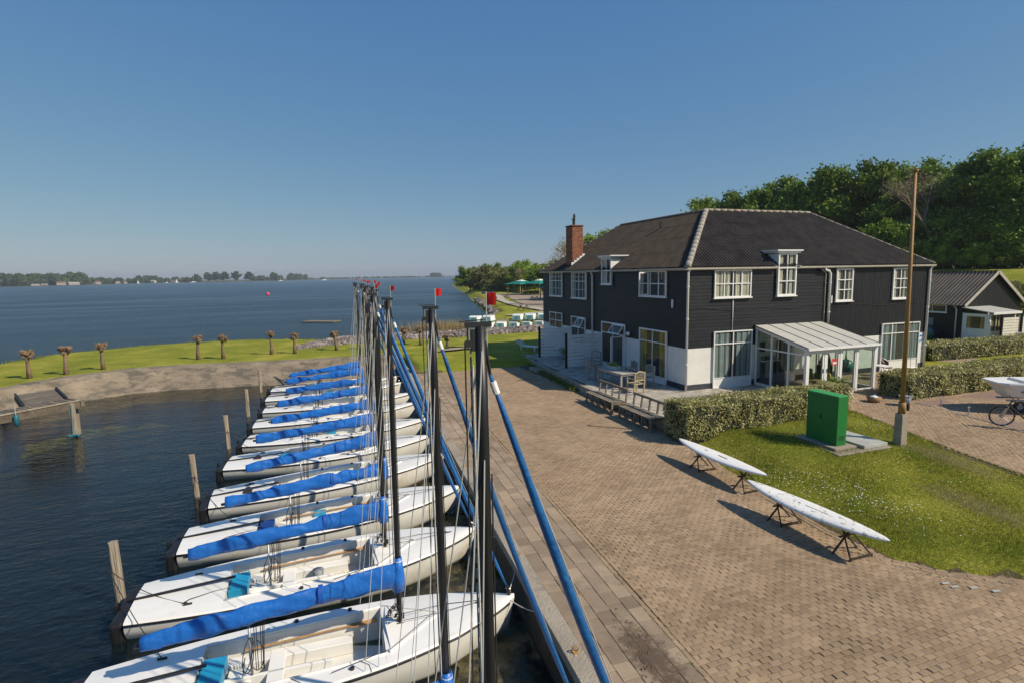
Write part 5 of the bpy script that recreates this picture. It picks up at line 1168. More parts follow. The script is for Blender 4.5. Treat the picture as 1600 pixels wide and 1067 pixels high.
    if hatches > 1: MB().tube([(.9, .45, fz(1)+.062), (.9, .45, fz(1)+.07)], .09, 18).build('hatch', 'hatch_black', t)
    return t
BOWS = [(-12.20, -11.41), (-12.13, -8.52), (-11.83, -5.99), (-11.66, -3.15), (-11.70, -.82), (-11.44, 1.58), (-11.36, 4.45), (-11.21, 6.90), (-11.31, 9.59), (-11.25, 11.61)]
TRV = [None, -9.32, -6.78, -4.24, -.96, 1.63, 4.19, 6.86, 9.43, 11.98]
LBL = ['white sailing boat at the lower edge, nearest with its bow in view',
       'white sailing boat with a turquoise stern seat, second bow in view from the camera',
       'white sailing boat with dark blue stern seat and long oar, third bow from the camera',
       'white sailing boat with two round black stern hatches, fourth bow in view from the camera',
       'white sailing boat with one round black stern hatch and turquoise seat, fifth bow in view',
       'white sailing boat in the middle of the row with plain stern, sixth bow in view',
       'white sailing boat with a plain stern seat, seventh bow in view from the camera',
       'white sailing boat third from the far end of the row, beside the concrete embankment',
       'white sailing boat second from the far end of the row, flying an orange flag',
       'white sailing boat at the far end of the row, nearest the concrete embankment']
boats = []
for i, (bw, tv) in enumerate(zip(BOWS, TRV)):
    yaw = -.03 if tv is None else math.atan2(bw[1]-(tv+.74), 6.7)*.9
    boats.append(boat(bw, yaw, LBL[i], bench=['turquoise', 'turquoise', 'navy', None, 'turquoise', None, None, None, None, None][i], oar=i in (0, 1, 2, 4), flag='flag_orange' if i == 8 else 'flag_red', hatches=[0, 0, 0, 2, 1, 0, 1, 0, 1, 0][i], coil=i != 3, seed=i+1, rake=(random.uniform(-.008, .004), random.uniform(-.004, .004)), boomdip=random.uniform(-.015, .015)))
def boat_at_mast(mu, mv, yaw, label, seed, rake, mx=MX, **k):
    d = Vector((math.cos(yaw), math.sin(yaw))); return boat((mu+d.x*(BL-mx), mv+d.y*(BL-mx)), yaw, label, seed=seed, rake=rake, mx=mx, **k)
boats.insert(0, boat_at_mast(-14.05, -14.30, -.05, 'sailing boat below the frame, showing only the middle black mast and blue furled jib', 21, (-.006, .0), mx=4.95))
boats.insert(0, boat_at_mast(-14.22, -16.75, .0, 'sailing boat below the frame, showing only the thickest black mast and blue furled jib', 22, (-.002, .0), mx=4.75))
# mooring piles
for i, (x, y, l, lb) in enumerate(((-19.36, -7.73, -.035, 'weathered square wooden mooring pile, nearest whole one to the camera'), (-19.04, -2.08, -.04, 'weathered wooden mooring pile, second whole one from the camera'), (-18.86, 2.83, -.02, 'weathered wooden mooring pile, third whole one from the camera'), (-18.73, 8.02, -.01, 'weathered wooden mooring pile, second from the embankment'), (-18.7, 13.9, .0, 'weathered wooden mooring pile nearest the embankment'), (-19.55, -12.9, -.03, 'wooden mooring pile tip beside the nearest stern at the lower left'))):
    t = MB(); n = 4; w = .072; V = []; 
    zs = [-2.6, -.2, .6, 1.30]; 
    for z in zs:
        for a in range(8): an = 2*PI*a/8+PI/8; V.append((w*1.12*math.copysign(abs(math.cos(an))**.6, math.cos(an))+random.uniform(-.006, .006), w*math.copysign(abs(math.sin(an))**.6, math.sin(an))+random.uniform(-.006, .006), z))
    t.add(V, [(k*8+j, k*8+(j+1) % 8, (k+1)*8+(j+1) % 8, (k+1)*8+j) for k in range(3) for j in range(8)]+[tuple(range(24, 32))])
    o = t.build('mooring_pile', 'pile_wood'); o.location = (x, y, WZ-(.5 if i == 5 else 0)); o.rotation_euler = (0, l, random.uniform(0, .4)); tag(o, lb, 'mooring pile', 'wooden mooring piles in the basin')
# mooring rings and lines
def rope(a, b, sag, label, m='rope_white', r=.009, grp='mooring lines'):
    a = Vector(a); b = Vector(b); pts = [a.lerp(b, s)+Vector((0, 0, -sag*math.sin(PI*s))) for s in np.linspace(0, 1, 9)]
    o = MB().tube(pts, r, 5).build('mooring_line', m); return tag(o, label, 'rope', grp)
ORD = ['nearest', 'second', 'first', 'second', 'third', 'fourth', 'fifth', 'sixth', 'seventh', 'eighth', 'ninth', 'tenth']
for i, b in enumerate(boats):
    M_ = b.matrix_basis; bw = M_@Vector((6.6, 0, .72)); v = bw.y
    wh = '%s bow in view' % ORD[i] if i >= 2 else '%s bow hidden below the frame' % ORD[i]
    for s, dv in (('far', .95), ('near', -.95)):
        rg = Vector((ue(v+dv)+.12, v+dv, -.33))
        if i <= 6 or s == 'far': rope(bw, rg, .10, 'pale line from the %s to the quay, %s side' % (wh, s), grp='mooring lines from the bows to the quay')
    if i < 9:
        rg = Vector((ue(v+1.0)+.13, v+1.0, -.335)); t = empty('mooring_ring', tuple(rg), 0, 'rusty ring on the quay coping beyond the %s' % wh, 'mooring ring', 'mooring rings on the quay coping')
        MB().box(-.04, .04, -.05, .05, 0, .012).build('plate', 'oar_wood', t); MB().tube([(.05*math.cos(a), .0, .045+.045*math.sin(a)) for a in np.linspace(0, 2*PI, 12)], .011, 6).build('ring', 'rust_pole', t)
PL = [(-19.5, -7.8, -.45), (-19.1, -2.1, -.55), (-18.9, 2.8, -.5), (-18.75, 8, -.5), (-18.7, 13.9, -.5)]
for j, (i, k) in enumerate(((3, 0), (2, 0), (4, 1), (5, 1), (7, 2), (6, 2), (9, 3), (10, 4))):
    b = boats[i].matrix_basis
    rope(b@Vector((1.0, -.55 if i % 2 else .55, .46)), PL[k], .12, 'dark line from the stern of the %s boat in view to its pile' % ORD[i], 'rope_black', .008, 'stern lines to the piles')

# ------------------------------------------------------------------ trees
def tree_proto(kind, h, w, leafm, nleaf, lsize, seed, trunkm='bark', nb=9, crown0=.18, cols=1):
    """a tapered trunk with limbs, twigs and a crown of leaf-sized faces gathered in clumps"""
    rs = random.Random(seed); t = empty(kind); mb = MB()
    top = Vector((rs.uniform(-.04, .04)*h, rs.uniform(-.04, .04)*h, h*.82))
    tr = [Vector((0, 0, -.3)), Vector((rs.uniform(-.1, .1), rs.uniform(-.1, .1), h*.25)), Vector((top.x*.5, top.y*.6, h*.55)), top]
    mb.tube(tr, [h*.028, h*.022, h*.014, h*.004], 9); C = []
    for i in range(nb):
        z = h*(crown0+.55*i/nb); a = i*2.4+rs.uniform(-.4, .4); L = w*.5*rs.uniform(.65, 1)*(1-.45*(i/nb)**2)
        st = Vector((top.x*z/h*.8, top.y*z/h*.8, z)); e = st+Vector((math.cos(a)*L, math.sin(a)*L, h*rs.uniform(.10, .26)))
        m1 = st.lerp(e, .5)+Vector((0, 0, -.03*h)); mb.tube([st, m1, e], [h*.009, h*.006, h*.002], 6); C += [(e, rs.uniform(.8, 1.1)), (m1+Vector((0, 0, h*.06)), .9)]
        for q in range(3):
            e2 = e+Vector((rs.uniform(-1, 1)*w*.17, rs.uniform(-1, 1)*w*.17, rs.uniform(-.5, 1)*h*.13)); mb.tube([m1, e2], [h*.004, h*.0015], 4); C.append((e2, rs.uniform(.4, .75))); C.append((m1.lerp(e2, .6)+Vector((rs.uniform(-1, 1), rs.uniform(-1, 1), rs.uniform(0, 1)))*w*.06, rs.uniform(.35, .7)))
    for q in range(12): C.append((top+Vector((rs.uniform(-1, 1)*w*.22, rs.uniform(-1, 1)*w*.22, rs.uniform(-.10, .12)*h)), rs.uniform(.3, .7)))
    mb.build('trunk', trunkm, t, smooth=True)
    P, N, tn = [], [], []; per = nleaf//len(C)
    for c, k in C:
        r = w*.13*k; d = RNG.normal(size=(per, 3)); d /= np.linalg.norm(d, axis=1)[:, None]; q = RNG.normal(0, .62, (per, 3))*r*[1.1, 1.1, .85]+[0, 0, .1*r]
        P.append(q+np.array(c)); N.append(d*.6+[0, 0, .5]); tn.append(np.full(per, rs.uniform(.1, .9))+RNG.normal(0, .18, per))
    P = np.concatenate(P); V, F = leaves(P, lsize, np.concatenate(N), .62, .7)
    mesh_np('crown', V, F, leafm, t, np.clip(np.concatenate(tn), 0, 1)); return t
def bare_proto(kind, h, w, seed, leafm='leaf_bare', nl=1500):
    rs = random.Random(seed); t = empty(kind); mb = MB(); tips = []
    def br(p, d, L, r, dep):
        e = p+d*L; mb.tube([p, p.lerp(e, .5)+Vector((rs.uniform(-1, 1), rs.uniform(-1, 1), 0))*L*.06, e], [r, r*.8, r*.55], 5 if dep < 3 else 3, cap=False)
        if dep == 5: tips.append(e); return
        for _ in range(3 if dep < 4 else 3):
            nd = (d+Vector((rs.uniform(-1, 1), rs.uniform(-1, 1), rs.uniform(-.15, .5)))*.72).normalized(); br(e, nd, L*rs.uniform(.62, .85), r*.55, dep+1)
    br(Vector((0, 0, -.3)), Vector((0, 0, 1)), h*.26, h*.022, 0); mb.build('trunk', 'twig', t)
    P = np.array([list(rs.choice(tips)) for _ in range(nl)])+RNG.normal(0, w*.035, (nl, 3)); V, F = leaves(P, .09, None, .35); mesh_np('crown', V, F, leafm, t, RNG.uniform(0, 1, nl)); return t
protos = {
 'a': tree_proto('broadleaf_tree', 14, 11, 'leaf_deep', 34000, .25, 1), 'b': tree_proto('broadleaf_tree', 13, 9, 'leaf_deep', 32000, .24, 2, nb=12),
 'c': tree_proto('broadleaf_tree', 12, 11, 'leaf_mid', 30000, .25, 3), 'd': tree_proto('bushy_tree', 6, 7, 'leaf_mid', 16000, .18, 4, crown0=.05),
 'e': tree_proto('bushy_tree', 5.5, 7, 'leaf_olive', 14000, .17, 5, crown0=.05), 'f': bare_proto('bare_tree', 9, 8, 6), 'g': bare_proto('bare_tree', 12, 10, 9)}
used = set()
def plant(k, u, v, s, label, group, sz=None, rz=None):
    src = protos[k]
    if k in used: o = copy_tree(src)
    else: used.add(k); o = src
    o.location = (u, v, gz(u, v)-.05); o.rotation_euler = (0, 0, random.uniform(0, 6.28) if rz is None else rz); o.scale = (s, s, s*(sz or 1)); tag(o, label, 'tree', group); return o
# along the dike behind the houses: (kind, u, v, scale)
G1 = 'trees on the dike behind the houses'
AX = np.array([math.sin(_h), math.cos(_h)]); RX = np.array([math.cos(_h), -math.sin(_h)])
def far(x, Y): return np.array([CAM.x, CAM.y])+AX*Y+RX*((x-800)/860*Y)
def crown_top(o): return max(v.co.z for c in COL.objects if c.parent == o and c.name.startswith('crown') for v in c.data.vertices)
TOPS = {k: crown_top(p) for k, p in protos.items()}
def plant_to(k, x, y, Y, label, group):
    """a tree at bearing x and distance Y, as tall as it stands against the sky there"""
    p = far(x, Y); z = 5.267+((442.3-.0168*x)-y)/860*Y; s = (z-gz(*p))/TOPS[k]; return plant(k, p[0], p[1], s, label, group)
row = [('c', 1128, 308, 104, 'small rounded tree at the left end of the dike trees, just over the roof ridge'), ('b', 1160, 292, 101, 'narrow tree second from the left on the dike, above the roof ridge'),
 ('a', 1205, 284, 98, 'third dark tree from the left on the dike, above the roof ridge'), ('b', 1250, 268, 96, 'fourth dark tree from the left on the dike, above the roof'), ('a', 1290, 262, 95, 'broad dark tree in the middle of the dike row'),
 ('c', 1335, 262, 92, 'brighter green tree on the dike left of the flagpole tip'), ('b', 1382, 248, 90, 'tree on the dike just left of the flagpole tip'), ('a', 1432, 250, 92, 'green tree filling the gap behind the bare tree'),
 ('c', 1478, 268, 86, 'tree on the dike right of the bare tree'), ('a', 1530, 232, 78, 'tall dark tree right of the bare tree on the dike'), ('b', 1566, 224, 74, 'tallest dark tree near the right edge on the dike'), ('a', 1618, 216, 72, 'tall dark tree cut by the right edge of the picture'),
 ('b', 1505, 262, 90, 'dark tree in the second rank behind the tall ones at right'), ('a', 1225, 300, 106, 'dark tree in the second rank above the roof ridge'), ('c', 1355, 280, 102, 'dark tree in the second rank left of the flagpole'), ('a', 1400, 290, 84, 'dark tree low behind the flagpole'), ('b', 1460, 300, 82, 'dark tree deep behind the bare tree')]
for k, x, y, Y, lb in row: plant_to(k, x, y, Y, lb, G1)
G2 = 'bushes at the foot of the dike trees'
for k, x, y, Y, lb in [('d', 1345, 352, 82, 'bright bushy tree under the trees left of the flagpole'), ('d', 1390, 335, 80, 'bright bushy tree left of the flagpole at the foot of the trees'), ('d', 1440, 328, 79, 'bright bushy tree at the foot of the bare tree'),
  ('d', 1300, 362, 84, 'bushy tree just over the right hip of the roof'), ('d', 1490, 345, 76, 'shaded bushy tree above the outbuilding roof'), ('d', 1535, 335, 73, 'shaded bushy tree above the outbuilding gable'), ('d', 1580, 340, 70, 'shaded bushy tree at the foot of the tallest tree'), ('d', 1625, 330, 69, 'shaded bushy tree at the right edge below the tall trees'),
  ('d', 1250, 350, 88, 'bushy tree just over the roof slope'), ('d', 1415, 372, 76, 'low bushy tree filling the foot of the trees at the flagpole'), ('d', 1470, 378, 74, 'low dark bush right of the flagpole under the trees'), ('d', 1520, 380, 71, 'low dark bush over the outbuilding ridge'), ('d', 1570, 378, 69, 'low dark bush right of the outbuilding gable tip'), ('d', 1370, 380, 78, 'low bush just over the right end of the roof')]: plant_to(k, x, y, Y, lb, G2)
plant_to('e', 1588, 436, 56, 'grey green bush on the slope right of the outbuilding gable', G2); plant_to('e', 1622, 424, 60, 'grey green bush at the right edge beside the outbuilding', G2)
for i, (k, u, v, s, lb) in enumerate([('d', 34.5, 20, .34, 'bright low bush just over the outbuilding roof by the house corner')]): plant(k, u, v, s, lb, G2)
plant_to('g', 1448, 262, 77, 'tall bare brownish tree among the dark trees beside the flagpole', 'bare trees')
plant_to('f', 879, 366, 90, 'leafless round tree behind the brick chimney', 'bare trees'); plant_to('f', 916, 368, 92, 'leafless tree between the chimney and the roof slope', 'bare trees')
plant_to('c', 938, 357, 108, 'green treetop showing over the roof right of the chimney', 'trees behind the house'); 
# the wooded point on the lake shore
G3 = 'trees on the wooded point by the lake'
pts_ = [('d', 35.6, 170, 1.35), ('e', 38.5, 160, 1.45), ('d', 41.5, 166, 1.5), ('e', 42, 150, 1.35), ('e', 39.5, 144, 1.3), ('d', 43, 138, 1.35), ('d', 46, 146, 1.55), ('e', 49, 156, 1.6), ('d', 45.5, 128, 1.35), ('d', 43.5, 119, 1.3), ('d', 46.5, 112, 1.25), ('e', 49, 122, 1.4), ('d', 49, 104, 1.2), ('d', 52, 112, 1.3)]
wh = ['at its left tip over the water', 'second from the left tip', 'third from the left tip', 'left of the pale stemmed tree', 'just left of the pale stemmed tree', 'right of the pale stemmed tree', 'behind the pale stemmed tree', 'far back over the left part', 'over the left green parasol', 'between the two large green parasols', 'over the right green parasol', 'behind the right green parasol', 'beside the house corner', 'farthest right, behind the house corner']
for (k, u, v, s), w in zip(pts_, wh): plant(k, u, v, s, ('olive' if k == 'e' else 'green')+' lake point tree, '+w, G3)
plant('g', 39.5, 134, .78, 'pale stemmed half bare tree on the lake point left of the parasols', 'bare trees')
for k in protos:
    if k not in used: [bpy.data.objects.remove(c) for c in list(COL.objects) if c.parent == protos[k]]; bpy.data.objects.remove(protos[k])

P = []
for i in range(len(CREST)-4):
    a = np.array(CREST[i]); b = np.array(CREST[i+1]); k = 9000; s_ = RNG.uniform(0, 1, (k, 1)); P.append(np.column_stack([a+(b-a)*s_+RNG.uniform(4, 11, (k, 1))*[1, .35], 4.6+RNG.uniform(0, 1, k)**.8*(3.4+1.2*np.sin(s_[:, 0]*9))]))
P = np.concatenate(P); V, F = leaves(P, .3); tag(mesh_np('undergrowth', V, F, 'leaf_deep', None, RNG.uniform(0, .5, len(F))), kind='stuff')
# pollarded willows on the bank
def pollard(i, u, v, h, lean, label):
    rs = random.Random(50+i); t = empty('pollard_willow', (u, v, gz(u, v)), rs.uniform(0, 6), label, 'tree', 'pollarded willows on the grass bank'); hh = h*.80
    pts = [(0, 0, -.1), (rs.uniform(-.03, .03)+lean*.3, rs.uniform(-.03, .03), hh*.35), (lean*.7+rs.uniform(-.02, .02), 0, hh*.7), (lean, 0, hh)]
    MB().tube(pts, [.15, .11, .085, .10], 9).build('trunk', 'pollard_bark', t, smooth=True)
    mb = MB()
    for q in range(16): a = rs.uniform(0, 6.28); r = .24*rs.random()**.6; mb.blob((lean+r*math.cos(a), r*math.sin(a), hh+rs.uniform(-.04, .30)-r*.3), rs.uniform(.09, .15), 1, .3)
    for q in range(60):
        a = rs.uniform(0, 6.28); r = rs.uniform(.1, .27); p = Vector((lean+r*math.cos(a), r*math.sin(a), hh+.10+rs.uniform(-.08, .12))); mb.tube([p, p+Vector((math.cos(a)*rs.uniform(.05, .16), math.sin(a)*rs.uniform(.05, .16), rs.uniform(.03, .16)))], [.016, .006], 4)
    hd = mb.build('crown', 'pollard_bark', t)
PO = [(-30.66, 16.99, 1.5), (-29.21, 17.62, 1.48), (-27.76, 18.84, 1.48), (-23.1, 21.09, 1.46), (-21.54, 20.66, 1.47), (-18.61, 21.21, 1.52), (-17.07, 21.16, 1.32), (-14.25, 21.61, 1.22), (-12.18, 21.36, 1.15), (-9.21, 22.78, 1.15), (-8.08, 21.78, 1.25), (-6.36, 20.07, .6)]
PN = ['leftmost pollard willow, above the small jetty', 'second pollard willow from the left, leaning to the right', 'third pollard willow from the left, with the widest head', 'left one of the pair of pollard willows in the middle of the bank', 'right one of the pair of pollard willows in the middle of the bank', 'pollard willow standing left of the drifting raft', 'pollard willow directly below the raft, with a round head', 'pollard willow with bent stem just left of the masts', 'pollard willow hidden among the mast tips, leftmost of those', 'pollard willow seen between the blue furled jibs', 'pollard willow left of the middle mast, by the stones', 'low pollard stump just right of the middle mast']
for i, ((u, v, h), lb) in enumerate(zip(PO, PN)): pollard(i, u, v, h+.12, [.02, .14, -.03, -.05, .04, .02, .0, -.1, .03, .02, .03, .0][i], lb)

# ------------------------------------------------------------------ stones, reeds, paths
P = []
cl = [(-17.0, 24.2), (-14, 26.8), (-10, 27.6), (-4, 27.4), (1, 28.0), (7, 28.9)]
bm = bmesh.new(); bmesh.ops.create_icosphere(bm, subdivisions=1, radius=1); IV = np.array([v.co[:] for v in bm.verts]); IF = np.array([[v.index for v in f.verts] for f in bm.faces]); bm.free()
n = 4200; s = RNG.uniform(0, len(cl)-1.001, n); i = s.astype(int); fr = (s-i)[:, None]; A = np.array(cl); ctr = A[i]*(1-fr)+A[i+1]*fr; wid = np.interp(s, [0, 1, 5], [1.0, 1.9, 1.7])
o_ = RNG.uniform(-1, 1, n); P = ctr+np.column_stack([np.zeros(n)+RNG.normal(0, .05, n), o_*wid]); zz = .0+.27*np.clip(1-np.abs(o_)**2, 0, 1)*np.minimum(1, s+.2)
r = RNG.uniform(.07, .19, n)[:, None, None]; V = (IV[None]*r*RNG.uniform(.6, 1.3, (n, 1, 3))*RNG.uniform(.8, 1.2, (n, 12, 1)))+np.column_stack([P, zz])[:, None]
F = (IF[None]+12*np.arange(n)[:, None, None]).reshape(-1, 3); tag(mesh_np('stone_bank', V.reshape(-1, 3), F, 'rock', None, np.repeat(RNG.uniform(0, 1, n)**1.5, 20)), kind='stuff')
Q = []
for a, b in zip(LAKE[14:20], LAKE[15:21]):
    a = np.array(a); b = np.array(b); L_ = np.linalg.norm(b-a); k = int(min(L_*9, 260)); nr = np.array([(b-a)[1], -(b-a)[0]])/L_; Q.append(a+(b-a)*RNG.uniform(0, 1, (k, 1))+nr*RNG.normal(.35, .35, (k, 1)))
Q = np.concatenate(Q); n = len(Q); r = RNG.uniform(.12, .34, n)[:, None, None]*(1+Q[:, 1:2, None]/160); V = (IV[None]*r*RNG.uniform(.6, 1.3, (n, 1, 3))*RNG.uniform(.8, 1.2, (n, 12, 1)))+np.column_stack([Q, RNG.uniform(-.95, -.55, n)])[:, None]
F = (IF[None]+12*np.arange(n)[:, None, None]).reshape(-1, 3); tag(mesh_np('shore_stones', V.reshape(-1, 3), F, 'rock', None, np.repeat(RNG.uniform(0, .8, n)**1.5, 20)), kind='stuff')
mb = MB(); V = []; F = []; nn = 24
for k in range(nn+1):
    s_ = k/nn*(len(cl)-1)*.9999; j = int(s_); f_ = s_-j; c = A[j]*(1-f_)+A[j+1]*f_; w = np.interp(s_, [0, 1, 5], [.9, 2.2, 2.2])
    for o2, z2 in ((-1.1, -.3), (-.6, .1), (0, .2), (.6, .1), (1.15, -1.4)): V.append((c[0], c[1]+o2*w, z2))
F = [(k*5+j, k*5+j+1, (k+1)*5+j+1, (k+1)*5+j) for k in range(nn) for j in range(4)]; tag(mesh_np('stone_bank_core', V, F, 'joint_sand'), kind='structure')
def blades(n, cx, cy, sx, sy, h, m, name, test=None):
    Q = np.column_stack([RNG.normal(cx, sx, n), RNG.normal(cy, sy, n)]); z = ground_z(Q)-.15; hh = RNG.uniform(.5, 1, n)*h; ln = RNG.normal(0, .12*h, (n, 2)); a = RNG.uniform(0, 6.28, n); w = .018
    B = np.column_stack([Q, z]); d = np.column_stack([np.cos(a)*w, np.sin(a)*w, a*0]); V = np.stack([B-d, B+d, B+np.column_stack([ln, hh])], 1).reshape(-1, 3)
    return tag(mesh_np(name, V, np.arange(3*n).reshape(-1, 3), m, None, RNG.uniform(0, 1, n)), kind='stuff')
blades(2200, -5.0, 30.6, 1.4, .6, 1.5, 'reed', 'reeds'); blades(5000, -1.0, 33.4, 1.6, 1.6, .6, 'reed', 'dry_grass')
blades(16000, 13, 70, .1, .1, .01, 'blade', 'unused') if 0 else None
# tufts along the lake shore of the grass bank
Q = []
for a, b in zip(LAKE[3:14], LAKE[4:15]):
    a = np.array(a); b = np.array(b); k = int(np.linalg.norm(b-a)*110); s = RNG.uniform(0, 1, (k, 1)); nr = np.array([(b-a)[1], -(b-a)[0]])/np.linalg.norm(b-a); Q.append(a+(b-a)*s+nr*np.abs(RNG.normal(.9, .4, (k, 1))))
Q = np.concatenate(Q); n = len(Q); z = np.full(n, -.5); a = RNG.uniform(0, 6.28, n); w = .03; B = np.column_stack([Q, z]); d = np.column_stack([np.cos(a)*w, np.sin(a)*w, a*0]); V = np.stack([B-d, B+d, B+np.column_stack([RNG.normal(0, .06, (n, 2)), RNG.uniform(.3, .65, n)])], 1).reshape(-1, 3)
tag(mesh_np('shore_grass', V, np.arange(3*n).reshape(-1, 3), 'blade', None, RNG.uniform(0, 1, n)), kind='stuff')
def sheet(name, m, pts, dz=.02):
    mb = MB(); mb.add([(x, y, gz(x, y)+dz) for x, y in pts], [tuple(range(len(pts)))]); return tag(mb.build(name, m), kind='structure')
def ribbon(name, m, pts, w, dz=.05):
    V = []; 
    for i, p in enumerate(pts):
        a = Vector(pts[max(0, i-1)]); b = Vector(pts[min(len(pts)-1, i+1)]); t = (b-a).normalized(); nn = Vector((-t.y, t.x)); q = Vector(p)
        ww = w if not isinstance(w, list) else w[i]
        V += [(q.x+nn.x*ww/2, q.y+nn.y*ww/2, .16+dz-.1), (q.x-nn.x*ww/2, q.y-nn.y*ww/2, .16+dz-.1)]
    return tag(MB().add(V, [(2*i, 2*i+1, 2*i+3, 2*i+2) for i in range(len(pts)-1)]).build(name, m), kind='structure')
sheet('bare_ground', 'bare_soil', [(13.6, 50.5), (16.5, 62), (19.5, 76), (25, 98), (29.5, 121), (34, 121), (38, 100), (36, 80), (34, 60), (30, 50), (20, 47)], .10)
ribbon('footpath', 'path', [(29.0, 124), (27.6, 116), (24.0, 100), (19.6, 86.5), (16.6, 71), (15.4, 61), (15.2, 50), (15.6, 42)], 1.7, .12)
ribbon('side_path', 'path', [(7.0, 45.6), (10, 46.6), (14.8, 49), (24, 56)], 1.2, .14)
ribbon('bank_path', 'bare_soil', [(-4.2, 18.1), (-6.4, 17.6), (-8.0, 17.0)], [.2, 1.0, .3], .07)
# pram dinghies stored bottom up on a rack
def pram_proto():
    t = empty('pram_dinghy'); xs = [0, .3, .8, 1.4, 1.9, 2.3]; bw = [.42, .50, .555, .56, .50, .38]; zb = [.42, .47, .50, .49, .43, .33]
    mb = MB(); V = []
    for x, b, z in zip(xs, bw, zb): V += [(b, x, 0), (b*.86, x, z), (-b*.86, x, z), (-b, x, 0)]
    F = [(4*i+j, 4*i+j+1, 4*i+j+5, 4*i+j+4) for i in range(5) for j in range(3)]; F.append((20, 21, 22, 23)); mb.add(V, F).build('hull', 'opti_white', t)
    MB().add([(.42, -.004, 0), (.36, -.004, .42), (-.36, -.004, .42), (-.42, -.004, 0)], [(0, 1, 2, 3)]).build('transom', 'opti_teal', t, fix=False)
    MB().tube([(.13*math.cos(a), -.012, .2+.10*math.sin(a)) for a in np.linspace(0, 2*PI, 14)], .012, 4).build('transom_ring', 'navy', t)
    for s in (1, -1): MB().tube([(s*(b+.01), x, .01) for x, b in zip(xs, bw)], .025, 5).build('gunwale', 'opti_teal', t)
    return t
rk = empty('dinghy_rack', (0, 0, 0), 0, 'low two tier timber rack carrying the upturned pram dinghies', 'rack')
for z in (.12, .78):
    for y in (31.0, 32.5): MB().bar((-2.3, y, z), (7.4, y, z), .07, .07).build('rail', 'old_wood', rk)
for x in (-2.2, 0, 2.4, 4.8, 7.2):
    for y in (31.0, 32.5): MB().bar((x, y, -.1), (x, y, .95), .08, .08).build('post', 'old_wood', rk)
pr = pram_proto(); cnt = 0
tiers = [(x, .16, 'lower') for x in (-1.5, -.15, 1.2, 2.55, 3.9, 5.25, 6.5)]+[(x, .82, 'upper') for x in (-1.5, -.15, 2.9, 4.25, 5.6)]
on = ['leftmost', 'second from left', 'third from left', 'fourth from left', 'fifth from left', 'sixth from left', 'rightmost']
ci = {'lower': 0, 'upper': 0}
for x, z, w in tiers:
    o = pr if cnt == 0 else copy_tree(pr); cnt += 1; o.location = (x, 30.5, z); o.rotation_euler = (0, 0, -.5); k = ci[w]; ci[w] += 1
    tag(o, 'white and teal pram dinghy stored upside down, %s on the %s tier' % (on[k] if not (w == 'upper' and k == 4) else 'rightmost', w), 'dinghy', 'pram dinghies on the rack')
# green parasols with their terraces
def parasol(u, v, w, h, label):
    t = empty('big_parasol', (u, v, gz(u, v)), .35, label, 'parasol', 'large green parasols by the lake path'); a = w/2; c = MB(); zt_ = h
    e = h*.70; q = .30
    for k in range(4):
        c1 = [(a, a), (-a, a), (-a, -a), (a, -a)][k]; c2 = [(-a, a), (-a, -a), (a, -a), (a, a)][k]; m_ = ((c1[0]+c2[0])/2*.96, (c1[1]+c2[1])/2*.96)
        for p, r_ in ((c1, m_), (m_, c2)): c.add([(p[0], p[1], e), (r_[0], r_[1], e+.12), (r_[0]*q, r_[1]*q, h*.91), (p[0]*q, p[1]*q, h*.90)], [(0, 1, 2, 3)])
    c.build('canopy', 'parasol_green', t, fix=False)
    c = MB(); 
    for k in range(4):
        c1 = [(a, a), (-a, a), (-a, -a), (a, -a)][k]; c2 = [(-a, a), (-a, -a), (a, -a), (a, a)][k]; c.add([(c1[0]*q, c1[1]*q, h*.905), (c2[0]*q, c2[1]*q, h*.905), (0, 0, h)], [(0, 1, 2)])
    c.build('canopy_top', 'parasol_white', t, fix=False)
    for sx in (-1, 1):
        for sy in (-1, 1): MB().bar((sx*a*.75, sy*a*.75, 0), (sx*a*.75, sy*a*.75, e+.15), .16, .16).build('post', 'teak', t)
    for x0, x1 in ((-a*.75, -a*.1), (a*.1, a*.75)): 
        for z in (.3, .6, .9): MB().bar((x0, -a*.78, z), (x1, -a*.78, z), .05, .22).build('board', 'old_wood', t)
parasol(33.5, 112, 6.6, 3.9, 'large green parasol with white peak, the left one by the lake path'); parasol(37.0, 108, 6.8, 4.0, 'large green parasol with white peak, the middle one'); parasol(29.3, 82.5, 4.6, 3.4, 'green parasol half hidden by the house corner')
def picnic(u, v, rz, label):
    t = empty('picnic_table', (u, v, gz(u, v)+.06), rz, label, 'picnic table', 'picnic tables near the parasols')
    for i in range(5): MB().box(-.9, .9, -.36+.145*i, -.36+.145*i+.13, .72, .76).build('top_plank', 'old_wood', t)
    for s in (-1, 1):
        MB().box(-.9, .9, s*.72-.12, s*.72+.12, .42, .46).build('seat', 'old_wood', t)
        MB().bar((s*.6, -.75, 0), (s*.6, .25, .72), .07, .09).build('leg', 'old_wood', t); MB().bar((s*.6, .75, 0), (s*.6, -.25, .72), .07, .09).build('leg', 'old_wood', t)
picnic(13.0, 55.5, .4, 'dark picnic table on the grass strip below the footpath'); picnic(26, 84, .2, 'picnic table on bare ground left of the house corner parasol'); picnic(24.5, 97, .9, 'picnic table on bare ground below the left parasol')
o = MB().blob((26.6, 79.5, .9), .42, 2, 0, (1, 1, .8)).build('orange_buoy', 'orange', smooth=True); tag(o, 'bright orange ball under the parasol beside the house corner', 'buoy')
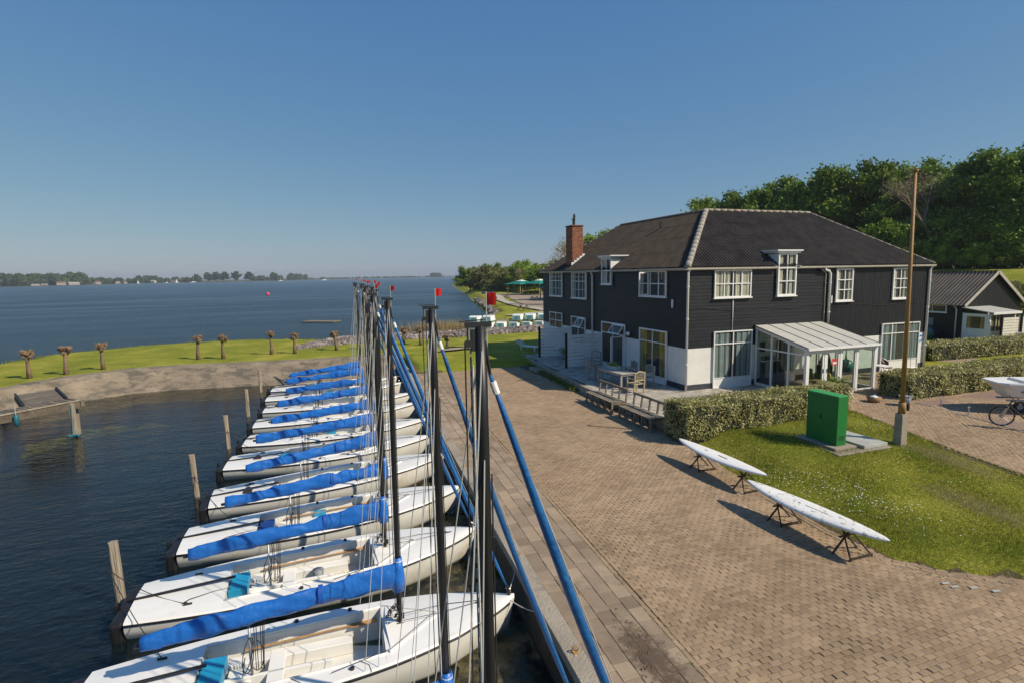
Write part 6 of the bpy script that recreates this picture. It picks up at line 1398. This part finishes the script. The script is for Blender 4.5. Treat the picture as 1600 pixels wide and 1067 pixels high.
o = empty('beached_dinghy', (29, 127, gz(29, 127)), .4, 'dark small boat lying ashore left of the parasols', 'boat'); MB().add([(-1.8, -.6, .5), (-1.8, .6, .5), (1.4, .55, .5), (2.2, 0, .6), (1.4, -.55, .5), (-1.7, -.35, .05), (-1.7, .35, .05), (1.2, .3, .05), (1.7, 0, .1), (1.2, -.3, .05)], [(0, 1, 6, 5), (1, 2, 7, 6), (2, 3, 8, 7), (3, 4, 9, 8), (4, 0, 5, 9), (5, 6, 7, 8, 9)]).build('hull', 'navy', o); MB().box(-1.0, -.8, -.5, .5, .4, .45).build('thwart', 'old_wood', o)

# ------------------------------------------------------------------ jetty at the left
mat('jetty_wood', (.10, .082, .058), .9, col2=(.20, .17, .125), scale=4, bump=.6, bscale=20, rnd=.25, ro=1)
mat('teal_dark', (.01, .12, .17), .5)
jt = empty('jetty', (0, 0, 0), 0, 'grey timber jetty with a boarded ramp reaching out from the sloping embankment', 'jetty')
A_ = Vector((-31.0, .9, .26)); B_ = Vector((-25.05, 7.35, .26)); d_ = (B_-A_).normalized(); n_ = Vector((-d_.y, d_.x, 0))
MB().bar(A_+Vector((0, 0, -.12)), B_+Vector((0, 0, -.12)), .10, .30).build('front_beam', 'jetty_wood', jt)
MB().bar(A_+n_*.75+Vector((0, 0, -.12)), B_+n_*.75+Vector((0, 0, -.12)), .10, .26).build('rear_beam', 'jetty_wood', jt)
MB().bar(A_-n_*.04+Vector((0, 0, .06)), B_-n_*.04+Vector((0, 0, .06)), .09, .05).build('edge_rail', 'pile_wood', jt)
L = (B_-A_).length
for i in range(int(L/.21)):
    p = A_+d_*(i*.21+.1); MB().bar(p+Vector((0, 0, .055)), p+n_*.82+Vector((0, 0, .055)), .17, .04).build('plank', 'jetty_wood', jt)
r0 = B_-d_*1.55+n_*.85; r1 = B_-d_*.02+n_*.85; e0 = Vector((-28.75, 10.9, .10)); e1 = Vector((-27.6, 12.0, .10))
for i in range(22):
    s_ = (i+.5)/22; MB().bar(r0.lerp(e0, s_), r1.lerp(e1, s_), .20, .035).build('ramp_board', 'jetty_wood', jt)
for q, w in ((r0, e0), (r1, e1)): MB().bar(q+Vector((0, 0, .07)), w+Vector((0, 0, .07)), .07, .1).build('ramp_edge', 'black_board', jt); MB().bar(q+Vector((0, 0, -.12)), w+Vector((0, 0, -.12)), .1, .16).build('ramp_joist', 'jetty_wood', jt)
for q, w in ((B_-d_*.32-n_*.02, .17), (B_+d_*.0+n_*.35, .15), (B_-d_*3.4-n_*.02+n_*.5, .16), (A_+d_*.6, .16)): MB().bar(q+Vector((0, 0, -3)), q+Vector((0, 0, .0)), w, w).build('pile', 'pile_wood', jt)
MB().bar(B_+d_*.05-n_*.1+Vector((0, 0, -.08)), B_+d_*.05+n_*.9+Vector((0, 0, -.08)), .14, .26).build('end_beam', 'jetty_wood', jt)
o = MB().tube([(B_.x-d_.x*.32-.02, B_.y-d_.y*.32-.14, -1.02), (B_.x-d_.x*.32, B_.y-d_.y*.32-.1, .2)], .018, 6).build('dangling_rope', 'teal_dark'); tag(o, 'teal rope hanging down the jetty end pile to the water', 'rope')
o = MB().tube([(B_.x-d_.x*.32+x, B_.y-d_.y*.32-.13+.05*math.cos(x*9), -1.12) for x in np.linspace(-.22, .22, 7)], .06, 8).build('pile_collar', 'teal_dark', smooth=True); tag(o, 'teal float lying on the water at the foot of the jetty end pile', 'float')
q = B_-d_*2.3-n_*.16; t = empty('hanging_fender', tuple(q), 0, 'blue cylindrical fender hanging from the jetty rail', 'fender')
MB().tube([(0, 0, .0), (0, 0, -.06), (0, 0, -.40), (0, 0, -.46)], [.03, .085, .085, .03], 12).build('body', 'teal_dark', t, smooth=True); MB().tube([(0, 0, .35), (0, 0, 0)], .012, 5).build('line', 'rope_white', t)

# ------------------------------------------------------------------ the outbuilding at the right
ob = empty('outbuilding', (0, 0, 0), 0, 'low black boarded outbuilding with grey corrugated gable roof right of the house', 'house')
u0, u1, v0, v1, e_, rg = 28.2, 34.6, 6.3, 18., 2.6, 4.85
um = (u0+u1)/2; To = lambda x, o, z: (x, v0-o, z); Tw = lambda x, o, z: (u0-o, x, z)
MB().add([(u0, v0, -.2), (u1, v0, -.2), (u1, v0, e_), (um, v0, rg), (u0, v0, e_), (u0, v1, -.2), (u1, v1, -.2), (u1, v1, e_), (um, v1, rg), (u0, v1, e_)], [(0, 1, 2, 3, 4), (5, 9, 8, 7, 6), (0, 4, 9, 5), (1, 6, 7, 2), (4, 3, 8, 9), (2, 7, 8, 3)]).build('wall', 'wall_core', ob)
n = int((u1-u0)/.16)
for i in range(n):
    a = u0+i*(u1-u0)/n; c = a+.14; h = lambda x: e_+(rg-e_)*(1-abs(x-um)/((u1-u0)/2)); MB().add([To(x, o, z) for o in (.003, .035) for x, z in ((a, 0), (c, 0), (c, h(c)), (a, h(a)))], [(0, 3, 2, 1), (4, 5, 6, 7), (0, 1, 5, 4), (1, 2, 6, 5), (2, 3, 7, 6), (3, 0, 4, 7)]).build('upright_board', 'black_board', ob)
for i in range(16): MB().box(v0, v1, .004, .03, .1+i*.155, .24+i*.155, Tw).build('board', 'black_board', ob)
def oslope(a, b, top, m='roof_grey2'):
    a, b, top = Vector(a), Vector(b), Vector(top); t = (b-a); L = t.length; t.normalize(); up = top-a; up = up-t*up.dot(t); H_ = up.length; up.normalize(); nr = t.cross(up); nr = nr if nr.z > 0 else -nr; k = int(L/.26*6); V = []
    for i in range(k+1):
        s = L*i/k; w = .05*math.cos(2*PI*s/.26)
        for h in (-.2, H_+.02): V.append(tuple(a+t*s+up*h+nr*(w+.05)))
    mesh_np('roof_slope', np.array(V), np.array([(2*i, 2*i+2, 2*i+3, 2*i+1) for i in range(k)]), m, ob, smooth=True)
mat('roof_grey2', (.085, .07, .055), .85, col2=(.15, .125, .10), scale=1.2, bump=.3, dirt=((.12, .11, .09), 3, .55, .15))
oslope((u0-.12, v0-.25, e_), (u0-.12, v1, e_), (um, v0, rg)); oslope((u1+.12, v0-.25, e_), (u1+.12, v1, e_), (um, v0, rg))
for x in (u0-.2, u1+.2): MB().bar((x, v0-.26, e_-.12), (um, v0-.26, rg+.02), .04, .22, up=(0, 0, 1)).build('barge_board', 'gutter', ob)
MB().bar((um, v0-.25, rg+.08), (um, v1, rg+.08), .18, .06).build('ridge_cap', 'roof_grey', ob)
window(Tw, v0+1.0, v0+3.2, 1.95, 2.5, [1, 1.2], [1], parent=ob, w=.06); MB().bar((u0-.17, v0, e_-.06), (u0-.17, v1, e_-.06), .1, .1).build('gutter', 'gutter', ob)
MB().tube([(u0-.2, v0+.45, e_-.1), (u0-.08, v0+.35, e_-.35), (u0-.08, v0+.35, 0)], .045, 8).build('downpipe', 'white_pipe', ob, smooth=True)
MB().box(v0+1.9, v0+2.9, .04, .07, .95, 1.5, Tw).build('notice_board', 'pot_grey', ob); MB().box(u0+.3-.2, u0+.45-.2, .036, .06, 1.55, 1.62, To).build('number_plate', 'board_white', ob)
MB().box(u1-1.2, u1-.2, .04, .08, 1.75, 2.0, To).build('high_window', 'interior', ob)
pc = empty('porch', (0, 0, 0), 0, 'small white porch with glazed sides and pale flat roof on the black outbuilding', 'porch')
p0, p1, pd = 28.25, 30.9, 1.7
for x in (p0, p1):
    for o in (.05, pd): MB().box(x-.05, x+.05, o-.05, o+.05, 0, 2.0, To).build('post', 'white_paint', pc)
Tp = lambda x, o, z: (p0-o, v0-x, z); window(Tp, .10, pd-.06, 0, 1.98, [1], [1.3], parent=pc, name='glazed_side', panel=.75, w=.2, base=-.03, cur='warm_interior', cfrac=.5)
Tq = lambda x, o, z: (x, v0-pd-o, z); window(Tq, p0+.06, p0+1.3, 0, 1.98, [1, 1], [1.3], parent=pc, name='glazed_side', panel=.75, w=.06, base=-.03, cur='warm_interior', cfrac=.5)
MB().add([To(x, o, z) for dz in (0, .06) for x, o, z in ((p0-.15, .0, 2.35+dz), (p1+.2, .0, 2.35+dz), (p1+.2, pd+.3, 2.06+dz), (p0-.15, pd+.3, 2.06+dz))], [(0, 1, 2, 3), (4, 7, 6, 5), (0, 4, 5, 1), (1, 5, 6, 2), (2, 6, 7, 3), (3, 7, 4, 0)]).build('roof', 'poly_roof', pc)
MB().bar(To(p0-.15, pd+.3, 2.06), To(p1+.2, pd+.3, 2.06), .06, .16).build('fascia', 'white_paint', pc)
fe = empty('slatted_fence', (0, 0, 0), 0, 'cream slatted fence with dark posts in front of the outbuilding porch', 'fence')
for i in range(9): MB().bar((28.75, 4.15, .14+i*.19), (33.2, 3.95, .14+i*.19), .03, .165).build('slat', 'cream_paint', fe)
for x, y in ((28.68, 4.13), (30.6, 4.04), (33.0, 3.93)): MB().bar((x, y-.04, 0), (x, y-.04, 2.0), .11, .11).build('post', 'black_board', fe)
t = empty('garden_bench', (31.0, 3.2, 0), 0, 'low bench holding orange and green things before the cream fence', 'bench')
MB().box(-.9, .9, -.2, .2, .42, .47).build('seat', 'old_wood', t); [MB().box(x-.03, x+.03, -.18, .18, 0, .42).build('leg', 'dark_metal', t) for x in (-.8, .8)]
o = MB().box(30.15, 30.65, 3.05, 3.35, .48, .74).build('orange_crate', 'orange', bevel=.03); tag(o, 'orange crate on the low bench before the cream fence', 'crate')
o = MB().blob((31.0, 3.2, .68), .22, 2, .12, (1.3, 1, .9)).build('green_can', 'bright_green', smooth=True); tag(o, 'bright green watering can shape right of the orange crate', 'watering can')
t = empty('sun_lounger', (29.4, 3.4, 0), .3, 'folded white garden lounger leaning low before the cream fence', 'lounger'); MB().bar((-.5, 0, .3), (.2, 0, .3), .5, .04).build('seat', 'white_paint', t); MB().bar((.2, 0, .3), (.6, 0, .75), .5, .04).build('backrest', 'white_paint', t); [MB().bar((x, .2, 0), (x+.1, .2, .3), .03, .03).build('leg', 'white_paint', t) for x in (-.4, .2)]
t = empty('garden_pot', (27.4, 8.0, 0), 0, 'large dark teal round pot against the outbuilding wall', 'pot'); MB().tube([(0, 0, 0), (0, 0, .3), (0, 0, .6), (0, 0, .85)], [.2, .38, .36, .2], 16).build('body', 'teal_pot', t, smooth=True); MB().tube([(0, 0, .85), (0, 0, .9)], .23, 16).build('rim', 'teal_pot', t)

# ------------------------------------------------------------------ dinghy on its trolley and the bicycle at the right edge
dn = empty('parked_dinghy', (8.05, -7.35, 0), -.50, 'pale grey motor dinghy with red lettering, standing on a trailer at the right edge', 'boat')
xs = [0, .25, .7, 1.5, 2.6, 3.9]; bw = [.42, .58, .72, .80, .82, .80]; V = []; zt_ = 1.08; 
for x, b in zip(xs, bw): V += [(x-.22*(x < .5), b, zt_), (x+.03, b*.97, zt_-.16), (x+.22-.04*x, b*.72, .60), (x+.3-.05*x, 0, .52), (x+.22-.04*x, -b*.72, .60), (x+.03, -b*.97, zt_-.16), (x-.22*(x < .5), -b, zt_)]
F = [(7*i+j, 7*i+j+1, 7*i+j+8, 7*i+j+7) for i in range(5) for j in range(6)]+[(0, 1, 2, 3, 4, 5, 6)]; MB().add(V, F).build('hull', 'opti_white', dn)
mb = MB(); V = []
for x, b in zip(xs, bw): xx = x-.22*(x < .5); V += [(xx, b+.03, zt_), (xx, b+.02, zt_+.05), (xx+.05, b-.12, zt_+.05), (xx+.05, b-.14, zt_-.02), (xx, -b-.03, zt_), (xx, -b-.02, zt_+.05), (xx+.05, -b+.12, zt_+.05), (xx+.05, -b+.14, zt_-.02)]
mb.add(V, [(8*i+j+k, 8*i+j+k+1, 8*i+j+k+9, 8*i+j+k+8) for i in range(5) for j in range(3) for k in (0, 4)]); mb.box(-.24, .45, -.44, .44, zt_+.0, zt_+.055); mb.build('gunwale', 'board_white', dn)
MB().box(.45, 3.8, -.66, .66, .80, .84).build('floor', 'pot_grey', dn); MB().box(.75, 1.1, -.62, .62, .98, 1.16).build('seat', 'board_white', dn, bevel=.04); MB().box(1.8, 2.1, -.64, .64, .98, 1.04).build('seat', 'board_white', dn)
mb = MB(); x = .62                                                    # the red word on the side, strokes too small to read, with its dash
for i, w in enumerate((.05, .04, .045, .04, .05, .04, .045, .05, .04)):
    for side in (-1, 1):
        y = side*(np.interp(x, xs, bw)*.985+.022)
        mb.bar((x, y, .955), (x+w*.35, y, 1.0), .008, .016); mb.bar((x, y, .965), (x+w, y, .965), .008, .012)
    x += w+.022
mb.build('red_lettering', 'red_sign', dn)
for s in (-.45, .45): MB().bar((.2, s*.6, .45), (3.6, s, .45), .06, .06).build('trailer_beam', 'zinc', dn)
MB().bar((2.0, -.85, .32), (2.0, .85, .32), .06, .06).build('axle', 'zinc', dn)
def wheel(parent, x, y, z, r, name='wheel', tw=.05, ax=(0, 1, 0), spokes=0):
    T_ = MB(); pts = [(x+r*math.cos(a), y, z+r*math.sin(a)) for a in np.linspace(0, 2*PI, 33)]; T_.tube(pts, tw, 8, cap=False); w = T_.build(name, 'tyre', parent, smooth=True)
    H_ = MB()
    if spokes:
        H_.tube([(x+(r-tw)*math.cos(a), y, z+(r-tw)*math.sin(a)) for a in np.linspace(0, 2*PI, 33)], .012, 6, cap=False); H_.tube([(x, y-.04, z), (x, y+.04, z)], .025, 8)
        for q in range(spokes): a = 2*PI*q/spokes; H_.tube([(x, y+.03*(-1)**q, z), (x+(r-tw)*math.cos(a+.2), y, z+(r-tw)*math.sin(a+.2))], .0022, 3)
    else: H_.tube([(x, y-.03, z), (x, y+.03, z)], r*.62, 14)
    H_.build('rim', 'steel' if spokes else 'pot_grey', w); return w
wheel(dn, 2.0, -.92, .27, .22, tw=.07); wheel(dn, 2.0, .92, .27, .22, tw=.07); wheel(dn, .62, -.30, .22, .17, 'jockey_wheel', tw=.05); MB().tube([(.62, -.2, .22), (.62, -.2, .55), (.45, 0, .6)], .025, 8).build('jockey_leg', 'zinc', dn)
bk = empty('parked_bicycle', (5.98, -8.72, 0), -.80, 'dark bicycle with disc brake, front wheel in view at the right edge', 'bicycle')
wheel(bk, 0, 0, .35, .325, tw=.024, spokes=28); wheel(bk, 1.08, 0, .35, .325, tw=.024, spokes=28)
for s in (-.05, .05): MB().tube([(0, s, .35), (.13, s, .72)], .016, 8).build('fork', 'steel', bk)
MB().tube([(.13, 0, .70), (.21, 0, .93)], .022, 8).build('head_tube', 'dark_metal', bk); MB().tube([(.14, 0, .75), (.60, 0, .30)], .022, 8).build('down_tube', 'dark_metal', bk); MB().tube([(.18, 0, .88), (.74, 0, .80)], .018, 8).build('top_tube', 'dark_metal', bk)
MB().tube([(.60, 0, .30), (.78, 0, .98)], .018, 8).build('seat_tube', 'dark_metal', bk); MB().tube([(.60, .03, .30), (1.08, .05, .35), (.75, .03, .80)], .011, 6).build('rear_stays', 'dark_metal', bk)
MB().tube([(.20, -.30, .99), (.19, -.1, 1.0), (.19, .1, 1.0), (.20, .30, .99)], .014, 8).build('handlebar', 'dark_metal', bk); MB().box(.66, .92, -.06, .06, .96, 1.01).build('saddle', 'black_rubber', bk, bevel=.02)
MB().tube([(0, .03, .35), (0, .034, .35)], .08, 20).build('brake_disc', 'steel', bk); MB().tube([(.60, -.05, .30), (.60, -.1, .14)], .01, 6).build('crank', 'steel', bk)
bk.rotation_euler = (R(8), 0, -.80)

# ------------------------------------------------------------------ out on the lake
o = empty('wooden_raft', (-15.2, 65.0, WZ+.02), -.55, 'low flat wooden raft drifting on the lake beyond the grass bank', 'raft')
for i in range(8): MB().box(-2.6, 2.6, -1.1+.28*i, -1.1+.28*i+.25, .02, .14).build('plank', 'old_wood', o)
for y in (-.9, .9): MB().box(-2.4, 2.4, y-.12, y+.12, -.12, .02).build('beam', 'black_board', o)
o = empty('red_buoy', (-34.2, 215, WZ), 0, 'round red marker buoy out on the lake', 'buoy'); MB().blob((0, 0, .35), .7, 3, 0).build('float', 'buoy_red', o, smooth=True); MB().tube([(0, 0, .9), (0, 0, 1.5)], .06, 6).build('topmark', 'buoy_red', o)
# far shores: (picture column of each stretch is only where it lies; everything stands at its real distance)
shore_pts = [(-160, 760), (-60, 800), (0, 900), (60, 930), (136, 1000), (200, 1150), (300, 1250), (370, 1300), (440, 1380), (560, 1900), (640, 2100), (720, 2300)]
V = [(*far(x, Y), WZ+.35) for x, Y in shore_pts]+[(*far(x, Y*1.9), WZ+2.5) for x, Y in shore_pts]; k = len(shore_pts)
V2 = [(*far(x, Y-6), WZ-.3) for x, Y in shore_pts]
tag(mesh_np('far_shore', np.array(V2+V), np.array([(i, i+1, k+i+1, k+i) for i in range(k-1)]+[(k+i, k+i+1, 2*k+i+1, 2*k+i) for i in range(k-1)]), 'leaf_olive'), kind='structure')
def far_wood(name, segs, n, size, seed):
    P = []; N = []; T_ = []
    for (x0, x1, Y0, Y1, h0, h1, dens) in segs:
        m = int(n*dens); nb = max(2, int(abs(x1-x0)/860*Y0/9)); bx = RNG.uniform(0, 1, nb*2); bh = RNG.uniform(.75, 1.08, nb*2); bd = RNG.uniform(0, 40, nb*2)
        per = m//len(bx)
        for b_, hh, dd in zip(bx, bh, bd):
            Yc = Y0+(Y1-Y0)*b_+dd; c = far(x0+(x1-x0)*b_, Yc); H_ = (h0+(h1-h0)*b_)*hh; d = RNG.normal(size=(per, 3)); d /= np.linalg.norm(d, axis=1)[:, None]; r_ = H_*.42
            q = d*[r_, r_, H_*.5]*RNG.uniform(.75, 1.05, (per, 1)); P.append(q+[c[0], c[1], WZ+.5+H_*.48]); N.append(d+[0, 0, .5]); T_.append(np.full(per, RNG.uniform(.2, .8))+RNG.normal(0, .15, per))
    P = np.concatenate(P); V, F = leaves(P, size, np.concatenate(N), .8, .5); return tag(mesh_np(name, V, F, 'leaf_far', None, np.clip(np.concatenate(T_), 0, 1)), kind='stuff')
far_wood('far_wood', [(-150, -5, 800, 900, 18, 22, 1.2), (-5, 55, 910, 950, 24, 20, 1.), (40, 136, 960, 1010, 19, 20, 1.2), (55, 140, 1050, 1100, 24, 24, .7), (136, 225, 1100, 1180, 14, 11, .8), (225, 320, 1250, 1280, 12, 12, .8), (232, 250, 1300, 1310, 17, 17, .3), (395, 450, 1400, 1500, 13, 13, .5)], 9000, 2.2, 1)
far_wood('distant_treeline', [(440, 560, 1900, 2100, 5, 4, .4), (560, 700, 2150, 2400, 6, 5, .5), (670, 692, 2200, 2230, 18, 16, .4), (450, 482, 1700, 1720, 21, 18, .5), (505, 512, 1950, 1960, 7, 7, .1)], 6000, 2.6, 2)
ft = tree_proto('shore_tree', 20, 17, 'leaf_far', 2600, 1.5, 77, nb=8, crown0=.1); first = True
for i, (x, Y, s) in enumerate([(312, 1290, .9), (330, 1300, 1.1), (343, 1310, 1.15), (356, 1300, 1.15), (374, 1320, 1.2), (394, 1330, 1.1), (432, 1400, 1.05), (223, 1240, .85), (243, 1290, .8), (15, 940, .95)]):
    o = ft if first else copy_tree(ft); first = False; c = far(x, Y); o.location = (c[0], c[1], WZ+.5); o.scale = (s, s, s); o.rotation_euler = (0, 0, i*1.3)
    tag(o, 'dark far shore tree, '+['leftmost of the tall clump', 'second of the tall clump', 'third of the tall clump', 'fourth of the tall clump', 'fifth of the tall clump, standing apart', 'last of the tall clump on the right', 'alone near the right end', 'rounded, left of the marina houses', 'behind the marina houses', 'highest one at the left edge'][i], 'tree', 'trees on the far shore')
fl = ['leftmost', 'second from the left', 'third from the left', 'fourth from the left', 'fifth from the left', 'sixth from the left', 'seventh from the left', 'eighth from the left', 'rightmost']
for i, (x, Y, w, h) in enumerate([(76, 985, 9, 3), (102, 990, 13, 6), (121, 1000, 17, 5), (158, 1060, 12, 6), (190, 1120, 12, 4.5), (201, 1140, 14, 5), (245, 1240, 13, 6), (278, 1270, 12, 5), (62, 925, 10, 3)]):
    c = far(x, Y-12); t = empty('far_house', (c[0], c[1], WZ+.6), i*.4, 'tiny pale waterside house on the far shore, '+(fl[i-0] if i < 8 else 'low one nearest the left edge'), 'house', 'houses on the far shore')
    MB().box(-w/2, w/2, -3, 3, 0, h*.62).build('wall', 'far_house', t); MB().add([(-w/2, -3.3, h*.6), (w/2, -3.3, h*.6), (w/2, 3.3, h*.6), (-w/2, 3.3, h*.6), (-w/2, 0, h), (w/2, 0, h)], [(0, 1, 5, 4), (2, 3, 4, 5), (0, 4, 3), (1, 2, 5)]).build('roof', 'far_roof' if i % 2 else 'far_house', t)
def far_boat(x, Y, L_, m, label, sail=True):
    c = far(x, Y); t = empty('far_boat', (c[0], c[1], WZ), .3, label, 'boat', 'boats far out on the lake')
    MB().add([(-L_/2, -1, 1), (-L_/2, 1, 1), (L_*.3, 1, 1.1), (L_/2, 0, 1.3), (L_*.3, -1, 1.1), (-L_/2, -.7, 0), (-L_/2, .7, 0), (L_*.35, 0, 0)], [(0, 1, 6, 5), (1, 2, 7, 6), (2, 3, 7), (3, 4, 7), (4, 0, 5, 7), (0, 4, 3, 2, 1)]).build('hull', 'board_white', t)
    MB().box(-L_*.25, L_*.2, -.8, .8, 1, 2.2).build('cabin', 'board_white', t); MB().tube([(0, 0, 1), (0, 0, L_*1.25)], .12, 5).build('mast', 'board_white', t)
    if sail: MB().add([(-.1, .05, 2.2), (-L_*.42, .3, 2.2), (-.1, .05, L_*1.2), (-.1, -.05, 2.2), (-L_*.42, .2, 2.2), (-.1, -.05, L_*1.2)], [(0, 1, 2), (3, 5, 4)]).build('sail', 'board_white', t)
far_boat(511, 1150, 14, '', 'white motor yacht far out near the middle of the lake', False); far_boat(443, 1150, 10, '', 'low white boat far out below the last lone shore tree', False)
far_boat(282, 1150, 7, '', 'tiny white sail near the far shore right of the marina'); far_boat(222, 1110, 6, '', 'tiny white sail off the far shore marina'); far_boat(308, 1200, 16, '', 'long white boat moored before the tall clump of far trees', False); far_boat(266, 1150, 8, '', 'bare masted boat before the far shore houses', False)

# ------------------------------------------------------------------ haze over the water and the far shores
hz = MB().box(-1500, 3600, -300, 3400, -4.6, 32).build('haze', None); tag(hz, kind='stuff')
hm = bpy.data.materials.new('haze'); hm.use_nodes = True; n = hm.node_tree.nodes; n.remove(n['Principled BSDF']); pv = n.new('ShaderNodeVolumePrincipled')
pv.inputs['Color'].default_value = (.80, .86, .95, 1); pv.inputs['Density'].default_value = .00021; pv.inputs['Anisotropy'].default_value = .2
hm.node_tree.links.new(pv.outputs[0], n['Material Output'].inputs['Volume']); hz.data.materials.append(hm); M['haze'] = hm
